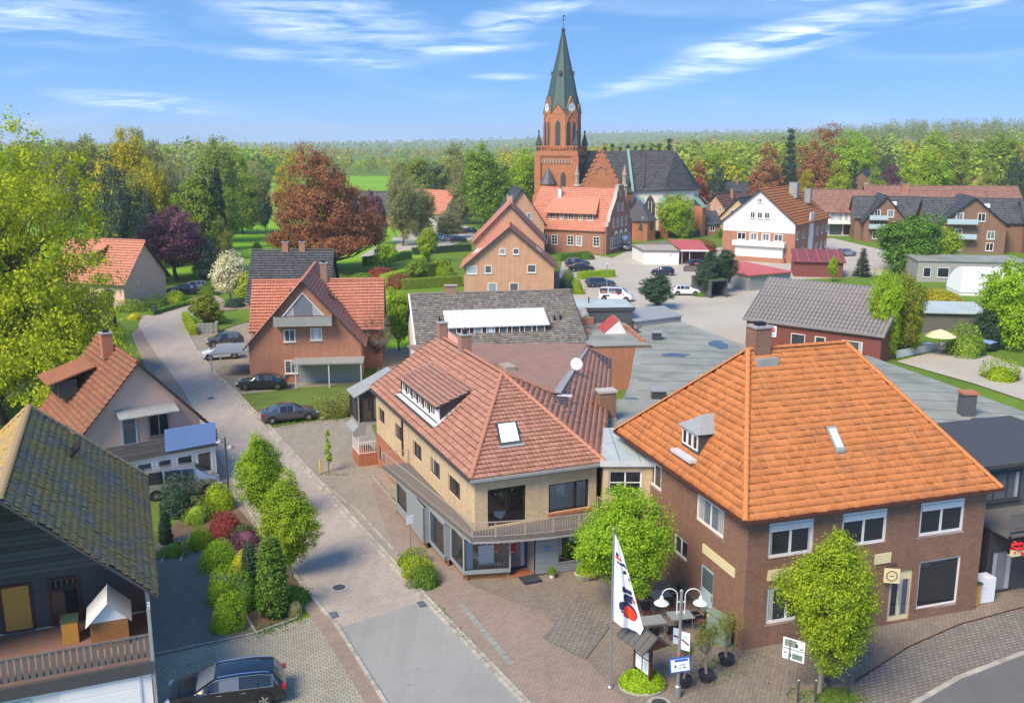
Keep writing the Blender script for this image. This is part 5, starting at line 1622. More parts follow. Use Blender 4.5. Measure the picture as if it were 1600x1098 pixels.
for (x, z) in ((3, 7.4), (6, 7.4), (2.4, 4), (6.4, 4)):
  window(B4, x, -.01, z, FR, 1.0, 1.2, 'white_frame', 'pane', 2)
# white farmhouse
B5 = thing('white_farmhouse', 'white gabled farmhouse with salmon roof beyond the far parked cars', 'house', (-18.84, 262.96), R(-38))
gable_block(B5, -20, 0, 0, 10.5, 3.6, 9.2, 'x', 'white_plaster', 'tile_salmon', .5, (.5, .7), seed=53)
for (y, z) in ((3.4, 3.8), (5.6, 3.8), (7.4, 3.8), (2.6, 1.0), (7.6, 1.0)):
  window(B5, .01, y, z, RT, 1.1, 1.3, 'grey_frame', 'pane', 2)
for k in range(5):
  window(B5, -2.5 - k * 3.6, -.01, .9, FR, 1.3, 1.4, 'grey_frame', 'pane', 2)
B6 = thing('grey_roof_barn', 'long barn with pale grey roof half hidden behind the copper beech', 'barn', (-36.05, 269.1), R(-20))
gable_block(B6, -12, 10, 0, 12, 3.5, 8.5, 'x', 'brick_rust', 'tile_charcoal', .5, (.6, .8), seed=55)
for k in range(3):
  window(B6, -6 + k * 5, -.01, .8, FR, 1.6, 1.5, 'white_frame', 'pane', 2)

# --- left side
B7 = thing('pink_gable_house', 'pink plastered gable house with rusty tiled roof and balcony', 'house', (-21.3, 62.9, 0), R(36))
gable_block(B7, -7.7, 0, 0, 9.8, 4.5, 8.8, 'y', 'pink_plaster', 'tile_rust', .5, seed=57)
window(B7, -4.6, -.01, 3.3, FR, 1.0, 2.0, 'pale_blue', 'pane_bright', 1, 1, .09, .05, name='balcony_door')
window(B7, -2.7, -.01, 3.6, FR, 1.4, 1.7, 'sandstone', 'pane', 2, 1, .1, .05)
MB().slab([(-5.4, -1.1, 5.4), (-1.6, -1.1, 5.4), (-1.6, -.02, 5.8), (-5.4, -.02, 5.8)], .07).build('awning', 'zinc', B7)
MB().box(-7.7, .6, -1.7, -.02, 2.7, 2.9).build('balcony', 'wood_grey', B7)
for k in range(4):
  MB().box(-7.7, .6, -1.7, -1.65, 2.95 + k * .24, 3.15 + k * .24).build('rail_board', 'wood_grey', B7)
MB().box(-7.6, .5, -1.4, -.02, .0, 2.68).build('conservatory', 'white_frame', B7)
for k in range(6):
  window(B7, -6.8 + k * 1.3, -1.41, .6, FR, 1.1, 1.8, 'white_frame', 'pane', 1, 1, .1, .05, False)
bt = tag(MB().add([(-2.9, -1.78, 2.95), (.45, -1.78, 2.95), (.5, -1.76, 4.4), (-2.85, -1.76, 4.45), (-2.9, -1.75, 2.95), (.45, -1.75, 2.95), (.5, -1.73, 4.4), (-2.85, -1.73, 4.45)],
         [(0, 1, 2, 3), (7, 6, 5, 4), (0, 3, 7, 4), (1, 5, 6, 2), (3, 2, 6, 7), (0, 4, 5, 1)]).build('tarpaulin', 'tarp_blue'), 'light blue tarpaulin screen on the pink house balcony', 'tarpaulin')
bt.location = (-21.3, 62.9, 0)
bt.rotation_euler = (0, 0, R(36))
chimney(B7, -4.4, 5.0, .7, 8.2, 9.9, 'terracotta')
MB().box(-7.6, -6.4, 5.5, 8.5, 5.7, 6.9).build('dormer', 'slate_dark', B7)
MB().slab([(-8.3, 5.2, 6.8), (-8.3, 8.8, 6.8), (-5.2, 8.8, 7.7), (-5.2, 5.2, 7.7)], .1).build('dormer_roof', 'tile_rust', B7)
window(B7, -7.61, 7.0, 5.9, LF, 1.6, .8, 'brown_frame', 'pane', 2)
B8 = thing('salmon_roof_house', 'low house with salmon tiled roof under the oak branches', 'house', (-53.5, 131, 0), R(-18))
gable_block(B8, -12, 0, 0, 9, 4.0, 9.0, 'x', 'pink_plaster', 'tile_salmon', .6, (.35, .45), seed=59)
for k in range(3):
  window(B8, -2.5 - k * 4, -.01, 1.2, FR, 1.4, 1.4, 'brown_frame', 'pane', 2)
MB().box(-8, -5.4, 1.2, 4.0, 5.4, 7.4).build('dormer', 'brick_salmon', B8)
MB().slab([(-8.4, .8, 7.4), (-5, .8, 7.4), (-5, 4.6, 8.6), (-8.4, 4.6, 8.6)], .12).build('dormer_roof', 'tile_salmon', B8)
B9 = thing('dark_tile_house', 'house with dark grey tiled roof half hidden behind the oak', 'house', (-37.5, 87.0, 0), R(20))
gable_block(B9, -22, 0, 0, 11, 4.0, 8.2, 'x', 'white_plaster', 'tile_charcoal', .5, (.34, .40), seed=61)
for k in range(4):
  window(B9, -3 - k * 5, -.01, 1.0, FR, 1.5, 1.4, 'white_frame', 'pane', 2)
chimney(B9, -3, 5.5, .7, 7.6, 9.2)
S1 = thing('garden_shed', 'weathered timber garden shed with grey felt roof below the oak', 'shed', (-42.77, 84, 0), R(8))
MB().box(0, 2.9, 0, 2.6, 0, 2.0).build('wall', 'wood_grey', S1)
MB().slab([(-.3, -.5, 2.05), (3.2, -.5, 2.05), (3.2, 2.9, 2.75), (-.3, 2.9, 2.75)], .1).build('roof', 'felt_light', S1)
window(S1, .9, -.01, .9, FR, .9, .8, 'wood_grey', 'pane', 2)
window(S1, 2.1, -.01, .9, FR, .9, .8, 'wood_grey', 'pane', 2)
for k in range(6):
  MB().box(-.2, 3.4, -1.4, -1.35, .1 + k * .19, .26 + k * .19).build('fence_board', 'wood_grey', S1)

# --- mossy roofed house in the near left corner
L0 = thing('mossy_roof_house', 'dark house with mossy tiled roof and roof terrace in the near left corner', 'house', (-14.2, 35.5, 0), R(112))
# local x runs away from the camera along the house, local y to the left
LR = [(0, 0, 5.0), (15, 0, 5.0), (12.8, 5.1, 10.0), (-.6, 5.1, 10.0)]
LB = [(15, 0, 5.0), (15, 10.2, 5.0), (12.8, 5.1, 10.0)]
LL = [(15, 10.2, 5.0), (0, 10.2, 5.0), (-.6, 5.1, 10.0), (12.8, 5.1, 10.0)]
roof_base(L0, [LR, LB, LL], 'slate_dark', .14)
for i, p in enumerate((LR, LB, LL)):
  tile_field(L0, p, 'tile_mossy', .27, .35, 'pan', seed=65 + i, jitter=.015)
for a, b in (((15, 0, 5), (12.8, 5.1, 10)), ((-.6, 5.1, 10), (12.8, 5.1, 10)), ((15, 10.2, 5), (12.8, 5.1, 10))):
  ridge_caps(L0, Vector(a) + Vector((0, 0, .05)), Vector(b) + Vector((0, 0, .05)), 'tile_mossy', .15, .4)
mb = MB()
mb.poly([(3.0, .5, 3.0), (3.0, 9.7, 3.0), (3.0, 9.7, 5.3), (3.0, 5.1, 9.8), (3.0, .5, 5.3)])
mb.build('gable', 'slate_dark', L0)
for k in range(20):
  z = 5.2 + k * .22
  hw = 4.6 * min(1, (9.75 - z - .22) / 4.5)
  if hw > .2:
    MB().box(2.955 - .01 * (k % 2), 2.985, 5.1 - hw, 5.1 + hw, z + .01, z + .215).build('slate_course', 'slate_wall' if k % 3 else 'slate_dark', L0)
mb = MB().box(3.02, 14.6, .5, 9.7, 0, 5.2)
mb.box(-1.0, 3.0, .5, 9.7, 0, 2.8)
mb.build('wall', 'white_plaster', L0)
MB().box(-1.05, 3.0, .4, 9.8, 2.802, 2.95).build('terrace', 'terrace_tile', L0)
window(L0, 2.98, 8.0, 3.4, LF, 2.6, 1.5, 'grey_frame', 'pane', 2, 1, .1, .05)
window(L0, 2.98, 5.4, 3.0, LF, 1.2, 2.1, 'wood_dark', 'wood_yellow', 1, 1, .1, .05, False, name='terrace_door')
window(L0, 2.98, 3.6, 3.0, LF, 1.2, 2.1, 'wood_dark', 'pane', 1, 1, .1, .05, False, name='terrace_door')
rb_me = MB().box(-.015, .015, -.085, .085, 0, .9).mesh('rail_board', 'wood_grey')
for k in range(38):
  link('rail_board', rb_me, L0, (-1.035, .53 + k * .24, 2.95))
MB().box(-1.08, -.98, .42, 9.8, 3.86, 3.92).build('handrail', 'wood_grey', L0)
MB().box(-1.1, 3.4, .32, .42, 2.7, 5.1).build('side_screen', 'pane_bright', L0)
MB().box(-1.12, -1.0, .34, .46, 0, 5.0).build('corner_post', 'zinc', L0)
MB().box(-1.2, -1.06, .4, 9.8, 2.3, 2.8).build('fascia', 'slate_dark', L0)
gd = MB().box(-1.06, -1.02, .9, 3.8, .05, 2.2).build('garage_door', 'white_frame', L0)
for k in range(5):
  MB().box(-1.075, -1.061, .95, 3.75, .15 + k * .4, .5 + k * .4).build('door_panel', 'white_frame', gd)
window(L0, -1.02, 6.6, .9, LF, 3.6, 1.2, 'grey_frame', 'pane', 3, 1, .1, .04)
MB().obox((10.0, 3.2, 8.35), (1.5, 1.0, .12), 0, -.775).build('skylight', 'pane', L0)
hut = thing('terrace_greenhouse', 'small white gabled greenhouse standing on the roof terrace', 'greenhouse', tuple(Matrix.Translation((-14.2, 35.5, 0)) @ Matrix.Rotation(R(112), 4, 'Z') @ Vector((1.0, 1.9, 2.95))), R(112))
MB().box(-.7, .7, -.7, .7, 0, 1.15).build('body', 'wood', hut)
MB().add([(-.95, -.85, 1.1), (.95, -.85, 1.1), (.95, 0, 2.0), (-.95, 0, 2.0)], [(0, 1, 2, 3)]).add([(-.95, .85, 1.1), (.95, .85, 1.1), (.95, 0, 2.0), (-.95, 0, 2.0)], [(3, 2, 1, 0)]).build('roof', 'white_plaster', hut)
MB().add([(-.7, -.7, 1.15), (-.7, .7, 1.15), (-.7, 0, 1.88)], [(0, 2, 1)]).build('gable', 'white_frame', hut)
tc = thing('terrace_bin', 'green lidded bin beside the greenhouse on the roof terrace', 'bin', tuple(Matrix.Translation((-14.2, 35.5, 0)) @ Matrix.Rotation(R(112), 4, 'Z') @ Vector((1.5, 3.4, 2.95))), R(112))
MB().box(-.3, .3, -.3, .3, 0, .95).build('body', 'wood_yellow', tc)
MB().box(-.34, .34, -.34, .34, .952, 1.03).build('lid', 'bin_green', tc)

# --- right side, further back
W = thing('white_gable_house', 'tall white gabled block with orange roof and brick side walls', 'house', (53.28, 180.95, 0), R(-33))
gable_block(W, -14.3, 0, 0, 22, 7.6, 13.6, 'y', 'brick_rust', 'tile_orange', .5, (.5, .7), seed=71, gable_m='white_plaster')
MB().box(-14.2, -.1, -.06, .0, 5.6, 7.6).build('gable_band', 'white_plaster', W)
MB().box(-11.8, -1.6, -1.4, -.02, 3.0, 3.9).build('balcony', 'white_plaster', W)
MB().box(-11.8, -1.6, -1.0, -.03, 0, .9).build('planter_wall', 'brick_rust', W)
MB().box(-11.4, -2.0, -.8, -.04, .9, 2.9).build('ground_front', 'white_plaster', W)
for (x, z, w, h) in ((-10.4, 4.0, 1.7, 1.4), (-8.0, 4.0, 1.7, 1.4), (-5.6, 4.0, 1.7, 1.4), (-3.2, 4.0, 1.7, 1.4), (-8.4, 8.2, 1.0, 1.2), (-7.0, 8.2, 1.0, 1.2), (-5.6, 8.2, 1.0, 1.2), (-7.2, 11.2, .8, .8)):
  window(W, x, -.08, z, FR, w, h, 'white_frame', 'pane', 2, 1, .12, .06)
MB().box(.0, .2, 8.5, 11.0, 0, 9.0).build('stair_strip', 'white_plaster', W)
for k in range(6):
  for zz in (1.2, 4.4):
    window(W, .02, 1.6 + k * 3.4 + (0 if k < 2 else 2.6), zz, RT, 1.3, 1.5, 'white_frame', 'pane', 2)
chimney(W, -5.0, 14, 1.6, 11.5, 14.5, 'zinc')
chimney(W, -3.0, 17, 1.2, 10.4, 13.2, 'zinc')
LG = thing('long_shop_row', 'long two storey row with brown roof and glazed gallery', 'building', (74, 236, 0), R(-8))
gable_block(LG, 0, 40, 0, 13, 6.2, 10.8, 'x', 'white_plaster', 'tile_brown', .8, (.6, .8), seed=73)
MB().box(0, 40, -2.0, -.05, 3.0, 3.3).build('gallery', 'white_plaster', LG)
for k in range(12):
  window(LG, 1.8 + k * 3.25, -.02, 3.6, FR, 2.8, 2.1, 'white_frame', 'pane_bright', 2, 1, .12, .06, False)
  window(LG, 1.8 + k * 3.25, -.02, .3, FR, 2.8, 2.4, 'wood_dark', 'pane', 1, 1, .14, .06, False)
chimney(LG, 22, 6.5, 1.6, 10, 12.4, 'brick_rust')
for i, (nm, lb, x, y, rz, w, h) in enumerate((('balcony_house', 'brown brick gable house with charcoal roof and two pale balconies', 88, 199, -12, 13, 0), ('balcony_house', 'second charcoal roofed gable house at the right edge of the row', 106, 193, -12, 13, -.3), ('balcony_house', 'small charcoal roofed gable house set back beside the glazed gallery', 81, 222, -12, 9, -1))):
  D = thing(nm, lb, 'house', (x, y, 0), R(rz), 'charcoal roofed balcony houses')
  gable_block(D, 0, w, 0, 14, 6.0 + h, 11.4 + h, 'y', 'brick_brown', 'tile_charcoal', .6, (.5, .7), seed=75 + i)
  gable_block(D, -1.5, w + 5, 4, 14, 6.4 + h, 10.8 + h, 'x', 'brick_brown', 'tile_charcoal', .5, (.5, .7), seed=85 + i)
  for (xx, z) in ((w * .3, 6.6 + h), (w * .62, 6.6 + h), (w * .3, 3.4), (w * .78, 3.0), (w * .3, .6), (w * .78, .6)):
    window(D, xx, -.02, z, FR, 1.5, 1.7, 'white_frame', 'pane', 2, 1, .12, .06)
  for z in (3.0, 6.0 + h):
    b_ = MB().box(w * .1, w * .55, -1.6, -.03, z, z + .15).build('balcony', 'concrete', D)
    MB().box(w * .1, w * .55, -1.6, -1.52, z + .15, z + 1.1).build('balcony_panel', 'pale_blue', b_)
  MB().obox((w * .8, 6, 9.4 + h), (1.1, .06, 1.0), 0, -.6).build('skylight', 'skylight_pane', D)
W2 = thing('grey_annexe', 'low grey flat roofed annexe before the balcony houses', 'building', (66.82, 157.37), R(-10))
MB().box(0, 17, 0, 9, 0, 3.4).build('wall', 'concrete', W2)
MB().box(-.2, 17.2, -.2, 9.2, 3.402, 3.6).build('roof', 'felt_grey', W2)
for (x, w) in ((1.5, 1.2), (4.0, 1.8), (8, 2.4)):
  window(W2, x, -.01, .8, FR, w, 1.6, 'white_frame', 'pane', 1)
TN = thing('white_marquee', 'white rounded marquee roof in the right hand garden', 'tent', (67.3, 142.66), R(-6))
mb = MB()
N = 10
for k in range(N + 1):
  a = math.pi * k / N
  for x in (0, 9.5):
    mb.v.append((x + (.9 - 1.8 * (x > 1)) * math.sin(a) ** 2, 3.2 - 3.2 * math.cos(a), .5 + 3.5 * math.sin(a)))
mb.f += [(2 * k, 2 * k + 1, 2 * k + 3, 2 * k + 2) for k in range(N)] + [tuple(range(0, 2 * N + 2, 2)), tuple(range(2 * N + 1, 0, -2))]
mb.build('canopy', 'tent_white', TN, 50)
MB().box(.05, 9.45, .1, 6.3, 0, .5).build('side_wall', 'white_plaster', TN)
BN = thing('red_barn', 'dark red barn with grey sheet roof beside the car park', 'barn', (26.14, 107, 0), R(-40))
gable_block(BN, .3, 15.5, .4, 12, 3.3, 7.2, 'x', 'barn_red', 'barn_sheet', .4, (15.0, .6), prof='flat', seed=91, caps=False, verge='barn_sheet')
rb = MB()
for k in range(36):
  x = .1 + k * .45
  rb.add([(x - .03, 0, 3.24), (x + .03, 0, 3.24), (x + .03, 6.2, 7.27), (x - .03, 6.2, 7.27), (x, 0, 3.31), (x, 6.2, 7.34)], [(0, 4, 5, 3), (4, 1, 2, 5)])
rb.build('roof_ribs', 'barn_sheet', BN)['kind'] = 'stuff'
sg = MB().box(1.2, 4.0, .28, .34, 1.4, 2.7).build('sign', 'sign_white', BN)
MB().box(1.3, 2.1, .26, .278, 1.5, 2.6).build('print', 'pale_blue', sg)
MB().box(2.3, 3.8, .26, .278, 1.9, 2.4).build('print', 'red_sheet', sg)
MB().box(2.3, 3.8, .26, .278, 1.55, 1.75).build('print', 'tarp_blue', sg)
for (x, w) in ((6.5, 1.6), (9.0, 1.2), (12.5, 2.2)):
  window(BN, x, .39, .6, FR, w, 1.5, 'white_frame', 'pane', 1)
# garages
GA = thing('white_garages', 'white flat roofed garage row with mossy ribbed roof in the car park', 'garage', (24.69, 179.99), R(-4))
MB().prism([(0, 0), (6.6, -.3), (5.6, 18), (-1.6, 9.5)], 0, 2.45).build('wall', 'white_plaster', GA)
MB().prism([(-.2, -.2), (6.8, -.5), (5.8, 18.2), (-1.8, 9.6)], 2.452, 2.62).build('roof', 'pebble_roof', GA)
rb = MB()
for k in range(9):
  rb.box(-.1 - .17 * k + .1, 6.5 - .05 * k, .8 + k * 1.05, .95 + k * 1.05, 2.621, 2.70)
rb.build('roof_ribs', 'light_stone', GA)['kind'] = 'stuff'
for k in range(4):
  t = .08 + k * .23
  s = Seg((-1.6, 9.5), (0, 0))
  s.box(MB(), s.L * t, s.L * (t + .2), .005, .04, .05, 2.1).build('garage_door', 'white_frame', GA)
MB().lathe([(.12, 0), (.12, .05)], 10, (5.0, -.3, 1.9)).build('wall_lamp', 'steel', GA)
GB = thing('red_canopy_garage', 'open garage with sloping red sheet roof behind the white garages', 'garage', (31.72, 180.95), R(-4))
MB().slab([(0, -1.2, 2.75), (5.2, -1.4, 2.75), (5.4, 15, 3.0), (-1, 16, 3.0)], .16).build('roof', 'red_sheet', GB)
MB().box(-.05, 5.2, -1.5, -1.42, 2.5, 2.78).build('fascia', 'white_frame', GB)
MB().box(.1, 5.0, 2.0, 12, 0, 2.55).build('wall', 'wood_dark', GB)
for x in (.2, 1.6, 4.9):
  MB().box(x, x + .15, -1.1, -.95, 0, 2.55).build('post', 'grey_frame', GB)
GC = thing('navy_garage', 'open navy concrete garage with grassy roof and a poster on its side', 'garage', (29.32, 140.26), R(20))
MB().box(0, .15, 0, 5.6, 0, 2.45).box(2.75, 2.9, 0, 5.6, 0, 2.45).box(.15, 2.75, 5.45, 5.6, 0, 2.45).build('wall', 'slate_wall', GC)
MB().box(-.02, 2.92, -.02, 5.62, 2.452, 2.65).build('roof_slab', 'slate_wall', GC)
MB().box(.1, 2.8, .3, 5.4, 2.652, 2.72).build('roof_turf', 'verge', GC)
ps = MB().box(2.905, 2.93, 1.2, 3.6, .95, 2.2).build('poster', 'sign_white', GC)
MB().box(2.931, 2.936, 1.3, 1.95, 1.05, 2.1).build('print', 'tarp_blue', ps)
rr = MB()
for k in range(12):
  a = k * math.pi / 6
  rr.obox((2.934, 2.75 + .4 * math.cos(a), 1.6 + .4 * math.sin(a)), (.008, .2, .12), 0, a)
rr.build('print', 'signal_red', ps)
GD = thing('red_sheet_shed', 'shed with flat red sheet roof beside the navy garage', 'shed', (36.83, 147.04), R(28))
MB().box(0, 8.5, .3, 13, 0, 2.4).build('wall', 'zinc', GD)
MB().slab([(-.3, -.1, 2.5), (8.9, -.1, 2.5), (8.9, 13.4, 2.9), (-.3, 13.4, 2.9)], .14).build('roof', 'red_sheet', GD)
GE = thing('maroon_shed', 'shed with maroon ribbed roof behind the red barn', 'shed', (48.27, 163.47), R(-12))
MB().box(0, 8, 0, 7, 0, 2.6).build('wall', 'barn_red', GE)
MB().slab([(-.3, -.4, 2.65), (8.4, -.4, 2.65), (8.4, 7.3, 4.0), (-.3, 7.3, 4.0)], .12).build('roof', 'maroon_sheet', GE)
for k in range(5):
  MB().slab([(.6 + k * 1.7, -.4, 2.72), (.72 + k * 1.7, -.4, 2.72), (.72 + k * 1.7, 7.3, 4.07), (.6 + k * 1.7, 7.3, 4.07)], .05).build('roof_rib', 'red_sheet', GE)
# houses below the wood
for i, (nm, lb, px, rz, w, d, ze, zr, ax, wm, rm, gm) in enumerate((
    ('village_house', 'dark red brick house with charcoal roof and two white gable windows below the wood', (118.26, 330, 8.01), -35, 12, 16, 5.5, 11.5, 'y', 'brick_dark', 'tile_charcoal', 'brick_dark'),
    ('village_house', 'small house with brown roof and white verge right of the church', (54.99, 262, 6.45), -40, 9, 14, 3.4, 8.6, 'y', 'brick_salmon', 'tile_brown', 'brick_salmon'),
    ('village_house', 'tan brick gable house with dark roof and white door right of the church', (58.3, 250, 6.22), -38, 10, 16, 3.4, 8.2, 'y', 'brick_yellow', 'tile_charcoal', 'brick_yellow'),
    ('village_house', 'far house with blue grey roof beside the red beech', (69.1, 300, 8.18), 5, 12, 10, 4.5, 9.5, 'x', 'brick_rust', 'tile_charcoal', 'brick_rust'),
    ('village_house', 'low house with bright orange roof at the far right', (162.85, 360, 11.55), 0, 13, 10, 4.0, 8.2, 'x', 'brick_rust', 'tile_orange', 'brick_rust'),
    ('village_house', 'house with rust red roof and white verges at the far right edge', (168.65, 350, 11.86), -30, 12, 22, 4.2, 9.6, 'y', 'brick_salmon', 'tile_salmon', 'brick_salmon'),
    ('village_house', 'low brown brick hall with dark hip roof beside the churchyard hedge', (47.58, 236, 2.8), 8, 7, 9, 3.0, 5.6, 'x', 'brick_rust', 'tile_charcoal', 'brick_rust'),
    ('village_house', 'brown roofed house behind the long shop row at the right', (117.33, 262, 9.18), -6, 40, 12, 6.0, 10.5, 'x', 'brick_rust', 'tile_brown', 'brick_rust'))):
  z0 = float(hz(px[0], px[1]))
  V = thing(nm, lb, 'house', (px[0], px[1], z0), R(rz), 'houses below the wood')
  gable_block(V, -w / 2, w / 2, 0, d, ze, zr, ax, wm, rm, .5, (.6, .8), seed=101 + i, gable_m=gm)
  for x in (-w * .22, w * .22):
    window(V, x, -.02, ze * .35, FR, 1.3, 1.4, 'white_frame', 'pane', 2, 1, .12, .06)
    if ax == 'y':
      window(V, x * .7, -.02, ze + .5, FR, 1.1, 1.3, 'white_frame', 'pane_bright', 2, 1, .12, .06)
  if i in (1, 2, 3, 5):
    chimney(V, w * .15, d * .5, .9, zr - 1.5, zr + 1.0)

# ================================================================== church and the step-gabled hall before it
AN = thing('gabled_hall', 'red roofed brick hall with curved white-trimmed gable before the church', 'hall', (18.93, 195.51, 0), R(-26))
AW_, AH, AE_ = 16.0, 13.0, 5.0
AFR = [(0, -.4, 4.75), (-18, -.4, 4.75), (-18, 8, 13), (0, 8, 13)]
ABK = [(-18, 16.4, 4.75), (0, 16.4, 4.75), (0, 8, 13), (-18, 8, 13)]
roof_base(AN, [AFR, ABK], 'tile_salmon')
ADR = [(-13.5, 1.4, 6.2), (-2.7, 1.4, 6.2), (-3.5, 5.6, 10.3), (-13.2, 5.6, 10.3)]
tile_field(AN, AFR, 'tile_salmon', .45, .6, 'pan', seed=201)
tile_field(AN, ABK, 'tile_salmon', .45, .6, 'pan', seed=202)
mb = MB()
mb.poly([(0, 0, 0), (-18, 0, 0), (-18, 0, 5), (0, 0, 5)]).poly([(-18, 0, 0), (-18, 16, 0), (-18, 16, 5), (-18, 8, 12.8), (-18, 0, 5)])
mb.build('wall', 'brick_annex', AN)
prof = [(0, 0), (16, 0), (16, 5.6), (15.2, 5.6), (15.2, 6.4), (14.4, 6.4), (14.0, 7.6), (13.2, 8.6), (12.0, 9.7), (10.6, 11.2), (10.2, 12.4), (9.6, 12.4), (9.6, 13.6), (6.4, 13.6), (6.4, 12.4), (5.8, 12.4), (5.4, 11.2), (4.0, 9.7), (2.8, 8.6), (2.0, 7.6), (1.6, 6.4), (.8, 6.4), (.8, 5.6), (0, 5.6)]
n = len(prof)
gm = MB().add([(.25, y, z) for y, z in prof] + [(-.3, y, z) for y, z in prof],
       [tuple(range(n)), tuple(range(2 * n - 1, n - 1, -1))] + [(i, i + n, (i + 1) % n + n, (i + 1) % n) for i in range(n)])
gm.build('gable', 'brick_annex', AN)
tr = MB()
for a, b in zip(prof[2:-1], prof[3:]):
  c = ((a[0] + b[0]) / 2, (a[1] + b[1]) / 2)
  L = math.hypot(b[0] - a[0], b[1] - a[1])
  tr.obox((0, c[0], c[1] + .08), (.75, L + .1, .16), 0, math.atan2(b[1] - a[1], b[0] - a[0]))
tr.build('coping', 'light_stone', AN)
for (y, z, w, h, nx, nz) in ((3.2, .9, 1.3, 2.4, 2, 3), (5.6, .9, 1.8, 2.9, 2, 3), (8.6, .9, 1.8, 2.9, 2, 3), (11.6, .9, 1.8, 2.9, 2, 3), (14.2, 1.2, 1.1, 2.0, 2, 2),
          (4.0, 5.2, 1.1, 1.9, 2, 2), (6.6, 5.2, 1.1, 1.9, 2, 2), (9.2, 5.2, 1.1, 1.9, 2, 2), (11.8, 5.2, 1.1, 1.9, 2, 2), (6.6, 8.4, 1.0, 1.7, 2, 2), (9.2, 8.4, 1.0, 1.7, 2, 2), (8.0, 11.4, .5, 1.1, 1, 1)):
  window(AN, .26, y, z, RT, w, h, 'white_frame', 'pane', nx, nz, .10, .05, arch=(z < 1 and w > 1.5))
for (x, w) in ((-1.9, 1.4), (-5.7, 1.4), (-7.6, 1.4), (-11.2, 1.4), (-13.4, 1.4)):
  window(AN, x, -.02, 1.6, FR, w, 2.0, 'white_frame', 'pane', 2, 3, .10, .05)
mb = MB().poly([(-13.6, 1.6, 6.55), (-3.0, 1.6, 6.55), (-3.0, 1.6, 8.2), (-13.6, 1.6, 8.2)])
for x in (-13.6, -3.0):
  mb.poly([(x, 1.6, 6.55), (x, 3.4, 8.3), (x, 1.6, 8.2)])
mb.build('dormer', 'brick_annex', AN)
MB().slab([(-14.2, .9, 8.1), (-2.4, .9, 8.1), (-3.6, 5.9, 11.1), (-13.6, 5.9, 11.1)], .12).build('dormer_roof', 'tile_salmon', AN)
for k, w in enumerate((1.3, .9, 1.3, .9, 1.3)):
  window(AN, -12.4 + k * 2.1, 1.58, 6.7, FR, w, 1.3, 'white_frame', 'pane', 2, 3, .09, .05)
chimney(AN, -12.5, 5.8, .7, 10, 12.8, 'white_plaster')
# church ----------------------------------------------------------------
CH = thing('church', 'red brick church with slate roofs and tall green copper spire', 'church', (0, 237, 0), 0)
CT = (12.1, 0.5)

def ngon(r, n, rot, c, z):
  return [(c[0] + r * math.cos(rot + 2 * math.pi * k / n), c[1] + r * math.sin(rot + 2 * math.pi * k / n), z) for k in range(n)]

def shell(mb, loops):
  n = len(loops[0])
  o = len(mb.v)
  for L in loops:
    mb.v += [tuple(p) for p in L]
  for i in range(len(loops) - 1):
    for k in range(n):
      mb.f.append((o + i * n + k, o + i * n + (k + 1) % n, o + (i + 1) * n + (k + 1) % n, o + (i + 1) * n + k))
  mb.f.append(tuple(o + (len(loops) - 1) * n + k for k in range(n)))
  return mb

TR = R(45 - 17)          # the tower is turned a little to the viewer
tw = MB()
S2 = 5.0 * math.sqrt(2)
shell(tw, [ngon(S2, 4, TR, CT, 0), ngon(S2, 4, TR, CT, 8), ngon(S2 * .97, 4, TR, CT, 8.4), ngon(S2 * .97, 4, TR, CT, 18.6), ngon(S2 * 1.03, 4, TR, CT, 19.2), ngon(S2 * 1.03, 4, TR, CT, 20.0)])
tower = tw.build('tower', 'brick_church', CH)

def tower_face(k, sides, ap, rot):
  """centre direction of face k of an n-sided tower"""
  a = rot + 2 * math.pi * (k + .5) / sides
  return a

def lancet(mb, a, r, off, z0, w, h, depth=.05, c=CT):
  """pointed window as a thin proud shape on a face whose outward angle is a, at distance r"""
  ux, uy = -math.sin(a), math.cos(a)
  pts = [(-w / 2, 0), (w / 2, 0), (w / 2, h - w * .9), (w * .3, h - w * .35), (0, h), (-w * .3, h - w * .35), (-w / 2, h - w * .9)]
  P = []
  for d in (depth, -.1):
    for (s, z) in pts:
      P.append((c[0] + math.cos(a) * (r + d) + ux * (s + off), c[1] + math.sin(a) * (r + d) + uy * (s + off), z0 + z))
  n = len(pts)
  mb.add(P, [tuple(range(n))] + [(i, i + n, (i + 1) % n + n, (i + 1) % n) for i in range(n)])

for k in range(4):
  a = TR + math.pi / 2 * (k + .5)
  for off in (-1.6, 1.6):
    m1 = MB()
    lancet(m1, a, 4.85, off, 10.5, 1.3, 5.0, .06)
    m1.build('window', 'slate_dark', tower)
  fz = MB()
  ux, uy = -math.sin(a), math.cos(a)
  for j in range(11):
    s = -3.6 + j * .72
    fz.obox((CT[0] + math.cos(a) * 4.95 + ux * s, CT[1] + math.sin(a) * 4.95 + uy * s, 17.9), (.3, .32, 1.0), a)
  fz.build('frieze', 'sandstone', tower)
for k in range(4):
  a = TR + math.pi / 2 * k
  bx, by = CT[0] + math.cos(a) * 6.7, CT[1] + math.sin(a) * 6.7
  bt = MB()
  bt.obox((bx, by, 5), (2.0, 2.0, 10), a + R(45)).obox((bx - .15 * math.cos(a), by - .15 * math.sin(a), 14.5), (1.5, 1.5, 9), a + R(45))
  bt.build('buttress', 'brick_church', tower)
  pn = MB().lathe([(.62, 19.9), (.62, 21.6), (.85, 21.7), (.75, 22.1), (.1, 24.4), (.22, 24.5), (.22, 24.8), (.02, 25.2)], 6, (bx - .25 * math.cos(a), by - .25 * math.sin(a), 0))
  pn.build('pinnacle', 'slate_dark', tower)
pr = MB()
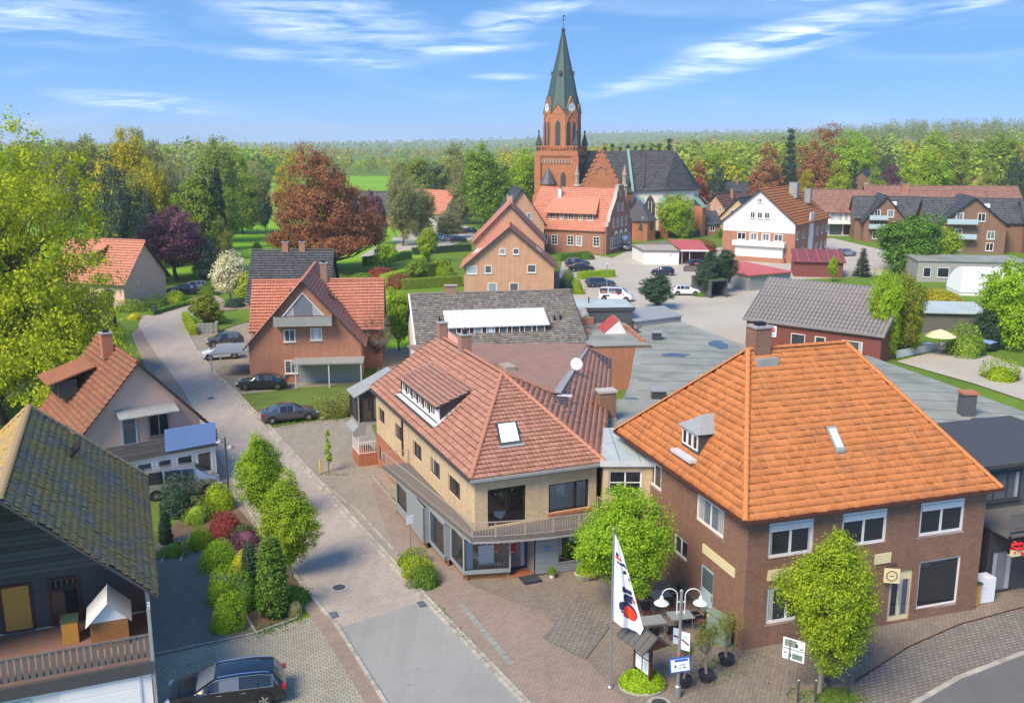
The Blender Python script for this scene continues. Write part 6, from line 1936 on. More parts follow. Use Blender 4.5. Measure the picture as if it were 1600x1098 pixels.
for k in range(4):
  p, q = ngon(S2 * 1.0, 4, TR, CT, 20.0)[k], ngon(S2 * 1.0, 4, TR, CT, 20.0)[(k + 1) % 4]
  s = Seg(p[:2], q[:2])
  s.box(pr, 0, s.L, -.15, .15, 21.2, 21.5)
  s.box(pr, 0, s.L, -.15, .15, 20.0, 20.3)
  for j in range(13):
    s.box(pr, .4 + j * (s.L - .8) / 12 - .13, .4 + j * (s.L - .8) / 12 + .13, -.12, .12, 20.3, 21.2)
pr.build('gallery_parapet', 'brick_church', tower)
OR_ = TR + R(22.5)
ot = MB()
shell(ot, [ngon(4.55, 8, OR_, CT, 20.0), ngon(4.55, 8, OR_, CT, 29.4)])
octa = ot.build('belfry', 'brick_church', CH)
AO = 4.55 * math.cos(math.pi / 8)
for k in range(8):
  a = OR_ + math.pi / 4 * (k + .5)
  main = k % 2 == 1
  ux, uy = -math.sin(a), math.cos(a)
  hw = 4.55 * math.sin(math.pi / 8)
  gt_ = MB()
  top = 33.0 if main else 31.2
  P = [(CT[0] + math.cos(a) * (AO + .05) + ux * s, CT[1] + math.sin(a) * (AO + .05) + uy * s, z) for s, z in ((-hw, 29.0), (hw, 29.0), (0, top))]
  P += [(CT[0] + math.cos(a) * (AO - 1.6), CT[1] + math.sin(a) * (AO - 1.6), top - .2)]
  gt_.add(P, [(0, 1, 2), (1, 3, 2), (0, 2, 3)])
  gt_.build('gable', 'brick_church', octa)
  ed = MB().tube([P[0], P[2], P[1]], .12, 4)
  ed.build('gable_edge', 'copper', octa)
  if main:
    cl_ = MB()
    for (r_, d, m) in ((1.02, .10, 'white_plaster'),):
      cc = (CT[0] + math.cos(a) * (AO + d), CT[1] + math.sin(a) * (AO + d), 30.35)
      pts = [(cc[0] + ux * r_ * math.cos(t), cc[1] + uy * r_ * math.cos(t), cc[2] + r_ * math.sin(t)) for t in np.linspace(0, 2 * math.pi, 21)[:-1]]
      cl_.poly(pts)
    ck = cl_.build('clock_face', 'white_plaster', octa)
    hd = MB()
    for t in range(12):
      th = t * math.pi / 6
      hd.obox((cc[0] + math.cos(a) * .03 + ux * .85 * math.sin(th), cc[1] + math.sin(a) * .03 + uy * .85 * math.sin(th), cc[2] + .85 * math.cos(th)), (.03, .1, .2), a, th)
    hd.obox((cc[0] + math.cos(a) * .04 + ux * .22, cc[1] + math.sin(a) * .04 + uy * .22, cc[2] + .25), (.03, .1, .75), a, -.7)
    hd.obox((cc[0] + math.cos(a) * .05 - ux * .2, cc[1] + math.sin(a) * .05 - uy * .2, cc[2] + .1), (.03, .12, .5), a, 1.1)
    hd.build('clock_hands', 'slate_dark', ck)
    for off in (-.72, .72):
      m1 = MB()
      lancet(m1, a, AO, off, 21.0, .85, 6.2, .05)
      m1.build('window', 'slate_dark', octa)
    m1 = MB()
    arc = [(CT[0] + math.cos(a) * (AO + .08) + ux * s, CT[1] + math.sin(a) * (AO + .08) + uy * s, z) for s, z in ((-1.5, 21), (-1.5, 26.2), (-1.0, 28.0), (0, 29.2), (1.0, 28.0), (1.5, 26.2), (1.5, 21))]
    m1.tube(arc, .12, 4)
    m1.build('arch', 'brick_church', octa)
  else:
    m1 = MB()
    lancet(m1, a, AO, 0, 21.5, 1.25, 6.0, .05)
    m1.build('window', 'slate_dark', octa)
sp = MB()
shell(sp, [ngon(4.35, 8, OR_, CT, 29.6), ngon(3.7, 8, OR_, CT, 32.4), ngon(2.6, 8, OR_, CT, 37.4), ngon(1.25, 8, OR_, CT, 43.0), ngon(.28, 8, OR_, CT, 47.6)])
spire = sp.build('spire', 'copper', CH)
rib_ = MB()
for k in range(8):
  rr = [(4.35, 29.6), (3.7, 32.4), (2.6, 37.4), (1.25, 43.0), (.28, 47.6)]
  rib_.tube([(CT[0] + (r_ + .02) * math.cos(OR_ + k * math.pi / 4), CT[1] + (r_ + .02) * math.sin(OR_ + k * math.pi / 4), z) for r_, z in rr], .09, 4)
rib_.build('spire_ribs', 'slate_dark', spire)
for k in (0, 2, 4, 6):
  a = OR_ + math.pi / 4 * (k + .5)
  c = (CT[0] + math.cos(a) * 2.35, CT[1] + math.sin(a) * 2.35, 37.9)
  MB().obox((c[0], c[1], c[2] + .4), (.9, .7, .9), a).build('spire_dormer', 'slate_dark', spire)
MB().lathe([(.1, 47.5), (.45, 47.9), (.5, 48.2), (.3, 48.6), (.05, 48.8)], 10, (CT[0], CT[1], 0)).build('orb', 'slate_dark', spire, True)
MB().tube([(CT[0], CT[1], 48.6), (CT[0], CT[1], 51.4)], .06, 6).obox((CT[0], CT[1], 50.4), (1.0, .1, .1)).obox((CT[0] + .1, CT[1], 51.3), (.5, .06, .3)).build('cross', 'black', spire)
# stair turret on the tower's front left
tt = (8.6, -5.0)
shell(MB(), [ngon(1.8, 8, 0, tt, 0), ngon(1.8, 8, 0, tt, 12.6)]).build('stair_turret', 'brick_church', CH)
shell(MB(), [ngon(2.05, 8, 0, tt, 12.6), ngon(.05, 8, 0, tt, 16.6)]).build('turret_roof', 'slate_wall', CH)
for a in (R(-115), R(-70), R(-160)):
  for z in (6.2, 9.8):
    m1 = MB()
    lancet(m1, a, 1.7, 0, z, .6, 1.7, .06, tt)
    m1.build('turret_window', 'slate_dark', CH)
# nave, transept gable, choir and apse
NZ, NE = 20.3, 11.2
def roof_piece(pts, name='roof'):
  o = roof_base(CH, [pts], 'slate_dark', .15, .02, name)
  tile_field(CH, pts, 'tile_slate', .7, .55, 'flat', seed=int(abs(pts[0][0]) * 7) % 97)

roof_piece([(14, -7.2, 10.6), (28.5, -7.2, 10.6), (28.5, 5, NZ), (17, 5, NZ)])
roof_piece([(28.5, 17, 10.6), (14, 17, 10.6), (17, 5, NZ), (28.5, 5, NZ)])
roof_piece([(11.5, -9.8, 8.0), (20.5, -9.8, 8.0), (20.5, -7.2, 10.7), (13.6, -7.2, 10.7)])
MB().box(12, 28.5, -7.0, 17, 0, 10.5).build('nave_wall', 'brick_church', CH)
MB().box(11.6, 20.5, -9.5, -7, 0, 7.9).build('aisle_wall', 'brick_church', CH)
# transept with the bright gable facing the viewer
gx = 20.6
tp = [(gx - 5.2, -11, 0), (gx + 5.2, -11, 0), (gx + 5.2, -11, 10.8), (gx, -11, 20.8), (gx - 5.2, -11, 10.8)]
mb = MB().add(tp + [(p[0], -10.4, p[2]) for p in tp], [(0, 1, 2, 3, 4), (9, 8, 7, 6, 5), (2, 7, 8, 3), (3, 8, 9, 4), (1, 6, 7, 2), (0, 4, 9, 5)])
tg = mb.build('transept_gable', 'brick_church', CH)
cp = MB()
for s in (-1, 1):
  for k in range(9):
    t = (k + .5) / 9
    cp.obox((gx + s * 5.3 * (1 - t), -10.7, 10.9 + 9.9 * t + .15), (.75, .9, .5), 0, 0, s * .9)
cp.build('gable_steps', 'brick_church', tg)
ar = MB()
for s in (-1, 1):
  for k in range(6):
    t = k / 6
    ar.obox((gx + s * (4.0 - 3.4 * t), -11.04, 11.0 + 6.6 * t), (.7, .1, .35), 0, 0, s * .5)
ar.tube([(gx - 1.1, -11.06, 15.2), (gx - .9, -11.06, 16.3), (gx, -11.06, 16.9), (gx + .9, -11.06, 16.3), (gx + 1.1, -11.06, 15.2)], .14, 4)
ar.build('blind_arches', 'brick_rust', tg)
for s in (-1, 1):
  MB().lathe([(.75, 8), (.75, 12.2), (1.0, 12.4), (.5, 12.9), (.45, 14.6), (.6, 14.8), (.05, 17.2)], 8, (gx + s * 5.5, -10.8, 0)).build('pinnacle', 'sandstone', tg)
MB().box(gx - .09, gx + .09, -10.8, -10.62, 20.8, 23.0).box(gx - .6, gx + .6, -10.8, -10.62, 22.1, 22.3).build('cross', 'sandstone', tg)
MB().box(gx - 5.1, gx + 5.1, -10.4, -6.9, 0, 10.6).build('transept_wall', 'brick_church', CH)
roof_piece([(gx - 5.4, -10.4, 10.5), (gx - 5.4, 3, 10.5), (gx, 3, 20.2), (gx, -10.4, 20.2)])
roof_piece([(gx + 5.4, 3, 10.5), (gx + 5.4, -10.4, 10.5), (gx, -10.4, 20.2), (gx, 3, 20.2)])
MB().obox((28.6, -1.2, 15.75), (.6, 15.6, .18), 0, .67).build('copper_valley', 'copper_pale', CH)
MB().obox((27.0, -5.4, 13.2), (1.4, 1.6, 1.2)).build('roof_dormer', 'copper', CH)
# choir and apse
ap = [(28.5, -4.2), (36.0, -4.2), (44.2, -.6), (46.5, 5), (44.2, 10.6), (36.0, 14.2), (28.5, 14.2)]
MB().prism(ap, 0, 11.2).build('choir_wall', 'warm_plaster', CH)
A1, A2 = (28.6, 5, NZ), (40.2, 5, NZ)
ov = [((x - 36) * 1.06 + 36, (y - 5) * 1.08 + 5, 11.1) for x, y in ap]
roof_piece([(28.6, ov[0][1], 11.1), ov[1], A2, A1])
for i in range(1, 5):
  roof_piece([ov[i], ov[i + 1], A2])
roof_piece([ov[5], (28.6, ov[6][1], 11.1), A1, A2])
MB().obox((32.0, -.2, 15.9), (.35, 12.2, .25), R(-8), .72).build('roof_seam', 'slate_dark', CH)
MB().tube([(40.2, 5, 20.2), (40.2, 5, 23.4)], .1, 6).obox((40.2, 5, 22.6), (1.0, .12, .12)).lathe([(.35, 20.1), (.2, 21.0)], 8, (40.2, 5, 0)).build('cross', 'sandstone', CH)
for (p, q, u) in ((ap[0], ap[1], (.62,)), (ap[1], ap[2], (.5,)), (ap[2], ap[3], (.5,))):
  s = Seg(p, q)
  for f_ in u:
    c = s.p(s.L * f_, 0, 0)
    m1 = MB()
    a = math.atan2(s.n.y, s.n.x)
    lancet(m1, a, 0, 0, 3.8, 2.4, 6.2, .06, (c[0], c[1]))
    wd = m1.build('window', 'slate_dark', CH)
    m2 = MB()
    for o_ in (-.4, .4):
      m2.obox((c[0] + s.n.x * .09 + s.d.x * o_, c[1] + s.n.y * .09 + s.d.y * o_, 6.2), (.12, .08, 4.6), s.a)
    m2.build('tracery', 'white_plaster', wd)
for (x, y, a) in ((30.5, -4.2, -90), (36.2, -4.5, -82), (44.6, -1.2, -40), (46.9, 5, 0)):
  s = Vector((math.cos(R(a)), math.sin(R(a)), 0))
  bt = MB().obox((x + s.x * 1.2, y + s.y * 1.2, 3.6), (2.6, 1.7, 7.2), R(a))
  bo = bt.build('buttress', 'brick_church', CH)
  m_ = Matrix.Translation((x, y, 0)) @ Matrix.Rotation(R(a), 4, 'Z')
  sl = [m_ @ Vector(q) for q in ((2.7, -1, 7.0), (2.7, 1, 7.0), (.0, 1, 9.4), (.0, -1, 9.4))]
  MB().slab([tuple(q) for q in sl], .25).build('weathering', 'copper_pale', bo)
# little round chapel by the hall
cc = (29.8, -10.5)
shell(MB(), [ngon(4.0, 8, R(22), cc, 0), ngon(4.0, 8, R(22), cc, 4.6)]).build('side_chapel', 'brick_church', CH)
shell(MB(), [ngon(4.5, 8, R(22), cc, 4.6), ngon(.1, 8, R(22), cc, 9.2)]).build('chapel_roof', 'tile_slate', CH)
for k in range(8):
  a = R(22) + math.pi / 4 * (k + .5)
  m1 = MB()
  lancet(m1, a, 4.0 * math.cos(math.pi / 8), 0, 2.4, .9, 1.6, .05, cc)
  m1.build('chapel_window', 'slate_dark', CH)

# ================================================================== trees, shrubs, hedges
def leaf_quads(C_, N_, S_, rs, ratio=.62):
  """one small face for every leaf: centres, facing directions, sizes"""
  n = len(C_)
  N_ = N_ / (np.linalg.norm(N_, axis=1, keepdims=True) + 1e-9)
  T = rs.normal(size=(n, 3))
  T -= (T * N_).sum(1, keepdims=True) * N_
  T /= np.linalg.norm(T, axis=1, keepdims=True) + 1e-9
  B = np.cross(N_, T)
  a, b = S_[:, None] * .5, S_[:, None] * .5 * ratio
  V = np.stack([C_ - T * a, C_ + B * b - T * a * .1, C_ + T * a, C_ - B * b - T * a * .1], 1).reshape(-1, 3)
  return V, np.arange(n * 4).reshape(n, 4)

def lobes(rs, d, amp=.18, k=7):
  out = np.ones(len(d))
  for _ in range(k):
    v = rs.normal(size=3)
    v /= np.linalg.norm(v)
    out += amp * np.cos(3.2 * np.arccos(np.clip(d @ v, -1, 1)) + rs.uniform(0, 6.28)) / math.sqrt(k) * 1.4
  return out

def clump_centres(rs, K, W, H, base, shape):
  """clump centres spread through the volume of a crown W wide from `base` to H"""
  d = rs.normal(size=(K * 3, 3))
  d /= np.linalg.norm(d, axis=1, keepdims=True)
  r = rs.uniform(.18, 1, len(d)) ** .45
  p = d * (r * lobes(rs, d, .19))[:, None]
  z = (p[:, 2] + 1) / 2
  if shape == 'oval':
    prof = np.ones_like(z)
    q = np.stack([p[:, 0] * W / 2, p[:, 1] * W / 2, base + z * (H - base)], 1)
  elif shape == 'egg':
    s = np.where(z < .35, .80 + z * .57, 1.0 - np.clip(z - .35, 0, 1) ** 1.7 * .75)
    q = np.stack([p[:, 0] * W / 2 * s * 1.12, p[:, 1] * W / 2 * s * 1.12, base + z * (H - base)], 1)
  elif shape == 'dome':
    z2 = np.abs(p[:, 2]) * np.where(p[:, 2] < 0, .35, 1)
    q = np.stack([p[:, 0] * W / 2, p[:, 1] * W / 2, base + (H - base) * np.where(p[:, 2] < 0, .22 - .22 * z2 / .35 * .8, .22 + .78 * z2)], 1)
  elif shape == 'cone':
    t = rs.uniform(0, 1, len(d)) ** 1.5
    a = rs.uniform(0, 2 * math.pi, len(d))
    rr = (1 - t) * W / 2 * rs.uniform(.55, 1.05, len(d))
    tier = np.round(t * 11) / 11
    q = np.stack([rr * np.cos(a), rr * np.sin(a), base + (tier * .6 + t * .4) * (H - base) - rr * .12], 1)
  elif shape == 'column':
    t = rs.uniform(0, 1, len(d))
    a = rs.uniform(0, 2 * math.pi, len(d))
    rr = W / 2 * np.sqrt(np.clip(1 - t ** 2.2, 0, 1)) * rs.uniform(.7, 1.0, len(d)) * np.clip(.75 + t * 2, .75, 1)
    q = np.stack([rr * np.cos(a), rr * np.sin(a), base + t * (H - base)], 1)
  return q[:K]

def make_crown(name, mat, rs, K, per, W, H, base, shape, leaf, crad, up=.5, ratio=.62, twig=0.0):
  c = clump_centres(rs, K, W - crad * 1.4, H - crad * .7, base + crad * .4, shape)
  cr = rs.uniform(.6, 1.25, K) * crad
  L = np.repeat(c, per, 0)
  off = rs.normal(size=L.shape) * np.repeat(cr, per)[:, None] * .52
  off[:, 2] *= .7
  P_ = L + off
  mid = np.array([0, 0, base + (H - base) * .4])
  out = P_ - mid
  out /= np.linalg.norm(out, axis=1, keepdims=True) + 1e-6
  N_ = out * .7 + off / (np.repeat(cr, per)[:, None] + 1e-6) * .5 + rs.normal(size=P_.shape) * .55 + np.array([0, 0, up])
  S_ = leaf * rs.uniform(.6, 1.35, len(P_))
  V, F = leaf_quads(P_, N_, S_, rs, ratio)
  if twig > 0:
    n = int(len(P_) * twig)
    src = P_[:n]
    dr = out[:n] * .8 + rs.normal(size=(n, 3)) * .5 + np.array([0, 0, .5])
    dr /= np.linalg.norm(dr, axis=1, keepdims=True)
    sd = np.cross(dr, rs.normal(size=(n, 3)))
    sd /= np.linalg.norm(sd, axis=1, keepdims=True) + 1e-6
    ln = leaf * rs.uniform(2.0, 5.0, n)[:, None]
    w = leaf * .09
    V2 = np.stack([src - dr * ln * .5 - sd * w, src - dr * ln * .5 + sd * w, src + dr * ln * .5 + sd * w * .3, src + dr * ln * .5 - sd * w * .3], 1).reshape(-1, 3)
    F2 = np.arange(n * 4).reshape(n, 4) + len(V)
    V, F = np.concatenate([V, V2]), np.concatenate([F, F2])
  return np_mesh(name, V, F, mat), c

def make_trunk(name, mat, rs, c, H, base, r0, limbs, n=7, fork=.3, sub=0):
  """tapered trunk with limbs that reach for the crown's clumps, and thin branches off those"""
  mb = MB()
  top = base + (H - base) * .55
  bend = [(rs.normal() * r0 * .5, rs.normal() * r0 * .5, z) for z in np.linspace(base * .5, top, 4)]
  mb.tube([(0, 0, -.1), (0, 0, H * .015)] + bend, [r0 * 1.5, r0] + [r0 * (1 - .75 * t) for t in (.2, .45, .75, 1)], n)
  idx = rs.choice(len(c), min(limbs, len(c)), replace=False)
  for i in idx:
    q = c[i]
    z0 = min(max(base * .75, q[2] * rs.uniform(.3, .75)), top)
    t = (z0 - base * .5) / max(.01, top - base * .5)
    r1 = r0 * (.45 - .22 * min(1, max(0, t)))
    p0 = np.array([0, 0, z0])
    m = p0 * .5 + q * .5 + np.array([0, 0, -.06 * np.linalg.norm(q - p0)]) + rs.normal(size=3) * .03 * H
    mb.tube([p0, p0 * .7 + m * .3, m, q], [r1, r1 * .85, r1 * .55, r1 * .15], 5, False)
    for _ in range(sub):
      j = c[np.argsort(((c - q) ** 2).sum(1))[rs.randint(1, 8)]]
      mb.tube([m, (m + j) / 2 + rs.normal(size=3) * .02 * H, j], [r1 * .4, r1 * .28, r1 * .08], 4, False)
  return mb.mesh(name, mat, True)

TREES = {}

def template(key, mat, K, per, W, H, base, shape, leaf, crad, r0, limbs, bark='bark', seed=1, up=.5, ratio=.62, twig=0.0, sub=0):
  rs = np.random.RandomState(seed)
  cm, c = make_crown('crown', mat, rs, K, per, W, H, base, shape, leaf, crad, up, ratio, twig)
  tm = make_trunk('trunk', bark, rs, c, H, base, r0, limbs, sub=sub)
  TREES[key] = (cm, tm, W, H, mat, bark)

def tree(key, x, y, h, w, label, name='tree', mat=None, cat='tree', group=None, rz=None, z=None):
  cm, tm, W, H, m0, b0 = TREES[key]
  zz = float(hz(x, y)) if z is None else z
  t = thing(name, label, cat, (x, y, zz), (x * 7.13 + y * 3.77) % 6.28 if rz is None else rz, group)
  k_ = 1.0 if key == 'maple' else .92
  t.scale = (w / W * k_, w / W * k_, h / H)
  link('trunk', tm, t)
  c = link('crown', cm, t)
  if mat and mat != m0:
    c.material_slots[0].link = 'OBJECT'
    c.material_slots[0].material = MATS[mat]
  return t

template('maple', 'leaf_maple', 800, 66, 4.4, 6.2, 1.45, 'egg', .105, .36, .12, 30, 'bark_pale', seed=3, up=.7)
template('maple_slim', 'leaf_maple', 640, 66, 3.2, 6.0, .95, 'egg', .105, .36, .10, 26, 'bark_pale', seed=4, up=.9)
template('oak', 'leaf_oak', 950, 120, 24, 24, 2.5, 'dome', .29, 1.2, .55, 90, seed=5, up=.5, sub=3)
template('beech', 'leaf_copper', 900, 52, 23, 22, 2.0, 'dome', .46, 1.3, .5, 110, seed=6, up=.3, twig=.25, sub=3)
template('beech_small', 'leaf_purple', 420, 50, 14, 14, 3.6, 'dome', .40, 1.0, .35, 40, seed=7, up=.3, twig=.15, sub=1)
template('broad', 'leaf_green', 300, 56, 14, 20, 2.5, 'oval', .54, 1.5, .36, 30, seed=8, twig=.08)
template('broad_b', 'leaf_green', 300, 56, 16, 18, 1.5, 'dome', .54, 1.5, .4, 30, seed=9, twig=.08)
template('tall', 'leaf_lime', 280, 56, 12, 20, 2.0, 'egg', .52, 1.35, .32, 26, seed=10)
template('budding', 'leaf_budding', 300, 34, 15, 20, 3.0, 'oval', .50, 1.5, .34, 60, seed=11, twig=.9, sub=2)
template('bare', 'twig', 260, 16, 15, 21, 5.5, 'dome', .26, 1.2, .34, 80, seed=12, ratio=.2, twig=1.0, sub=3)
template('spruce', 'leaf_conifer', 330, 22, 6.5, 20, 1.0, 'cone', .60, .8, .28, 20, seed=13, up=-.1, ratio=.35)
template('yew', 'leaf_conifer', 300, 30, 12, 18, 0.6, 'egg', .55, 1.1, .35, 14, seed=14, up=-.2, ratio=.35)
template('column', 'leaf_thuja', 420, 30, 2.2, 5.5, .15, 'column', .15, .24, .10, 8, seed=15, up=.4)
template('round_small', 'leaf_lime', 280, 38, 4.2, 5.0, .9, 'oval', .24, .5, .10, 16, seed=16, up=.6)
template('cone_small', 'leaf_lime', 330, 36, 3.4, 5.4, .5, 'egg', .20, .40, .12, 10, seed=17, up=.5)
template('mid', 'leaf_lime', 560, 46, 11, 12, 1.2, 'oval', .36, .95, .26, 30, seed=21, up=.5)
template('mid_slim', 'leaf_dark', 420, 42, 5, 9, .6, 'egg', .28, .55, .16, 12, seed=22, up=.3)
template('sapling', 'leaf_maple', 50, 18, .55, 3.0, .7, 'column', .13, .12, .03, 6, seed=18, up=.6)
template('olive', 'leaf_olive', 70, 24, 2.0, 3.0, 1.3, 'oval', .13, .34, .10, 16, 'bark_pale', seed=19, up=-.3, ratio=.3)

# --- street trees in front
for (k, tr, lb, gr) in (
    ('maple', (5.24, 43, 6.9, 4.56), 'bright green egg-shaped maple beside the white flag', 'street maples'),
    ('maple', (12.96, 36.45, 7.46, 4.32), 'bright green egg-shaped maple before the brown brick house', 'street maples'),
    ('maple_slim', (-15.18, 54.86, 5.94, 2.96), 'slim bright green maple standing behind its neighbour in the garden bed', 'street maples'),
    ('maple_slim', (-11.81, 47.65, 5.85, 3.09), 'slim bright green maple nearest the paved street in the garden bed', 'street maples')):
  tree(k, *tr, lb, 'maple_tree', group=gr)
tree('sapling', -12.87, 64.1, 3.19, 0.59, 'thin upright sapling in a paved bay beside a yellow post', 'sapling_tree')

# --- big trees on the left
OAK = tree('oak', -42.0, 76, 25.5, 22.5, 'huge yellow-green oak overhanging the houses on the left edge', 'oak_tree', rz=1.2)
tree('oak', -56, 100, 23.5, 17, 'second yellow-green oak rising behind the huge one at the left edge', 'oak_tree', rz=3.0)
tree('beech', -32.74, 170.05, 20.98, 20.75, 'large spreading copper beech with rust red leaves', 'copper_beech_tree')
tree('beech_small', -55.87, 158.85, 11.64, 16, 'dark purple beech beside the two parked cars on the left', 'purple_beech_tree')
WOOD = 'trees of the left wood'
for (k, m, tr, lb) in (
    ('yew', None, (-61.48, 150, 21.19, 8.48), 'broad dark blue-green conifer left of the purple beech'),
    ('yew', None, (-59.52, 158, 14.59, 5.31), 'lower dark conifer leaning out beside the broad one'),
    ('broad', 'leaf_gold', (-76.75, 192, 24.29, 14.11), 'golden green tree rising behind the dark conifer'),
    ('broad', 'leaf_gold', (-65.42, 176, 18.77, 8.25), 'smaller golden tree right of the dark conifer'),
    ('bare', None, (-64.51, 188, 24.38, 14.08), 'bare spreading tree with ivied trunk at the top of the wood'),
    ('budding', None, (-80.81, 215, 24.06, 12.89), 'budding brown tree left of the bare spreading tree'),
    ('broad', 'leaf_olive', (-66.72, 218, 22.69, 13.79), 'olive tree at the right shoulder of the wood'),
    ('broad_b', 'leaf_green', (-67.13, 240, 18.69, 12.76), 'mid green tree at the right end of the wood'),
    ('tall', 'leaf_green', (-55.02, 168, 18.2, 9.46), 'pale green layered tree above the purple beech'),
    ('column', 'leaf_dark', (-51.78, 170, 18.15, 3.87), 'dark ivy-clad trunk right of the pale layered tree'),
    ('column', 'leaf_dark', (-53.16, 168, 16.47, 2.48), 'thin dark ivy-clad trunk left of its larger neighbour'),
    ('broad_b', 'leaf_olive', (-49.43, 165, 9.36, 3.99), 'low olive bush at the edge of the meadow'),
    ('budding', None, (-65.57, 182, 17.82, 11.69), 'budding tree in the middle of the wood above the purple beech'),
    ('budding', None, (-98.09, 215, 21.87, 14.33), 'budding tree showing over the oak, left of the golden tree'),
    ('broad', 'leaf_olive', (-98.71, 228, 22.97, 13.65), 'olive tree behind the dark conifer and the oak'),
    ('broad', 'leaf_olive', (-117.34, 240, 21.46, 17.55), 'olive tree far behind the huge oak'),
    ('broad_b', 'leaf_gold', (-69.16, 300, 18.63, 11.12), 'round golden green tree left of the copper beech top'),
    ('budding', None, (-78.15, 300, 15.74, 10.33), 'budding tree between the wood and the copper beech'),
    ('tall', 'leaf_green', (-60.35, 205, 14.14, 6.84), 'green tree reaching down to the meadow edge'),
    ('round_small', 'leaf_dark', (-60.44, 236, 10.84, 4.39), 'small dark bush standing alone at the meadow edge'),
    ('broad_b', 'leaf_olive', (-56.2, 186, 11.68, 4.97), 'low olive tree at the foot of the wood'),
    ('broad_b', 'leaf_dark', (-50.46, 158, 7.11, 5.94), 'dark undergrowth at the foot of the ivy-clad trunks'),
    ('broad', 'leaf_green', (-66.33, 196, 14.52, 10.47), 'green tree behind the purple beech crown'),
    ('broad', 'leaf_olive', (-67.16, 172, 16.65, 8.07), 'olive tree between the dark conifer and the purple beech'),
    ('broad_b', 'leaf_green', (-73.92, 240, 15.77, 14.36), 'green tree filling the back of the wood')):
  tree(k, *tr, lb, mat=m, group=WOOD)
MID = 'trees and large shrubs of the middle gardens'
for (k, m, tr, lb, nm) in (
    ('column', 'leaf_thuja', (-46.11, 173.54, 4.88, 2.79), 'dark green pointed conifer on the meadow left of the copper beech', 'conifer_tree'),
    ('column', 'leaf_thuja', (-52.11, 161.9, 3.92, 2.39), 'green pointed conifer right of the purple beech trunk', 'conifer_tree'),
    ('column', 'leaf_thuja', (-57.6, 191.12, 3.82, 2.04), 'small green conifer standing far out on the meadow', 'conifer_tree'),
    ('round_small', 'leaf_blossom', (-40.64, 136.81, 7.03, 6.28), 'blossoming cream tree beside the side street', 'blossom_tree'),
    ('round_small', 'leaf_lime', (-35.58, 133.53, 5.62, 6.13), 'lime green tree left of the dark grey roof', 'garden_tree'),
    ('cone_small', 'leaf_green', (-38.58, 119.13, 4.33, 4.04), 'round clipped evergreen behind the grey stone bin', 'clipped_tree'),
    ('round_small', 'leaf_purple', (-30.73, 215, 11.35, 6.59), 'small wine red tree at the right side of the copper beech', 'garden_tree'),
    ('cone_small', 'leaf_lime', (-16.14, 182.9, 7.06, 4.65), 'bright green cone-shaped tree beside the village road', 'garden_tree'),
    ('round_small', 'leaf_lime', (-22.3, 170.05, 5.46, 5.02), 'light green small tree at the right foot of the copper beech', 'garden_tree'),
    ('round_small', 'leaf_lime', (-12.47, 104.03, 6.67, 4.69), 'lime green bushy tree left of the long grey tiled roof', 'garden_tree'),
    ('round_small', 'leaf_green', (-15.14, 153.07, 4.33, 4.53), 'mid green bush among the garden hedges', 'garden_tree'),
    ('budding', None, (-24.12, 212.55, 15.61, 8.5), 'budding tree with bare lower trunk beside the village road', 'garden_tree'),
    ('budding', None, (-21.05, 220.77, 12.76, 8.23), 'second budding tree nearer the parked cars by the village road', 'garden_tree'),
    ('bare', None, (-13.88, 95.76, 7.5, 4.59), 'tangle of bare grey creepers beside the brick house', 'creeper'),
    ('broad_b', 'leaf_budding', (-15.16, 229.63, 8.17, 9.17), 'pale budding tree before the white farmhouse', 'garden_tree')):
  tree(k, *tr, lb, nm, m, group=MID)
CHT = 'trees round the church'
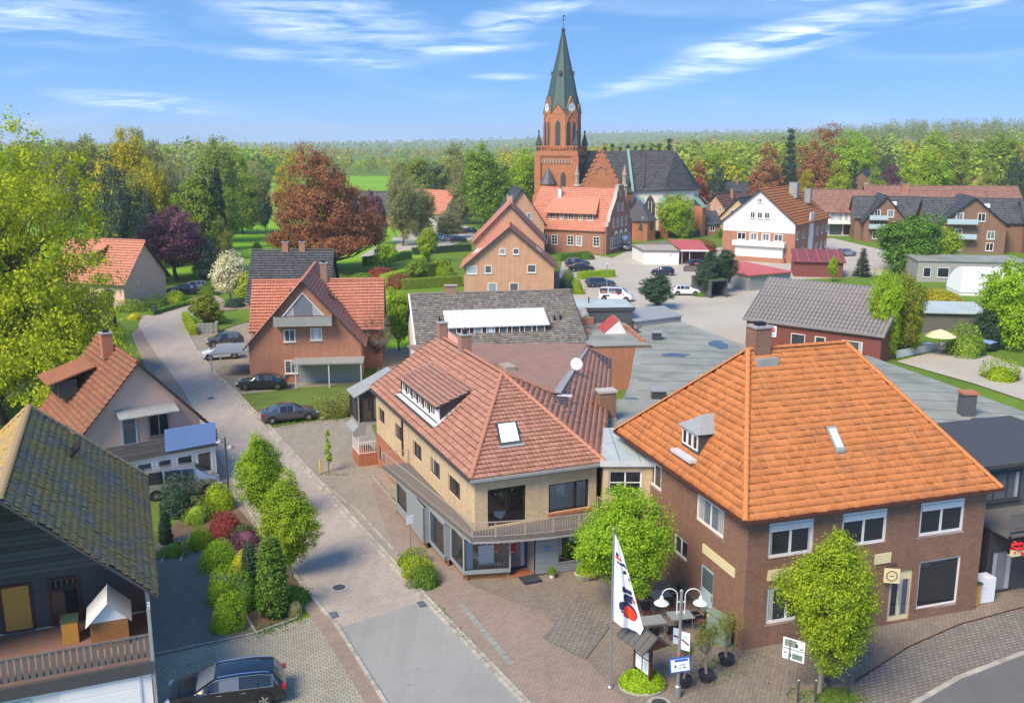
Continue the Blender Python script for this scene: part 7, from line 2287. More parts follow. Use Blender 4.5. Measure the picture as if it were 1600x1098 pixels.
for (k, m, tr, lb, nm) in (
    ('broad', 'leaf_lime', (3.1, 264, 19.96, 11.56), 'bright lime tree left of the church tower', 'tree'),
    ('broad', 'leaf_green', (-7.23, 258, 21.19, 15.76), 'tall olive green tree left of the bright lime tree', 'tree'),
    ('broad_b', 'leaf_olive', (-19.05, 292, 20.02, 17.41), 'olive tree above the white farmhouse', 'tree'),
    ('broad_b', 'leaf_dark', (-19.45, 275, 15.26, 11.67), 'dark evergreen behind the farmhouse roof', 'tree'),
    ('budding', None, (-13.67, 268, 17.86, 10.67), 'budding tree left of the tall olive green tree', 'tree'),
    ('tall', 'leaf_green', (-27.46, 290, 18.94, 11.53), 'green tree left of the dark evergreen by the farmhouse', 'tree'),
    ('tall', 'leaf_olive', (-34.31, 300, 17.66, 9.93), 'slim olive tree at the edge of the far field', 'tree'),
    ('tall', 'leaf_dark', (-2.45, 268, 17.52, 6.04), 'narrow dark tree between the olive and the lime tree', 'tree'),
    ('broad', 'leaf_gold', (24.98, 290, 19.57, 13.45), 'golden green tree right of the church tower', 'tree'),
    ('mid', 'leaf_lime', (39.03, 229.63, 10.42, 10.08), 'bright lime tree before the church apse', 'tree'),
    ('round_small', 'leaf_lime', (51.34, 249.63, 4.93, 3.98), 'little lime green tree on the churchyard verge', 'tree'),
    ('cone_small', 'leaf_dark', (30.3, 229.63, 3.65, 5.5), 'round dark clipped bush right of the gabled hall', 'clipped_tree'),
    ('broad_b', 'leaf_red', (50.91, 268, 15.41, 9.6), 'wine red tree behind the church apse', 'tree'),
    ('yew', 'leaf_dark', (61.54, 292, 15.67, 8.12), 'dark round conifer right of the wine red tree', 'conifer_tree'),
    ('broad_b', 'leaf_copper', (78.54, 304, 19.62, 16.9), 'rusty red beech left of the tall spruce', 'tree'),
    ('spruce', None, (86.84, 306, 25.94, 9.32), 'tall dark spruce standing above the houses', 'spruce_tree'),
    ('broad_b', 'leaf_copper', (101.57, 325, 24.84, 20.63), 'large brown copper beech right of the tall spruce', 'tree'),
    ('broad', 'leaf_lime', (71.13, 345, 18.28, 14.59), 'bright green tree rising left of the rusty beech', 'tree'),
    ('broad', 'leaf_lime', (123.47, 355, 23.15, 19.69), 'bright green tree behind the brown copper beech', 'tree'),
    ('broad_b', 'leaf_lime', (129.03, 305, 22.7, 23.42), 'large yellow-green tree right of the dark red brick house', 'tree'),
    ('column', 'leaf_lime', (121.65, 288, 19, 5.34), 'upright yellow-green cypress before the large yellow-green tree', 'tree'),
    ('broad_b', 'leaf_lime', (95.14, 286, 15.06, 13.26), 'lime green bush tree before the dark red brick house', 'tree'),
    ('broad_b', 'leaf_gold', (84.8, 278, 13.24, 10.32), 'yellow green shrub before the brown copper beech', 'tree'),
    ('broad_b', 'leaf_purple', (115.93, 294, 14.3, 12.85), 'dark purple tree right of the dark red brick house', 'tree'),
    ('spruce', 'leaf_dark', (102.54, 292, 16.67, 4.25), 'small dark spruce at the corner of the dark red brick house', 'spruce_tree'),
    ('yew', 'leaf_dark', (147.6, 285, 20.16, 8.69), 'dark conifer at the far right edge', 'conifer_tree'),
    ('broad_b', 'leaf_green', (141.44, 290, 15.2, 12.68), 'green shrub tree before the rust red roof', 'tree'),
    ('broad', 'leaf_green', (148.83, 330, 19.92, 15.27), 'green tree behind the low bright orange roof', 'tree'),
    ('broad_b', 'leaf_lime', (107.43, 285, 13.62, 9.44), 'lime shrub beneath the dark red brick house', 'tree'),
    ('yew', 'leaf_dark', (132.28, 345, 18.53, 6.84), 'dark conifer between the two yellow-green crowns', 'conifer_tree'),
    ('broad', 'leaf_olive', (135.75, 372, 18.58, 19.64), 'olive tree between the copper beech and the yellow-green tree', 'tree'),
    ('broad', 'leaf_green', (183.9, 372, 21.61, 22.09), 'mid green tree above the rust red roof', 'tree')):
  tree(k, *tr, lb, nm, m, group=CHT)
for i in range(9):
  tree('spruce', *[(28.36, 300, 20.91, 4.77), (30.89, 302, 21.64, 5.2), (33.06, 300, 20.7, 4.77), (35.74, 303, 21.41, 5.21), (37.87, 301, 20.84, 4.78), (40.48, 303, 21.38, 5.21), (42.45, 300, 20.65, 4.77), (45.56, 304, 21.53, 5.43), (48.03, 300, 23.11, 6.75)][i],
    '%s dark spruce from the tower in the row behind the church roof' % 'first second third fourth fifth sixth seventh eighth'.split()[i] if i < 8 else 'taller broad spruce ending the row behind the church roof', 'spruce_tree', group='spruce row behind the church')
RG = 'trees of the right hand gardens'
for (k, m, tr, lb, nm) in (
    ('mid', 'leaf_thuja', (70.33, 170.05, 10.18, 14.59), 'large round dark green tree before the balcony houses', 'tree'),
    ('round_small', 'leaf_lime', (79.76, 177.17, 6.85, 7.12), 'yellow-green shrub tree at the right side of the dark round tree', 'tree'),
    ('round_small', 'leaf_lime', (86.54, 235.94, 6.69, 4.71), 'small round lime tree before the glazed gallery', 'tree'),
    ('spruce', 'leaf_dark', (59.96, 163.47, 4.83, 3.73), 'small dark conifer left of the large round tree', 'conifer_tree'),
    ('mid', 'leaf_lime', (39.73, 100.19, 9.64, 4.25), 'tall yellow-green tree at the right end of the red barn', 'tree'),
    ('mid', 'leaf_green', (42.7, 101.44, 9.2, 4.16), 'tall mid green tree beside the yellow-green one by the barn', 'tree'),
    ('mid', 'leaf_lime', (55.46, 105.04, 10.13, 7.88), 'yellow-green tree at the right edge beyond the flat roof', 'tree'),
    ('round_small', 'leaf_dark', (53.13, 105.04, 4.36, 4.01), 'dark shrub left of the yellow-green tree at the right edge', 'tree'),
    ('cone_small', 'leaf_dark', (20, 131.42, 5, 4.97), 'dense dark green shrub tree in the car park beside the white van', 'shrub_tree'),
    ('mid_slim', 'leaf_dark', (29.21, 142.66, 7.12, 3.85), 'left of two dark trees beside the navy garage', 'tree'),
    ('mid_slim', 'leaf_dark', (32.39, 146.4, 7.1, 4.14), 'right of two dark trees beside the navy garage', 'tree'),
    ('round_small', 'leaf_lime', (52.89, 157.37, 4.03, 1.9), 'little lime shrub behind the barn ridge', 'shrub_tree')):
  tree(k, *tr, lb, nm, m, group=RG)

# --- shrubs: one mesh of leaves over a hidden core, with stems
def shrub_mesh(name, mat, rs, W, H, n, leaf, lobe=.16, flat=1.0):
  d = rs.normal(size=(n, 3))
  d /= np.linalg.norm(d, axis=1, keepdims=True)
  d[:, 2] = np.abs(d[:, 2]) * flat - .12
  r = lobes(rs, d, lobe, 9) * rs.uniform(.80, 1.06, n)
  P_ = d * r[:, None] * np.array([W / 2, W / 2, H * .95]) + np.array([0, 0, .05 * H])
  P_[:, 2] = np.maximum(P_[:, 2], .03)
  V, F = leaf_quads(P_, d * .9 + rs.normal(size=(n, 3)) * .6 + np.array([0, 0, .45]), leaf * rs.uniform(.6, 1.35, n), rs)
  th, ph = np.meshgrid(np.linspace(0, 2 * math.pi, 13)[:-1], np.linspace(-.25, math.pi / 2, 6))
  cd = np.stack([np.cos(th) * np.cos(ph), np.sin(th) * np.cos(ph), np.sin(ph)], -1).reshape(-1, 3)
  rc = lobes(np.random.RandomState(5), cd, .05, 5) * .74
  cv = cd * rc[:, None] * np.array([W / 2, W / 2, H * .92]) + np.array([0, 0, .05 * H])
  cf = [(j * 12 + i, j * 12 + (i + 1) % 12, (j + 1) * 12 + (i + 1) % 12, (j + 1) * 12 + i) for j in range(5) for i in range(12)]
  F = np.concatenate([F, np.array(cf) + len(V)])
  V = np.concatenate([V, cv])
  return np_mesh(name, V, F, mat)

SHRUBS = {}
for key, (W, H, n, leaf, lobe) in {'dense': (2.2, 1.5, 3200, .11, .12), 'loose': (2.2, 1.5, 2600, .12, .20), 'low': (2.4, .7, 1800, .11, .2), 'fine': (2.2, 1.5, 3400, .085, .10)}.items():
  rs = np.random.RandomState(len(key) * 7 + 1)
  st = MB()
  for _ in range(6):
    a = rs.uniform(0, 6.28)
    st.tube([(0, 0, 0), (.3 * W * math.cos(a), .3 * W * math.sin(a), H * .7)], [.03, .015], 5, False)
  SHRUBS[key] = (shrub_mesh('foliage', 'leaf_green', rs, W, H, n, leaf, lobe), st.mesh('stems', 'bark'), W, H)

def shrub(key, x, y, h, w, label, mat, name='shrub', group=None, cat='shrub', z=0.0):
  fm, sm, W, H = SHRUBS[key]
  if y > 30:
    h, y = h * .74, y + .40 * w
  t = thing(name, label, cat, (x, y, z), (x * 5.3 + y * 9.1) % 6.28, group)
  t.scale = (w / W, w / W, h / H)
  link('stems', sm, t)
  f = link('foliage', fm, t)
  f.material_slots[0].link = 'OBJECT'
  f.material_slots[0].material = MATS[mat]
  return t

GB_ = 'shrubs of the near garden bed'
for (k, m, tr, lb) in (
    ('loose', 'leaf_dark', (-20.95, 55.47, 3.07, 2.6), 'large dark green rhododendron beside the silver van'),
    ('dense', 'leaf_lime', (-18.59, 56.51, 2.36, 2.16), 'yellow-green rounded shrub right of the silver van'),
    ('dense', 'leaf_red', (-17.04, 52.56, 1.91, 2.02), 'rust red shrub in the middle of the garden bed'),
    ('low', 'leaf_purple', (-15.41, 51.11, 1.33, 2.05), 'low dark purple shrub right of the rust red one'),
    ('fine', 'leaf_lime', (-17.96, 50.76, 1.78, 1.74), 'yellowish shrub left of the rust red one'),
    ('fine', 'leaf_lime', (-16.06, 47.96, 2.29, 2.28), 'bright lime round shrub below the rust red one'),
    ('dense', 'leaf_yellow', (-14.38, 47.5, 1.9, 1.57), 'bright yellow shrub before the maple trunks'),
    ('loose', 'leaf_lime', (-14.64, 43.91, 2.13, 1.97), 'mid green shrub below the lime round one'),
    ('loose', 'leaf_thuja', (-13.31, 43.52, 2.45, 1.77), 'green shrub left of the tall thuja'),
    ('loose', 'leaf_lime', (-13.69, 41.26, 2.09, 1.87), 'olive green shrub nearest the parking court'),
    ('low', 'leaf_thuja', (-10.94, 44.18, 1.52, 1.47), 'low green shrub at the maple foot by the kerb'),
    ('low', 'leaf_green', (-19.31, 54.66, 1.65, 1.94), 'grey-green low shrub under the rhododendron'),
    ('low', 'leaf_thuja', (-15.98, 52.56, 1.08, 1.65), 'flat green shrub beside the low purple one'),
    ('low', 'leaf_green', (-19.09, 49.74, 1.22, 1.57), 'green ground cover at the foot of the dark little thuja'),
    ('low', 'leaf_budding', (-10.73, 43, 1.22, 0.81), 'small brownish shrub at the corner of the garden bed')):
  shrub(k, *tr, lb, m, group=GB_)
for (tr, m, lb) in (((-11.69, 43.26, 4.16, 1.95), 'leaf_thuja', 'tall pointed thuja in front of the maples'), ((-13.23, 45.01, 3.14, 1.24), 'leaf_dark', 'darker thuja standing left of the tall one'), ((-19.98, 51.83, 2.04, 0.96), 'leaf_dark', 'little dark thuja beside the driveway edging')):
  tree('column', *tr, lb, 'thuja', m, 'shrub', GB_)
for (k, m, tr, lb) in (
    ('loose', 'leaf_green', (-5.63, 48.28, 1.19, 1.73), 'rear green shrub of the kerbside planting strip'),
    ('loose', 'leaf_lime', (-5.06, 47.04, 1.31, 1.9), 'middle yellowish shrub of the kerbside planting strip'),
    ('loose', 'leaf_thuja', (-4.51, 45.86, 1.35, 1.72), 'front green shrub of the kerbside planting strip')):
  shrub(k, *tr, lb, m, group='kerbside planting strip')
GM = 'shrubs of the middle gardens'
for (k, m, tr, lb) in (
    ('dense', 'leaf_lime', (-38.02, 119.13, 3.11, 2.91), 'lime shrub before the round clipped evergreen'),
    ('low', 'leaf_yellow', (-49.45, 122.67, 1.18, 1.83), 'small bright yellow shrub at the street bend'),
    ('loose', 'leaf_green', (-52.38, 128.37, 1.93, 3.82), 'grey-green flowering border left of the side street'),
    ('loose', 'leaf_thuja', (-49.57, 131.42, 2.15, 3.55), 'green border shrub behind the street bend'),
    ('loose', 'leaf_lime', (-48.22, 135.7, 2.03, 3.3), 'lime border shrub near the two parked cars'),
    ('dense', 'leaf_thuja', (-45.76, 142.66, 2.9, 3.08), 'green shrub beside the silver parked car'),
    ('dense', 'leaf_dark', (-38.81, 131.42, 1.53, 3.02), 'dark low clipped shrub below the blossoming tree'),
    ('loose', 'leaf_olive', (-13.94, 77.83, 2.23, 3.02), 'straggly olive shrub at the corner of the grass verge'),
    ('loose', 'leaf_olive', (-15.98, 77.26, 2.05, 2.68), 'straggly pale grass clump behind the grey coupe'),
    ('loose', 'leaf_lime', (-12.26, 77.83, 1.23, 1.29), 'low lime weeds at the corner of the far bay window'),
    ('dense', 'leaf_green', (-23.96, 149, 3.22, 5.01), 'green shrub right of the brick house roof'),
    ('loose', 'leaf_red', (-22.12, 157.37, 2.65, 4.65), 'reddish brown shrub in the middle garden'),
    ('dense', 'leaf_lime', (-12.55, 163.47, 3.74, 5.49), 'lime shrub behind the clipped hedges'),
    ('loose', 'leaf_green', (-20.85, 137.94, 2.81, 4.28), 'pale flowering shrub behind the bare creepers'),
    ('loose', 'leaf_copper', (-18.18, 149, 2.72, 4.41), 'brown shrub between the clipped hedges'),
    ('dense', 'leaf_thuja', (8.85, 150.33, 3.86, 2.63), 'clipped green cone right of the salmon brick house'),
    ('dense', 'leaf_lime', (9.92, 146.4, 2.78, 2.17), 'lime clipped cone nearer the slate block'),
    ('dense', 'leaf_lime', (10.05, 143.88, 1.95, 1.94), 'lower lime clipped cone by the slate block'),
    ('loose', 'leaf_dark', (8.18, 145.13, 2.56, 2.93), 'dark shrub at the right corner of the salmon brick house'),
    ('loose', 'leaf_copper', (39.48, 197.78, 3.16, 7.92), 'brown bramble bank behind the red canopy garage'),
    ('loose', 'leaf_lime', (37.95, 207.39, 2.21, 5.53), 'lime green bank behind the red canopy garage'),
    ('low', 'leaf_thuja', (28.57, 141.45, 0.87, 2.29), 'low green clump at the foot of the navy garage'),
    ('dense', 'leaf_gold', (60.6, 132.46, 2.71, 8.06), 'yellow-green shrub bank before the white marquee'),
    ('loose', 'leaf_green', (49.57, 100.19, 4.18, 4.79), 'green shrub bank behind the flat roofed store'),
    ('dense', 'leaf_green', (55.54, 117.44, 2.75, 4.78), 'green shrub below the white marquee'),
    ('loose', 'leaf_lime', (61.77, 120.44, 2.89, 4.9), 'lime shrub right of the white marquee'),
    ('dense', 'leaf_dark', (49.64, 101.44, 2.54, 3.47), 'dark shrub beside the blue garden trailer'),
    ('loose', 'leaf_lime', (47.54, 89.14, 2.51, 3.68), 'lime shrub below the orange timber fence'),
    ('dense', 'leaf_thuja', (14.33, 186.92, 2.25, 4.25), 'green hedge shrub before the gabled hall')):
  shrub(k, *tr, lb, m, group=GM)

def hedge(label, p0, p1, w, h, mat='leaf_thuja', leaf=.16, dens=60, group='clipped hedges'):
  s = Seg(p0, p1)
  t = thing('hedge', label, 'hedge', ((p0[0] + p1[0]) / 2, (p0[1] + p1[1]) / 2, 0), s.a, group)
  rs = np.random.RandomState(int(abs(p0[0] * 31 + p0[1] * 17)) % 9999)
  L = s.L
  n = int((L * h * 2 + L * w + w * h * 2) * dens)
  f = rs.choice(5, n, p=np.array([L * h, L * h, L * w, w * h, w * h]) / (2 * L * h + L * w + 2 * w * h))
  u, v = rs.uniform(-.5, .5, n), rs.uniform(0, 1, n)
  P_, N_ = np.zeros((n, 3)), np.zeros((n, 3))
  for i, (ax, sg) in enumerate(((1, -1), (1, 1), (2, 1), (0, -1), (0, 1))):
    k = f == i
    if ax == 1:
      P_[k] = np.stack([u[k] * L, np.full(k.sum(), sg * w / 2), v[k] * h], 1)
    elif ax == 2:
      P_[k] = np.stack([u[k] * L, (v[k] - .5) * w, np.full(k.sum(), h)], 1)
    else:
      P_[k] = np.stack([np.full(k.sum(), sg * L / 2), u[k] * w, v[k] * h], 1)
    N_[k, ax] = sg
  P_ += rs.normal(size=P_.shape) * .05
  V, F = leaf_quads(P_, N_ + rs.normal(size=P_.shape) * .5, leaf * rs.uniform(.6, 1.3, n), rs)
  link('foliage', np_mesh('foliage', V, F, mat), t)
  MB().box(-L / 2 + .04, L / 2 - .04, -w / 2 + .05, w / 2 - .05, 0, h - .05).build('branches', mat, t)
  return t

for (lb, a, b, w, h, m) in (
    ('lime hedge along the kerb before the grey stone bin', (-42.4, 122.67), (-38.14, 112.62), .9, 1.1, 'leaf_lime'),
    ('dark clipped hedge in the middle garden behind the conical tree', (-20.24, 195.51), (-8.78, 202.48), 1.2, 1.4, 'leaf_dark'),
    ('lime clipped hedge left of the salmon brick house', (-17.44, 160.36), (-11.18, 166.7), 1.6, 2.2, 'leaf_thuja'),
    ('long green hedge behind the long grey tiled roof', (-17.25, 149), (-8.23, 153.07), 1.6, 1.6, 'leaf_green'),
    ('sloping lime hedge in the middle garden', (-20.68, 153.77), (-15.65, 166.7), 1.8, 1.6, 'leaf_lime'),
    ('green hedge behind the wine red tree', (-27.42, 178.1), (-20.1, 187.96), 1.4, 1.6, 'leaf_thuja'),
    ('bright green hedge in the car park behind the blue car', (11.31, 160.36), (17.33, 163.47), 1.6, 1.2, 'leaf_lime'),
    ('green hedge below the gabled hall beside parked cars', (8.9, 184.89), (14.15, 189), 1.6, 1.4, 'leaf_thuja'),
    ('low clipped churchyard hedge right of the round bush', (32.08, 229.63), (39.27, 234.33), 1.4, 1.5, 'leaf_dark'),
    ('long low churchyard hedge before the brown brick hall', (42.45, 231.18), (51.56, 240.9), 1.4, 1.5, 'leaf_dark'),
    ('low border hedge along the left side street', (-48.17, 125.94), (-45.81, 135.7), .9, .6, 'leaf_thuja'),
    ('green hedge behind the garages at the churchyard', (48.89, 229.63), (54.18, 232.75), 1.2, 1.6, 'leaf_thuja')):
  hedge(lb, a, b, w, h, m)

# --- far woods: one mass each
rs = np.random.RandomState(77)

def wood(name, pts, mat, n_leaf=170, leaf=1.5, label=None):
  """a distant wood that reads as one mass: crowns of leaf faces joined in one mesh"""
  VS, FS_, o = [], [], 0
  for (x, y, h, w) in pts:
    d = rs.normal(size=(n_leaf, 3))
    d /= np.linalg.norm(d, axis=1, keepdims=True)
    r = lobes(rs, d, .2, 5) * rs.uniform(.72, 1.05, n_leaf)
    P_ = d * r[:, None] * np.array([w / 2, w / 2, h * .42]) + np.array([x, y, float(hz(x, y)) + h * .58])
    V, F = leaf_quads(P_, d + rs.normal(size=d.shape) * .4 + np.array([0, 0, .5]), leaf * (w / 12) * rs.uniform(.7, 1.5, n_leaf), rs, .8)
    VS.append(V)
    FS_.append(F + o)
    o += len(V)
  ob = link(name, np_mesh(name, np.concatenate(VS), np.concatenate(FS_), mat))
  tag(ob, label, 'wood', kind='stuff')
  return ob

def scatter(n, x0, x1, y0, y1, h0, h1, keep=lambda x, y: True):
  out = []
  while len(out) < n:
    x, y = rs.uniform(x0, x1), rs.uniform(y0, y1)
    if abs(x) < y * .62 + 40 and keep(x, y):
      h = rs.uniform(h0, h1)
      out.append((x, y, h, h * rs.uniform(.6, .95)))
  return out

def no_field(x, y):
  return not (-130 < x < -20 and y < 660)

def mixed_wood(name, pts, mats, n_leaf, leaf, label):
  """neighbouring stands of different trees, each stand one mass"""
  for i, (m, tone) in enumerate(mats):
    wood(name, pts[i::len(mats)], m, n_leaf, leaf, tone + ' ' + label)

TONES = (('leaf_far', 'mid green trees of'), ('leaf_gold', 'yellow-green trees of'), ('leaf_lime', 'bright green trees of'), ('leaf_olive', 'olive trees of'), ('leaf_lime', 'fresh green trees of'), ('leaf_far', 'more green trees of'))
mixed_wood('far_wood', scatter(360, -60, 330, 330, 560, 11, 17, no_field), TONES, 330, 1.15, 'the wood behind the church')
mixed_wood('right_wood', scatter(330, 60, 420, 380, 640, 12, 18), TONES, 330, 1.15, 'the wood behind the right hand houses')
mixed_wood('left_far_wood', scatter(300, -420, -60, 225, 620, 14, 22, lambda x, y: no_field(x, y) and not (x > -150 and y < 330)), TONES, 300, 1.2, 'the wood behind the left trees')
mixed_wood('field_edge_wood', scatter(150, -260, 40, 660, 800, 8, 13), TONES, 240, 1.25, 'the far edge of the meadow')
wood('poplar_wood', [(x, y, h, h * .42) for (x, y, h, w) in scatter(420, 250, 720, 780, 1000, 16, 22)], 'leaf_olive', 170, 1.1, 'pale budding poplars on the rise at the far right')
mixed_wood('plain_wood', scatter(760, -900, 900, 760, 1900, 8, 14, lambda x, y: (x // 140 + y // 200) % 3 != 0), TONES[:3], 120, 1.9, 'the far plain')
wood('horizon_wood', scatter(900, -2600, 2600, 1900, 5200, 10, 16), 'leaf_far', 40, 5.0, 'hazy woods along the horizon')

# ================================================================== vehicles
def m_paint(name, col, metal=0.3):
  t = NT(name)
  t.bsdf(col, 0.22, metal, 0.5, coat=1.0)

m_paint('paint_black', (0.006, 0.009, 0.018))
m_paint('paint_darkgreen', (0.012, 0.022, 0.024))
m_paint('paint_grey', (0.10, 0.11, 0.12), .6)
m_paint('paint_navy', (0.012, 0.022, 0.06))
m_paint('paint_blue', (0.05, 0.09, 0.16), .5)
m_paint('paint_white', (0.75, 0.76, 0.77), 0.0)
m_paint('paint_silver', (0.40, 0.42, 0.45), .7)
m_plain('chrome', (0.75, 0.76, 0.78), 0.12, 1.0, 0.02)
m_plain('tail_red', (0.45, 0.01, 0.015), 0.2, 0, 0.02)
m_plain('head_glass', (0.65, 0.68, 0.72), 0.1, 0.3, 0.02)

CARS = {  # length, width, belt, stations (t from tail to nose, roof line height)
  'estate': (4.75, 1.84, .95, [(0, .62), (.015, .88), (.03, 1.0), (.095, 1.40), (.12, 1.43), (.22, 1.47), (.235, 1.47), (.37, 1.48), (.385, 1.48), (.55, 1.44), (.59, 1.40), (.74, 1.02), (.76, .99), (.86, .93), (.95, .82), (.985, .66), (1, .5)]),
  'sedan': (4.7, 1.82, .93, [(0, .62), (.02, .95), (.06, 1.0), (.155, 1.03), (.29, 1.36), (.32, 1.39), (.335, 1.40), (.44, 1.43), (.455, 1.43), (.55, 1.40), (.585, 1.36), (.73, 1.0), (.75, .97), (.86, .91), (.95, .80), (.985, .65), (1, .5)]),
  'hatch': (4.1, 1.76, .95, [(0, .62), (.015, .92), (.035, 1.02), (.13, 1.40), (.16, 1.43), (.27, 1.47), (.285, 1.47), (.42, 1.47), (.435, 1.47), (.56, 1.43), (.60, 1.39), (.76, 1.02), (.78, .99), (.88, .92), (.955, .80), (.985, .66), (1, .5)]),
  'van': (5.0, 1.92, 1.12, [(0, .7), (.01, 1.1), (.02, 1.2), (.045, 1.80), (.07, 1.90), (.28, 1.94), (.30, 1.94), (.50, 1.94), (.52, 1.94), (.66, 1.90), (.69, 1.86), (.84, 1.26), (.86, 1.18), (.93, 1.04), (.975, .85), (.99, .7), (1, .55)])}
CAR_MESH = {}

def car_meshes(kind):
  if kind in CAR_MESH:
    return CAR_MESH[kind]
  L, W, belt, st = CARS[kind]
  rows = []
  for t, zt in st:
    e = abs(2 * t - 1)
    w = W / 2 * (1 - .13 * e ** 5)
    cab = max(0, min(1, (zt - belt - .04) / .38))
    zb = min(belt, zt - .05)
    wt = w * (.96 - .22 * cab)
    lo = .24 + .10 * max(0, e - .85) / .15
    x = (t - .5) * L
    rows.append([(x, w * .90, lo), (x, w * .985, lo + .12), (x, w, .55 if zb > .56 else zb - .06), (x, w * .985, zb), (x, wt + .01, zt - .045), (x, wt * .86, zt), (x, wt * .4, zt + .012), (x, 0, zt + .016)])
  nr = len(rows[0])
  body, glass = MB(), {'windscreen': MB(), 'rear_window': MB(), 'left': [], 'right': []}
  for r in rows:
    body.v += [(p[0], p[1], p[2]) for p in r] + [(p[0], -p[1], p[2]) for p in r]
  B2 = nr * 2
  for i in range(len(rows) - 1):
    z0, z1 = st[i][1], st[i + 1][1]
    c0, c1 = z0 > belt + .2, z1 > belt + .2
    narrow = abs(st[i + 1][0] - st[i][0]) < .02
    for j in range(nr - 1):
      for s in (0, 1):
        a, b, c, d = i * B2 + s * nr + j, (i + 1) * B2 + s * nr + j, (i + 1) * B2 + s * nr + j + 1, i * B2 + s * nr + j + 1
        q = (a, b, c, d) if s == 1 else (a, d, c, b)
        pts = [body.v[k] for k in q]
        if j == 3 and c0 and c1 and not narrow:
          glass['left' if s == 0 else 'right'].append(pts)
          continue
        if j >= 5 and (c0 != c1 or (max(z0, z1) > belt + .3 and abs(z1 - z0) > .2)):
          glass['windscreen' if z0 > z1 else 'rear_window'].add(pts, [(0, 1, 2, 3)])
          continue
        body.f.append(q)
  n = len(rows) - 1
  for e in (0, n):
    loop = [e * B2 + j for j in range(nr)] + [e * B2 + nr + j for j in range(nr - 2, -1, -1)]
    body.f.append(tuple(loop) if e == 0 else tuple(reversed(loop)))
  under = [i * B2 for i in range(n + 1)] + [i * B2 + nr for i in range(n, -1, -1)]
  body.f.append(tuple(under))
  res = {'body': body.mesh('body', 'paint_black', 38)}
  for k in ('windscreen', 'rear_window'):
    if glass[k].f:
      res[k] = glass[k].mesh(k, 'car_glass', True)
  res['side'] = []
  for s in ('left', 'right'):
    for pts in glass[s]:
      res['side'].append(MB().add(pts, [(0, 1, 2, 3)]).mesh('side_window', 'car_glass'))
  R_ = .33 if kind != 'van' else .35
  ty = MB()
  prof = [(R_ * .62, -.10), (R_ * .95, -.105), (R_, -.07), (R_, .07), (R_ * .95, .105), (R_ * .62, .10)]
  for (r, y) in prof:
    for k in range(20):
      a = 2 * math.pi * k / 20
      ty.v.append((r * math.cos(a), y, r * math.sin(a)))
  ty.f += [(i * 20 + k, i * 20 + (k + 1) % 20, (i + 1) * 20 + (k + 1) % 20, (i + 1) * 20 + k) for i in range(5) for k in range(20)]
  res['tyre'] = ty.mesh('tyre', 'rubber', True)
  rm = MB()
  for k in range(5):
    a = 2 * math.pi * k / 5
    rm.obox((math.cos(a) * R_ * .32, .095, math.sin(a) * R_ * .32), (R_ * .62, .03, R_ * .17), 0, 0, -a)
  for k in range(20):
    a0, a1 = 2 * math.pi * k / 20, 2 * math.pi * (k + 1) / 20
    rm.add([(R_ * r * math.cos(a), .10, R_ * r * math.sin(a)) for r, a in ((.58, a0), (.58, a1), (.66, a1), (.66, a0))], [(0, 1, 2, 3)])
  rm.lathe([(R_ * .14, 0), (R_ * .14, .01)], 8)
  rm.v[-16:] = [(p[0], .11 - p[2], p[1]) for p in rm.v[-16:]]
  res['rim'] = rm.mesh('rim', 'chrome' if kind != 'van' else 'steel')
  ac = MB()
  for k in range(13):
    a = math.pi * k / 12
    for r in (R_ * 1.0, R_ * 1.17):
      ac.v.append((r * math.cos(a), 0, r * math.sin(a)))
  ac.f += [(2 * k, 2 * k + 1, 2 * k + 3, 2 * k + 2) for k in range(12)]
  hub = len(ac.v)
  ac.v += [(R_ * 1.0 * math.cos(a), -.01, R_ * 1.0 * math.sin(a)) for a in np.linspace(0, math.pi, 13)]
  ac.f.append(tuple(range(hub, hub + 13)))
  res['arch'] = ac.mesh('wheel_arch', 'black')
  CAR_MESH[kind] = res
  return res

PAINTED = {}

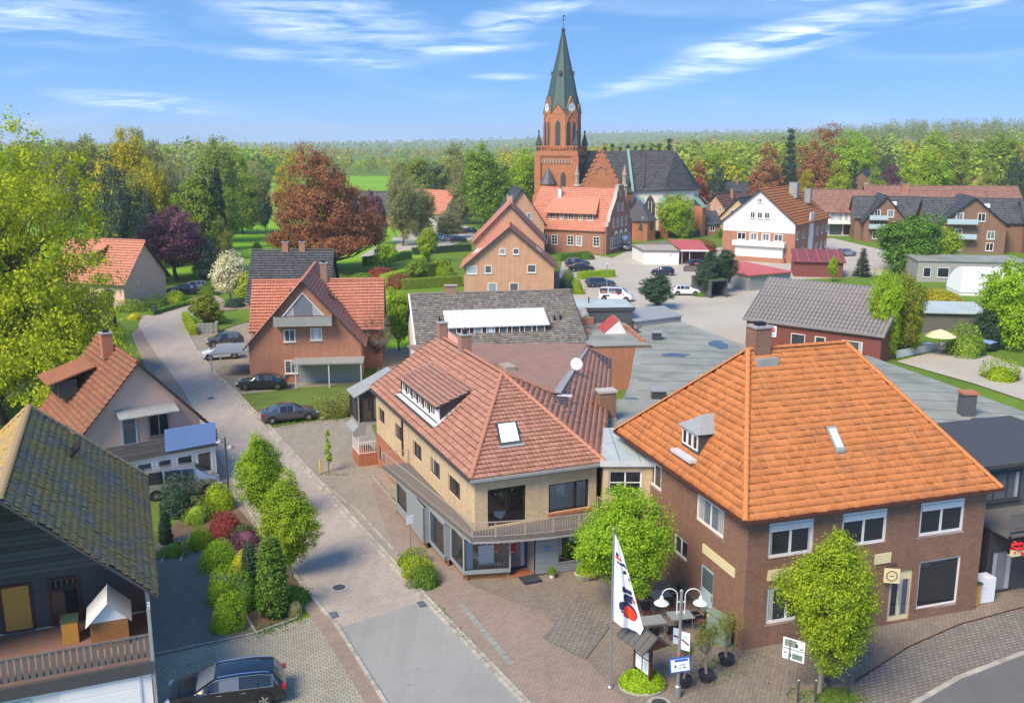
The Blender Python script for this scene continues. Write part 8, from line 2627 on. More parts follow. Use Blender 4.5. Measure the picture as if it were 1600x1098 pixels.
def car(kind, paint, pos, deg, label, rails=False, name='car', cat='car', group=None, detail=True):
  L, W, belt, st = CARS[kind]
  ms = car_meshes(kind)
  c = thing(name, label, cat, (pos[0], pos[1], LAYER_TOP), R(deg), group)
  b = link('body', ms['body'], c)
  b.material_slots[0].link = 'OBJECT'
  b.material_slots[0].material = MATS[paint]
  for k in ('windscreen', 'rear_window'):
    if k in ms:
      link(k, ms[k], c)
  for m in ms['side']:
    link('side_window', m, c)
  R_ = .33 if kind != 'van' else .35
  for t in (.185, .815):
    for s in (1, -1):
      w = link('wheel', ms['tyre'], c, ((t - .5) * L, s * (W / 2 - .115), R_))
      w.name = 'wheel'
      r = link('rim', ms['rim'], w)
      r.rotation_euler = (0, 0, 0 if s > 0 else math.pi)
      a = link('wheel_arch', ms['arch'], c, ((t - .5) * L, s * (W / 2 + .004), R_))
      a.rotation_euler = (0, 0, 0 if s > 0 else math.pi)
  for s in (1, -1):
    MB().obox((L / 2 - .16, s * W * .37, .68), (.24, .34, .13), s * -.35, 0, .25).build('headlight', 'head_glass', c)
    MB().obox((-L / 2 + .09, s * W * .39, .82), (.16, .3, .16), s * .3).build('taillight', 'tail_red', c)
    mx = .60 if kind != 'van' else .70
    MB().obox(((mx - .5) * L + .16, s * (W / 2 + .10), belt + .06), (.12, .2, .13)).build('mirror', paint, c)
  MB().box(-L / 2 - .006, -L / 2 + .03, -.26, .26, .5, .61).build('number_plate', 'sign_white', c)
  MB().box(L / 2 - .03, L / 2 + .008, -.45, .45, .34, .46).build('grille', 'black', c)
  if rails:
    for s in (1, -1):
      w = W / 2 * .74
      MB().tube([((t - .5) * L, s * (w * .96 - .03), z + .03) for t, z in ((.13, 1.42), (.22, 1.47), (.38, 1.48), (.56, 1.435))], .018, 6).build('roof_rail', 'chrome', c)
      MB().tube([((t - .5) * L, s * (W / 2 * 1.0), belt + .005) for t in (.10, .3, .5, .70)], .014, 5).build('chrome_strip', 'chrome', c)
      MB().tube([((t - .5) * L, s * (W / 2 * (.985 - .21 * k) + .012), z) for t, z, k in ((.06, .97, 0), (.11, 1.36, .95), (.22, 1.43, 1), (.4, 1.44, 1), (.55, 1.40, .95), (.60, 1.34, .85), (.74, .97, 0))], .011, 5).build('chrome_strip', 'chrome', c)
      MB().obox(((.35 - .5) * L, s * (W / 2 + .012), .80), (.2, .02, .03)).obox(((.55 - .5) * L, s * (W / 2 + .012), .80), (.2, .02, .03)).build('door_handle', 'chrome', c)
  return c

LAYER_TOP = 0.10
CP = 'cars parked in the car park'
LAYER_TOP = 0.07
car('estate', 'paint_black', (-11.82, 35.88), 193, 'shiny black estate car with silver roof rails in the parking court', True)
car('sedan', 'paint_grey', (-18.56, 76.88), 22, 'dark grey coupe parked on the grass verge')
car('sedan', 'paint_darkgreen', (-23.42, 87.44), 186, 'dark green saloon parked before the brick house canopy')
car('hatch', 'paint_white', (-31.1, 100.19), 200, 'white car half hidden at the left of the brick house')
car('hatch', 'paint_grey', (-32.6, 106.75), 200, 'grey car behind the white one beside the brick house')
car('van', 'paint_silver', (-21.79, 59.85), 22, 'silver van parked beside the pink house conservatory', cat='van', name='van')
car('estate', 'paint_navy', (-50.02, 143.88), 195, 'dark estate car below the purple beech')
car('estate', 'paint_silver', (-49.51, 147.69), 195, 'silver estate car beside the dark one below the purple beech')
FC = 'cars parked by the village road'
for (k, p, pos, a, lb) in (
    ('hatch', 'paint_white', (-16.48, 225.12), 10, 'left white car beside the village road'),
    ('hatch', 'paint_silver', (-14.35, 222.2), 10, 'silver car in the front row by the village road'),
    ('hatch', 'paint_navy', (-12.27, 219.36), 10, 'navy car in the front row by the village road'),
    ('estate', 'paint_navy', (-15.16, 242.6), 190, 'dark estate in the back row by the village road'),
    ('hatch', 'paint_white', (-12.97, 240.9), 190, 'white car in the back row by the village road'),
    ('hatch', 'paint_navy', (-10.89, 240.9), 190, 'navy car at the right end of the back row by the village road')):
  car(k, p, pos, a, lb, group=FC)
for (k, p, pos, a, lb) in (
    ('sedan', 'paint_darkgreen', (12.31, 170.05), 5, 'dark green saloon in the car park behind the hedge'),
    ('estate', 'paint_blue', (12.1, 177.17), 5, 'blue-grey car behind the dark green saloon'),
    ('estate', 'paint_blue', (14.08, 151.69), 10, 'blue-grey estate car behind the white van'),
    ('hatch', 'paint_navy', (26.02, 165.07), 172, 'navy hatchback in the middle of the car park'),
    ('hatch', 'paint_white', (26.26, 143.27), -6, 'white hatchback in the car park'),
    ('hatch', 'paint_grey', (24.46, 203.68), 80, 'grey car beside the gabled hall'),
    ('hatch', 'paint_navy', (34.05, 175.34), 20, 'dark car half hidden behind the red canopy garage'),
    ('hatch', 'paint_silver', (67.4, 193.29), 20, 'silver car in the yard right of the white gabled block')):
  car(k, p, pos, a, lb, group=CP)
vn = car('van', 'paint_white', (15.08, 137.94), -12, 'white van with coloured pictures on its side in the car park', cat='van', name='van')
for s in (1, -1):
  for k, (x, z, w, h, m) in enumerate(((-1.7, 1.35, .8, .5, 'terracotta'), (-.9, 1.2, .6, .6, 'pale_blue'), (-.2, 1.35, .7, .45, 'sandstone'), (.5, 1.1, .5, .4, 'red_cloth'), (-1.3, .8, 1.0, .35, 'navy'))):
    MB().obox((x, s * (.965 if z < 1.15 else .945 - (z - 1.12) * .14), z), (w, .012, h * .6), 0, s * .0).build('side_print', m, vn)

# ================================================================== street furniture
BT = 0.06      # top of the paving layers

def at3(p, z=BT):
  return (p[0], p[1], z)

# flag on its pole
FX = (4.17, 36.88)
fpz = thing('flag_pole', 'slim grey steel flagpole before the corner house', 'flagpole', at3(FX))
MB().tube([(0, 0, 0), (0, 0, 7.15)], [.045, .03], 10).build('pole', 'steel', fpz)
MB().lathe([(.05, 7.14), (.06, 7.2), (.02, 7.26)], 10).build('finial', 'steel', fpz)
MB().lathe([(.14, 0), (.14, .04), (.07, .1)], 12).build('base', 'steel', fpz)
fg = thing('banner_flag', 'white hanging flag with navy letters and a red and navy emblem', 'flag', (FX[0] + .05, FX[1], BT))

def flag_pt(u, v):
  """u 0..1 from the pole outwards, v 0..1 from the top down; a limp flag gathered at its top"""
  wd = .04 + 1.32 * v ** .9 if v < .93 else 1.3 - (v - .93) * 4.2 * (u > .5) * (u - .5)
  x = u * wd
  fold = .10 * math.sin(u * 9.0 + v * 2.0) * (0.25 + .5 * v) + .05 * math.sin(u * 17 + 1 + v * 5) * v
  z = 6.95 - v * 3.9 - u * u * .55 * v - .18 * math.sin(u * 3.1) * v
  return (x, fold, z)

NU, NV = 14, 30
fm = MB()
for j in range(NV + 1):
  for i in range(NU + 1):
    fm.v.append(flag_pt(i / NU, j / NV))
fm.f += [(j * (NU + 1) + i, j * (NU + 1) + i + 1, (j + 1) * (NU + 1) + i + 1, (j + 1) * (NU + 1) + i) for j in range(NV) for i in range(NU)]
fo = fm.build('cloth', 'sign_white', fg, True)

def flag_art(name, pts, mat, lift):
  """a printed shape on the flag: outline in (u, v), filled as a fan and laid on the cloth"""
  mb = MB()
  c = (sum(p[0] for p in pts) / len(pts), sum(p[1] for p in pts) / len(pts))
  rings = 5
  n = len(pts)
  for k in range(rings + 1):
    t = k / rings
    for p in pts:
      q = flag_pt(c[0] + (p[0] - c[0]) * t, c[1] + (p[1] - c[1]) * t)
      mb.v.append((q[0], q[1] - lift, q[2]))
  mb.f += [(k * n + i, k * n + (i + 1) % n, (k + 1) * n + (i + 1) % n, (k + 1) * n + i) for k in range(rings) for i in range(n)]
  return mb.build(name, mat, fg)

def strip(a, b, w):
  dx, dy = b[0] - a[0], b[1] - a[1]
  L = math.hypot(dx, dy * 4)
  nx, ny = -dy * 4 / L * w, dx / L * w / 4
  out = []
  for t in (0, .25, .5, .75, 1):
    out.append((a[0] + dx * t + nx, a[1] + dy * t + ny))
  for t in (1, .75, .5, .25, 0):
    out.append((a[0] + dx * t - nx, a[1] + dy * t - ny))
  return out

el = [(.56 + .34 * math.cos(t), .80 + .095 * math.sin(t) + .02 * math.cos(t)) for t in np.linspace(0, 2 * math.pi, 21)[:-1]]
flag_art('emblem', el, 'navy', .008)
flag_art('emblem', [(.62 + .24 * math.cos(t), .825 + .075 * math.sin(t) + .012 * math.cos(t)) for t in np.linspace(0, 2 * math.pi, 21)[:-1]], 'signal_red', .014)
# letters read down the flag: I T at the top, J E above the emblem
flag_art('letter', strip((.12, .245), (.62, .262), .05), 'signal_red', .008)
flag_art('letter', strip((.25, .292), (.85, .322), .05), 'navy', .008)
flag_art('letter', strip((.80, .300), (.95, .345), .05), 'navy', .010)
flag_art('letter', strip((.20, .205), (.45, .225), .09), 'navy', .008)
flag_art('letter', strip((.62, .40), (.86, .385), .07), 'navy', .008)
flag_art('letter', strip((.88, .46), (.96, .455), .06), 'navy', .008)
flag_art('letter', strip((.50, .585), (.88, .60), .09), 'navy', .008)
flag_art('letter', strip((.52, .545), (.50, .60), .08), 'navy', .010)
flag_art('letter', strip((.50, .64), (.88, .655), .08), 'navy', .008)
for v in (.655, .675, .695):
  flag_art('letter', strip((.54 if v > .66 else .5, v), (.54 + .26, v + .014), .04), 'navy', .011 + v * .002)
flag_art('letter', strip((.50, .635), (.50, .70), .05), 'navy', .010)
flag_art('letter', strip((.86, .665), (.90, .705), .05), 'signal_red', .008)

# double street lamp with signs
LX = (6.92, 36.16)
lp = thing('double_street_lamp', 'grey street lamp with two white bell shades on curved arms at the plaza', 'street lamp', at3(LX))
MB().tube([(0, 0, 0), (0, 0, 4.75)], [.085, .06], 10).build('post', 'steel', lp)
MB().lathe([(.075, 4.75), (.08, 4.82), (.02, 4.87)], 10).build('cap', 'steel', lp)
MB().lathe([(.14, 0), (.14, .5), (.09, .56)], 12).build('base', 'steel', lp)
for s in (-1, 1):
  arm = MB()
  arm.tube([(s * .16, 0, 3.75), (s * .16, 0, 4.6)] + [(s * (.16 + .32 - .32 * math.cos(t)), 0, 4.6 + .30 * math.sin(t)) for t in np.linspace(.3, math.pi, 8)], .022, 6)
  arm.box(min(0, s * .16), max(0, s * .16), -.015, .015, 3.84, 3.88).box(min(0, s * .16), max(0, s * .16), -.015, .015, 4.3, 4.34)
  arm.build('arm', 'lamp_white', lp)
  sh = MB().lathe([(.05, .26), (.08, .16), (.09, .11), (.14, .08), (.17, .05), (.29, -.04), (.32, -.075), (.30, -.085), (.13, -.02), (.02, 0)], 20, (s * .80, 0, 4.32))
  sh.build('lamp_shade', 'lamp_white', lp, True)
sg = MB()
sg.add([(-.30, -.16, 2.55), (-.06, -.02, 2.42), (-.06, -.02, 3.12), (-.30, -.16, 3.25)], [(0, 1, 2, 3)]).add([(-.30, -.14, 2.55), (-.06, 0, 2.42), (-.06, 0, 3.12), (-.30, -.14, 3.25)], [(3, 2, 1, 0)])
sg.build('notice_board', 'sign_white', lp)
MB().obox((-.18, -.1, 2.83), (.27, .02, .06), R(30), 0, .5).build('notice_print', 'wood_dark', lp)
sg = MB().obox((.22, -.1, 2.6), (.40, .02, .80), R(-32))
sg.build('notice_board', 'sign_white', lp)
MB().obox((.22, -.116, 2.56), (.36, .012, .07), R(-32), 0, .55).build('notice_print', 'wood_dark', lp)
MB().obox((.20, -.118, 2.78), (.14, .012, .14), R(-32)).build('notice_print', 'pale_blue', lp)
bp_ = MB().obox((.04, -.12, 1.55), (.88, .05, .66), R(6), 0, -.10)
mp_ = bp_.build('map_frame', 'sign_blue', lp)
MB().obox((.04, -.15, 1.55), (.78, .012, .56), R(6), 0, -.10).build('map_sheet', 'sign_white', mp_)
MB().obox((.07, -.16, 1.78), (.55, .008, .09), R(6), 0, -.10).build('map_print', 'sign_blue', mp_)
for (x, z, w, h, m) in ((-.2, 1.5, .07, .10, 'navy'), (.1, 1.58, .25, .06, 'pale_blue'), (.18, 1.45, .10, .05, 'sign_green'), (-.02, 1.42, .18, .04, 'pale_blue')):
  MB().obox((x + .04, -.16 + (x * .1), z), (w, .008, h), R(6), 0, -.10).build('map_print', m, mp_)
MB().lathe([(.092, 1.95), (.092, 2.0)], 10).build('band', 'signal_red', lp)

# covered information board on a round planted bed
KX = (5.56, 37.03)
rs = np.random.RandomState(9)
rb = thing('round_hedge_bed', 'low round bright green planted bed under the roofed notice board', 'plant bed', at3(KX, .05))
MB().lathe([(1.02, 0), (1.02, .08), (.9, .1)], 24, (0, 0, 0), 1, .82).build('edging', 'light_stone', rb)
n = 5200
a, r = rs.uniform(0, 2 * math.pi, n), np.sqrt(rs.uniform(0, 1, n))
x, y = r * np.cos(a), r * np.sin(a) * .82
z = .44 * (1 - np.clip(r, 0, 1) ** 6) + .08 + rs.uniform(-.05, .06, n)
V, F = leaf_quads(np.stack([x, y, z], 1), np.stack([x * .6, y * .6, np.ones(n)], 1) + rs.normal(size=(n, 3)) * .5, .11 * rs.uniform(.6, 1.3, n), rs)
link('foliage', np_mesh('foliage', V, F, 'leaf_lime'), rb)
MB().lathe([(.93, .05), (.88, .28), (.5, .36), (.02, .37)], 20, (0, 0, 0), 1, .82).build('ground_cover', 'leaf_lime', rb)
kb = thing('roofed_notice_board', 'wooden notice board under a small grey sheet gable roof', 'notice board', at3(KX, .3), R(-60))
for s in (-1, 1):
  MB().box(s * .52 - .06, s * .52 + .06, -.06, .06, -.25, 2.0).build('post', 'wood_dark', kb)
MB().box(-.46, .46, -.03, .03, .45, 1.75).build('board', 'sign_white', kb)
MB().box(-.46, .46, -.036, .036, 1.08, 1.14).box(-.03, .03, -.037, .037, .45, 1.75).build('glazing_bar', 'wood_dark', kb)
MB().box(-.40, -.08, -.034, .034, 1.2, 1.68).build('notice', 'cabinet_green', kb)
MB().box(.1, .36, -.034, .034, .55, 1.0).build('notice', 'pale_blue', kb)
for s in (-1, 1):
  pts = [(-.95, 0, 2.42), (.95, 0, 2.42), (.95, s * .72, 1.86), (-.95, s * .72, 1.86)]
  MB().slab(pts if s < 0 else pts[::-1], .05).build('roof_sheet', 'board_roof', kb)
  for k in range(6):
    x = -.92 + k * .368
    MB().add([(x - .015, 0, 2.425), (x + .015, 0, 2.425), (x + .015, s * .72, 1.865), (x - .015, s * .72, 1.865), (x, 0, 2.46), (x, s * .72, 1.90)], [(0, 4, 5, 3), (4, 1, 2, 5)]).build('roof_seam', 'dark_gutter', kb)
MB().tube([(-.97, 0, 2.44), (.97, 0, 2.44)], .035, 6).build('ridge_cap', 'dark_gutter', kb)
for s in (-1, 1):
  MB().add([(s * .9, -.62, 1.87), (s * .9, .62, 1.87), (s * .9, 0, 2.36)], [(0, 1, 2)]).build('gable_board', 'wood_dark', kb)

# cafe tables and chairs
def table(pos, rz, L, W, label):
  t = thing('cafe_table', label, 'table', at3(pos), rz, 'cafe tables')
  for k in range(9):
    MB().box(-L / 2, L / 2, -W / 2 + k * W / 9 + .004, -W / 2 + (k + 1) * W / 9 - .004, .71, .74).build('slat', 'grey_panel', t)
  MB().box(-L / 2 + .1, -L / 2 + .14, -W / 2, W / 2, .67, .709).box(L / 2 - .14, L / 2 - .1, -W / 2, W / 2, .67, .709).build('rail', 'steel', t)
  for (sx, sy) in ((-1, -1), (1, -1), (1, 1), (-1, 1)):
    MB().tube([(sx * (L / 2 - .12), sy * (W / 2 - .08), .67), (sx * (L / 2 - .06), sy * (W / 2 - .05), 0)], .02, 6).build('leg', 'steel', t)

def cafe_chair(pos, rz, label):
  t = thing('cafe_chair', label, 'chair', at3(pos), rz, 'cafe chairs')
  MB().box(-.25, .25, -.24, .24, .40, .45).build('seat', 'wood_dark', t)
  MB().obox((0, .26, .68), (.5, .04, .46), 0, -.15).build('backrest', 'black', t)
  for (sx, sy) in ((-1, -1), (1, -1), (1, 1), (-1, 1)):
    MB().tube([(sx * .22, sy * .2, .4), (sx * .26, sy * .25, 0)], .015, 5).build('leg', 'steel', t)
  for s in (-1, 1):
    MB().tube([(s * .26, -.2, .4), (s * .27, -.22, .62), (s * .27, .24, .64)], .015, 5).build('armrest', 'steel', t)

table((6.59, 41.38), R(12), 1.15, .85, 'left grey slatted cafe table beside the notice board roof')
table((8, 41.87), R(12), 1.15, .85, 'right grey slatted cafe table behind the double lamp')
table((7.35, 44.05), R(20), 1.0, .8, 'rear grey cafe table in the shade of the maple')
for (p, rz, lb) in (((6.51, 42.61), 10, 'dark cafe chair behind the left slatted table'), ((7.76, 43.06), 10, 'dark cafe chair behind the right slatted table'), ((6.47, 40.56), 190, 'dark cafe chair in front of the left slatted table'),
          ((7.4, 40.79), 190, 'dark cafe chair in front of the right slatted table'), ((6.82, 44.39), 100, 'dark cafe chair left of the rear cafe table'), ((8.14, 44.59), -80, 'dark cafe chair right of the rear cafe table'), ((8.99, 41.81), -80, 'dark cafe chair at the right end of the slatted tables')):
  cafe_chair(p, R(rz), lb)
bn = thing('bench_board', 'long low wooden bench along the brown brick wall', 'bench', at3((9.2, 44.05)), R(107))
MB().box(-1.6, 1.6, -.2, .2, .42, .48).build('seat', 'wood_grey', bn)
for x in (-1.3, 1.3):
  MB().box(x - .05, x + .05, -.15, .15, 0, .42).build('leg', 'wood_grey', bn)
MB().obox((0, -.28, .75), (3.2, .04, .3)).build('backrest', 'slate_wall', bn)
mt = tag(MB().box(-.6, .6, -.45, .45, 0, .015).build('floor_mat', 'black'), 'black floor mat beside the long wooden bench', 'mat')
mt.location = at3((8.76, 43.06), .055)
mt.rotation_euler = (0, 0, R(20))
# utility cabinet
cb = thing('utility_cabinet', 'grey-green utility cabinet standing at the brown brick wall', 'cabinet', at3((9.59, 40.73)), R(-58))
MB().box(-.62, .62, -.2, .2, .05, 1.3).build('body', 'cabinet_green', cb)
MB().box(-.67, .67, -.25, .25, 1.302, 1.36).build('lid', 'cabinet_green', cb)
MB().box(-.6, .6, -.18, .18, 0, .05).build('plinth', 'concrete', cb)
MB().box(-.58, -.01, -.222, -.202, .12, 1.22).build('door', 'cabinet_green', cb)
MB().box(.01, .58, -.222, -.202, .12, 1.22).build('door', 'cabinet_green', cb)
MB().obox((.06, -.232, .7), (.05, .02, .16)).build('handle', 'black', cb)
MB().obox((-.5, -.226, 1.15), (.12, .006, .12)).build('sticker', 'yellow_paint', cb)
# potted olive trees
for (pos, h, lb) in (((7.34, 37.03), 2.0, 'potted olive tree right behind the double lamp'), ((8.37, 37.43), 2.6, 'potted olive tree in the middle of the three'), ((9.52, 38.77), 2.4, 'potted olive tree nearest the utility cabinet')):
  o = tree('olive', pos[0], pos[1], h, h * .62, lb, 'potted_olive', cat='potted tree', group='potted olive trees', z=.36)
  pt = MB().lathe([(.24, -.32), (.33, .03), (.36, .05), (.36, .10), (.32, .10), (.31, .04), (.02, .04)], 16)
  pt.v = [(p[0] / o.scale[0], p[1] / o.scale[1], p[2] / o.scale[2]) for p in pt.v]
  pt.build('pot', 'plant_pot', o, 40)
shrub('loose', *(10.46, 40.91), .9, .9, 'low green bush at the corner of the brown brick house', 'leaf_thuja', 'corner_bush')
# direction sign
DS = (11.51, 36.3)
ds_ = thing('direction_sign', 'white and green direction sign with arrows on a grey post', 'sign', at3(DS))
MB().tube([(0, 0, 0), (.03, 0, 2.55)], .035, 8).build('post', 'steel', ds_)
pn = MB().obox((.18, -.05, 2.1), (.92, .03, .95), R(-35)).build('panel', 'sign_white', ds_)
sR = R(-35)
for (x, z, w, h, m) in ((-.14, .27, .5, .30, 'cabinet_green'), (.17, -.28, .44, .26, 'cabinet_green'), (0, .01, .88, .03, 'sign_green'), (-.34, -.2, .13, .04, 'black'), (.33, .12, .13, .04, 'black'), (.12, .22, .10, .16, 'navy'), (-.14, -.27, .10, .16, 'navy'), (.17, -.22, .36, .03, 'sign_green'), (.17, -.30, .3, .03, 'sign_green')):
  MB().obox((.18 + x * math.cos(sR) + .018 * math.sin(sR), -.05 + x * math.sin(sR) - .018 * math.cos(sR), 2.1 + z), (w, .008 + .004 * (m == 'black') + .003 * (m == 'sign_green'), h), sR).build('print', m, pn)
for i, (p, lb) in enumerate((((11.86, 35.83), 'left grey bollard beside the direction sign'), ((12.58, 35.83), 'middle grey bollard at the maple bed'), ((14.08, 36.25), 'right grey bollard beside the maple trunk'))):
  b = thing('bollard', lb, 'bollard', at3(p), 0, 'grey bollards')
  MB().tube([(0, 0, 0), (0, 0, .95)], .045, 10).build('post', 'dark_gutter', b)
  MB().lathe([(.05, .95), (.05, .97), (.02, 1.0)], 10).build('cap', 'steel', b)
tb_ = thing('litter_bin', 'slim dark litter bin behind the right maple trunk', 'bin', at3((13.42, 36.88)))
MB().lathe([(.14, .25), (.15, .95)], 12).build('body', 'dark_panel', tb_)
MB().lathe([(.17, .952), (.15, 1.02), (.05, 1.05)], 12).build('lid', 'black', tb_)
MB().tube([(0, .12, 0), (0, .12, 1.0)], .03, 8).build('post', 'steel', tb_)
sheet('tree_pit', [(12.63, 36.45), (14.15, 36.93), (14.51, 35.88), (12.84, 35.24)], 'verge')
sheet('tree_pit', [(4.97, 43.26), (5.85, 43.52), (6.06, 42.49), (5.15, 42.11)], 'soil')
for (p, lb) in (((-9.01, 46.22), 'round iron manhole cover in the brick street'), ((-27.23, 83.78), 'round iron manhole cover far up the brick street'), ((6.1, 35.69), 'round iron manhole cover beside the planted bed')):
  mh = thing('manhole_cover', lb, 'manhole cover', at3(p, .055))
  MB().lathe([(.5, 0), (.5, .012)], 24).build('rim', 'concrete', mh)
  MB().lathe([(.33, .002), (.33, .022)], 20).build('lid', 'dark_gutter', mh)
# left street lamp
LL_ = thing('street_lamp', 'dark slim street lamp with two small shades beside the left garden bed', 'street lamp', at3((-18.27, 58.47)))
MB().tube([(0, 0, 0), (0, 0, 4.3)], [.075, .055], 8).build('post', 'dark_gutter', LL_)
MB().lathe([(.1, 0), (.1, .4), (.06, .45)], 10).build('base', 'dark_gutter', LL_)
for s, zz in ((-1, 4.1), (1, 3.75)):
  MB().tube([(0, 0, zz), (s * .2, -.05, zz + .12), (s * .34, -.08, zz + .02)], .018, 6).build('arm', 'dark_gutter', LL_)
  MB().lathe([(.04, .2), (.08, .12), (.27, .0), (.25, -.03), (.02, 0)], 14, (s * .34, -.08, zz - .1)).build('lamp_shade', 'zinc', LL_, True)
yp = thing('yellow_post', 'short yellow post beside the thin sapling', 'post', at3((-13.38, 63.7)))
MB().tube([(0, 0, 0), (0, 0, 1.0)], .06, 8).build('post', 'yellow_paint', yp)
MB().lathe([(.062, 1.0), (.05, 1.05), (.01, 1.07)], 8).build('cap', 'yellow_paint', yp)
sp_ = thing('parking_sign', 'small white sign on a grey post in the kerbside planting strip', 'sign', at3((-5.65, 49.91)))
MB().tube([(0, 0, 0), (0, 0, 2.5)], .03, 8).build('post', 'steel', sp_)
MB().obox((0, -.04, 2.25), (.42, .02, .5), R(35)).build('panel', 'sign_white', sp_)
# planters by the shop
pl1 = thing('white_flower_pot', 'white pot with clipped green ball beside the shop door', 'plant pot', tuple(HM @ Vector((4.15, -1.15, .06))))
MB().lathe([(.13, 0), (.17, .28), (.14, .28)], 14).build('pot', 'sign_white', pl1)
shm = SHRUBS['fine'][0]
f = link('foliage', shm, pl1, (0, 0, .24))
f.scale = (.23, .23, .3)
pl2 = thing('stone_planter', 'rough stone planter with yellow-green plants before the right shop window', 'planter', tuple(HM @ Vector((5.75, -1.9, .06))), R(12))
MB().lathe([(.42, 0), (.56, .3), (.48, .34), (.45, .26), (.02, .26)], 9, (0, 0, 0), 1.15, .8).build('bowl', 'stone', pl2)
f = link('foliage', SHRUBS['loose'][0], pl2, (0, 0, .2))
f.scale = (.52, .42, .42)
f.material_slots[0].link = 'OBJECT'
f.material_slots[0].material = MATS['leaf_lime']
# stones and bins
for (p, s, lb) in (((-12.17, 43.52), .55, 'pale boulder at the foot of the tall thuja'), ((-15.91, 77.26), .5, 'pale boulder at the corner of the grass verge')):
  b = MB()
  rs = np.random.RandomState(int(s * 100))
  prof = [(.05, 0), (.5, .06), (.55, .22), (.4, .38), (.1, .44)]
  b.lathe(prof, 9, (0, 0, 0), 1.0, .7)
  b.v = [tuple(np.array(q) * s * (1 + rs.normal() * .06)) for q in b.v]
  o = tag(b.build('boulder', 'stone', None, True), lb, 'boulder')
  o.location = at3(p)
gb = thing('stone_bin_store', 'grey stone bin store at the mouth of the side yard', 'bin store', at3((-38.09, 113.39), 0), R(10))
for r_ in range(4):
  for k in range(4):
    MB().box(k * .5 + (.12 if r_ % 2 else 0), k * .5 + .46 + (.12 if r_ % 2 else 0), 0, .3, r_ * .32, r_ * .32 + .3).build('block', 'zinc', gb)
  MB().box(2.2, 2.5, .0, 1.6, r_ * .32, r_ * .32 + .3).build('block', 'zinc', gb)
wb = thing('wheelie_bin', 'dark wheelie bin at the bend of the side street', 'bin', at3((-47.84, 126.42)))
MB().box(-.3, .3, -.35, .35, .1, 1.0).build('body', 'dark_panel', wb)
MB().box(-.33, .33, -.4, .38, 1.002, 1.08).build('lid', 'dark_gutter', wb)
MB().tube([(-.3, .3, .1), (.3, .3, .1)], .1, 10).build('axle', 'rubber', wb)
for k in range(5):
  gbx = thing('crate', ('lowest', 'second lowest', 'middle', 'second highest', 'topmost')[k] + ' pale crate of the stack beside the brown brick house', 'crate', at3((23.77, 44.87), BT + k * .26), R(17), 'pale stacked crates')
  for q in ((-.55, .5, -.35, -.31, 0, .25), (-.55, .5, .31, .35, 0, .25), (-.55, -.51, -.31, .31, 0, .25), (.46, .5, -.31, .31, 0, .25)):
    MB().box(*q).build('side', 'sign_white', gbx)
  MB().box(-.51, .46, -.31, .31, 0, .03).build('floor', 'sign_white', gbx)
gk = thing('green_box', 'olive green metal box beside the pale crates', 'box', at3((22.9, 44.39)), R(17))
MB().box(-.45, .45, -.3, .3, 0, 1.15).build('body', 'wood_yellow', gk)
MB().box(-.5, .5, -.35, .35, 1.152, 1.22).build('lid', 'bin_green', gk)
gr_ = tag(MB().box(-.6, .6, -.3, .3, 0, .01).build('floor_grate', 'black'), 'black grate in the paving below the large shop window', 'grate')
gr_.location = at3((21.26, 43.71), .055)
gr_.rotation_euler = (0, 0, R(17))
# fences in the right hand garden
for i, (a, b, lb) in enumerate((((59.63, 120.44), (60.09, 110.35), 'orange timber fence behind the flat roofed store'), ((41.1, 100.19), (48.72, 105.04), 'low white fence beside the flat roofed store'))):
  s = Seg(a, b)
  t = thing('garden_fence', lb, 'fence', (a[0], a[1], 0), s.a)
  n = int(s.L / .3)
  me = MB().box(.02, .27, -.02, .02, .05, 1.5 if i == 0 else .9).mesh('fence_board', 'wood_yellow' if i == 0 else 'white_frame')
  for k in range(n):
    link('fence_board', me, t, (k * .3, 0, 0))
  MB().box(0, n * .3, .021, .06, .6, .7).build('rail', 'wood_yellow' if i == 0 else 'white_frame', t)
pa = thing('garden_parasol', 'round cream parasol in the garden right of the barn', 'parasol', at3((46.16, 101.44), 0))
MB().lathe([(1.7, 2.2), (.9, 2.65), (.03, 2.95)], 10).build('canopy', 'sign_cream', pa)
MB().tube([(0, 0, 0), (0, 0, 2.9)], .04, 8).build('pole', 'wood', pa)
MB().lathe([(.35, 0), (.35, .12), (.06, .2)], 12).build('base', 'concrete', pa)
gs = thing('garden_workshop', 'low grey shed with weathered roof behind the tall barn trees', 'shed', (49.67, 114.18), R(-8))
MB().box(0, 7, 0, 5, 0, 2.6).build('wall', 'wood_grey', gs)
MB().slab([(-.4, -.4, 2.62), (7.4, -.4, 2.62), (7.4, 5.4, 3.1), (-.4, 5.4, 3.1)], .14).build('roof', 'felt_light', gs)
sheet('garden_patio', [(40.39, 98.37), (50.94, 106.75), (52.88, 91.68), (46.6, 80.19), (44.14, 89.14)], 'asphalt_lot')
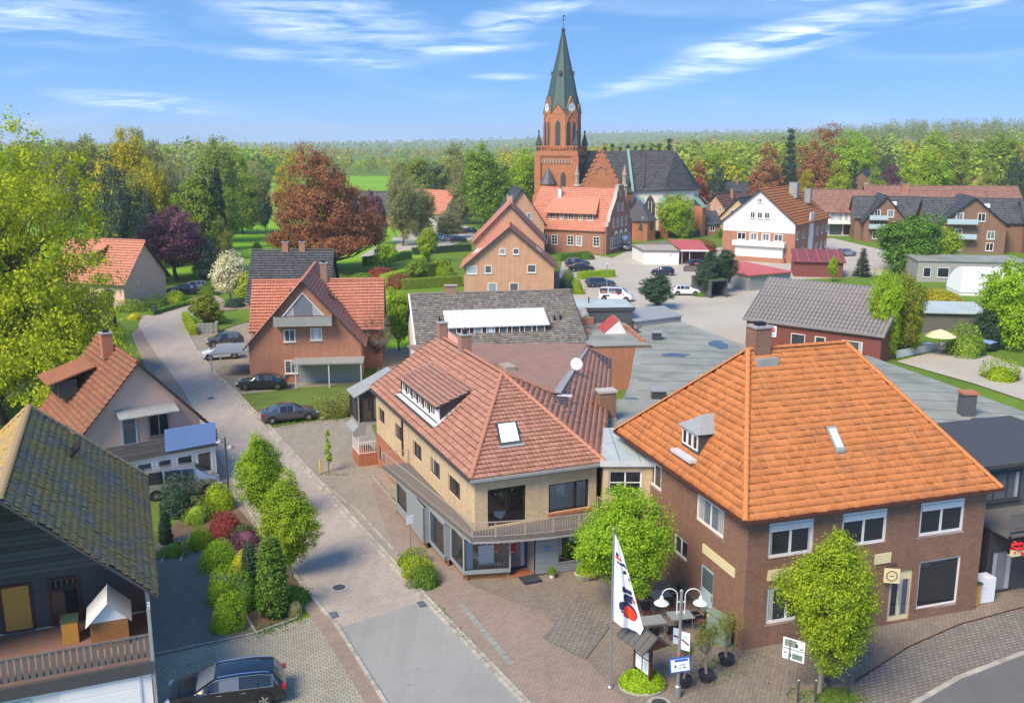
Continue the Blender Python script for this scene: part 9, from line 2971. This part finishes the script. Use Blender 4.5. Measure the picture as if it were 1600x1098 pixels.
for k, (p, m, lb, sz) in enumerate((((52.9, 104.03), 'tarp_blue', 'blue covered garden trailer near the orange fence', (1.0, 2.4, 1.0)), ((46.01, 104.03), 'sign_white', 'white garden table beside the cream parasol', (1.4, .8, .74)))):
  t = thing('garden_trailer' if k == 0 else 'garden_table', lb, 'trailer' if k == 0 else 'table', at3(p, .1), R(40))
  if k == 0:
    MB().box(-1.2, 1.2, -.6, .6, .4, .9).build('tub', 'dark_panel', t)
    MB().slab([(-1.25, -.65, 1.0), (1.25, -.65, 1.0), (1.25, .65, 1.15), (-1.25, .65, 1.15)], .1).build('cover', m, t)
    for s in (-1, 1):
      MB().tube([(0, s * .62, .3), (0, s * .75, .3)], .3, 12).build('wheel', 'rubber', t)
  else:
    MB().box(-.7, .7, -.4, .4, .7, .74).build('table_top', m, t)
    for (x, y) in ((-.6, -.3), (.6, -.3), (.6, .3), (-.6, .3)):
      MB().box(x - .03, x + .03, y - .03, y + .03, 0, .7).build('leg', m, t)
# lamp posts and signs in the car park
for (p, h, lb) in (((14.65, 147.04), 4.2, 'thin grey lamp post behind the white van'), ((28.07, 207.39), 6.5, 'tall pale lamp post right of the gabled hall')):
  t = thing('lamp_post', lb, 'lamp post', at3(p, .03))
  MB().tube([(0, 0, 0), (0, 0, h)], [.08, .05], 8).build('post', 'steel', t)
  MB().lathe([(.05, h + .16), (.28, h + .06), (.26, h), (.02, h)], 12).build('lamp_head', 'lamp_white', t)
bs = thing('round_blue_sign', 'round blue sign on a post before the gabled hall', 'sign', at3((23.78, 202.48), 0))
MB().tube([(0, 0, 0), (0, 0, 3.0)], .05, 6).build('post', 'steel', bs)
MB().obox((0, -.06, 2.8), (1.0, .04, .8)).build('panel', 'tarp_blue', bs)
st = thing('stone_trough', 'low grey stone trough beside the red canopy garage', 'trough', at3((32.14, 170.05), .03), R(-8))
MB().box(-1.6, 1.6, -.5, .5, 0, .8).build('trough', 'wood_grey', st)
MB().box(-1.4, 1.4, -.35, .35, .8, .9).build('soil', 'soil', st)
sh = thing('small_red_shed', 'little timber shed with red roof left of the long grey tiled roof', 'shed', (-13, 111.09), R(5))
MB().box(-.8, .9, 0, 2, 0, 2.0).build('wall', 'wood_yellow', sh)
MB().slab([(-1.1, -.3, 2.05), (0, -.3, 2.7), (0, 2.3, 2.7), (-1.1, 2.3, 2.05)], .08).slab([(1.2, -.3, 2.05), (1.2, 2.3, 2.05), (0, 2.3, 2.7), (0, -.3, 2.7)], .08).build('roof', 'red_sheet', sh)
# drains, and weeds rooted along kerbs and wall feet
for (p, lb) in (((-8.77, 43.26), 'small iron gutter drain at the left kerb of the street'), ((-4.5, 44.39), 'small iron gutter drain at the right kerb of the street')):
  t = thing('gutter_drain', lb, 'drain', at3(p, .06), A_ST)
  MB().box(-.2, .2, -.28, .28, 0, .02).build('frame', 'dark_gutter', t)
  for k in range(5):
    MB().box(-.16, .16, -.24 + k * .1, -.19 + k * .1, .021, .03).build('bar', 'steel', t)
rs = np.random.RandomState(3)
C_ = []
for (a, b, n, sp) in (((-12.1, 41.44), (-10.51, 42.87), 260, .35), ((-10.51, 42.87), (-10.51, 45.43), 120, .2), ((-16.39, 56.4), (-10.57, 45.71), 160, .12), ((11.13, 40.56), (18.71, 42.87), 160, .1), ((9.47, 40.44), (10.68, 40.56), 80, .25), ((-4.3, 45.01), (-1.77, 40.33), 90, .1),
           ((-9.62, 63.05), (-3.53, 49.24), 150, .1), ((7.91, 37.63), (10.43, 39.48), 200, .5), ((12.49, 36.25), (14.51, 35.88), 420, .35), ((-19.51, 74.87), (-16.07, 77.26), 420, .4), ((-12.86, 77.26), (-16.07, 77.26), 250, .5), ((-14.07, 63.57), (-11.61, 63.57), 60, .15), ((11.59, 36.4), (12.33, 36.16), 60, .3), ((-24.88, 84.89), (-19.51, 74.87), 260, .3)):
  t = rs.uniform(0, 1, n)[:, None]
  q = np.array(a)[None] * (1 - t) + np.array(b)[None] * t + rs.normal(size=(n, 2)) * sp
  C_.append(np.concatenate([q, rs.uniform(.07, .16, (n, 1))], 1))
C_ = np.concatenate(C_)
V, F = leaf_quads(C_, rs.normal(size=C_.shape) * .8 + np.array([0, 0, .3]), rs.uniform(.07, .2, len(C_)), rs, .4)
tag(link('weeds', np_mesh('weeds', V, F, 'leaf_thuja')), kind='stuff')

# ------------------------------------------------------------------ the air: thin even haze over the whole place
hm = bpy.data.materials.new('haze')
hm.use_nodes = True
hn, hl = hm.node_tree.nodes, hm.node_tree.links
hn.clear()
ho = hn.new('ShaderNodeOutputMaterial')
hv = hn.new('ShaderNodeVolumePrincipled')
hv.inputs['Color'].default_value = (0.86, 0.94, 1.0, 1)
hv.inputs['Density'].default_value = 0.0002
hv.inputs['Anisotropy'].default_value = 0.0
hl.new(hv.outputs[0], ho.inputs['Volume'])
hm.cycles.homogeneous_volume = True
hz_o = MB().box(-4530, 4530, -90, 6430, -1.2, 97).build('haze', None)
hz_o.data.materials.append(hm)
tag(hz_o, kind='stuff')
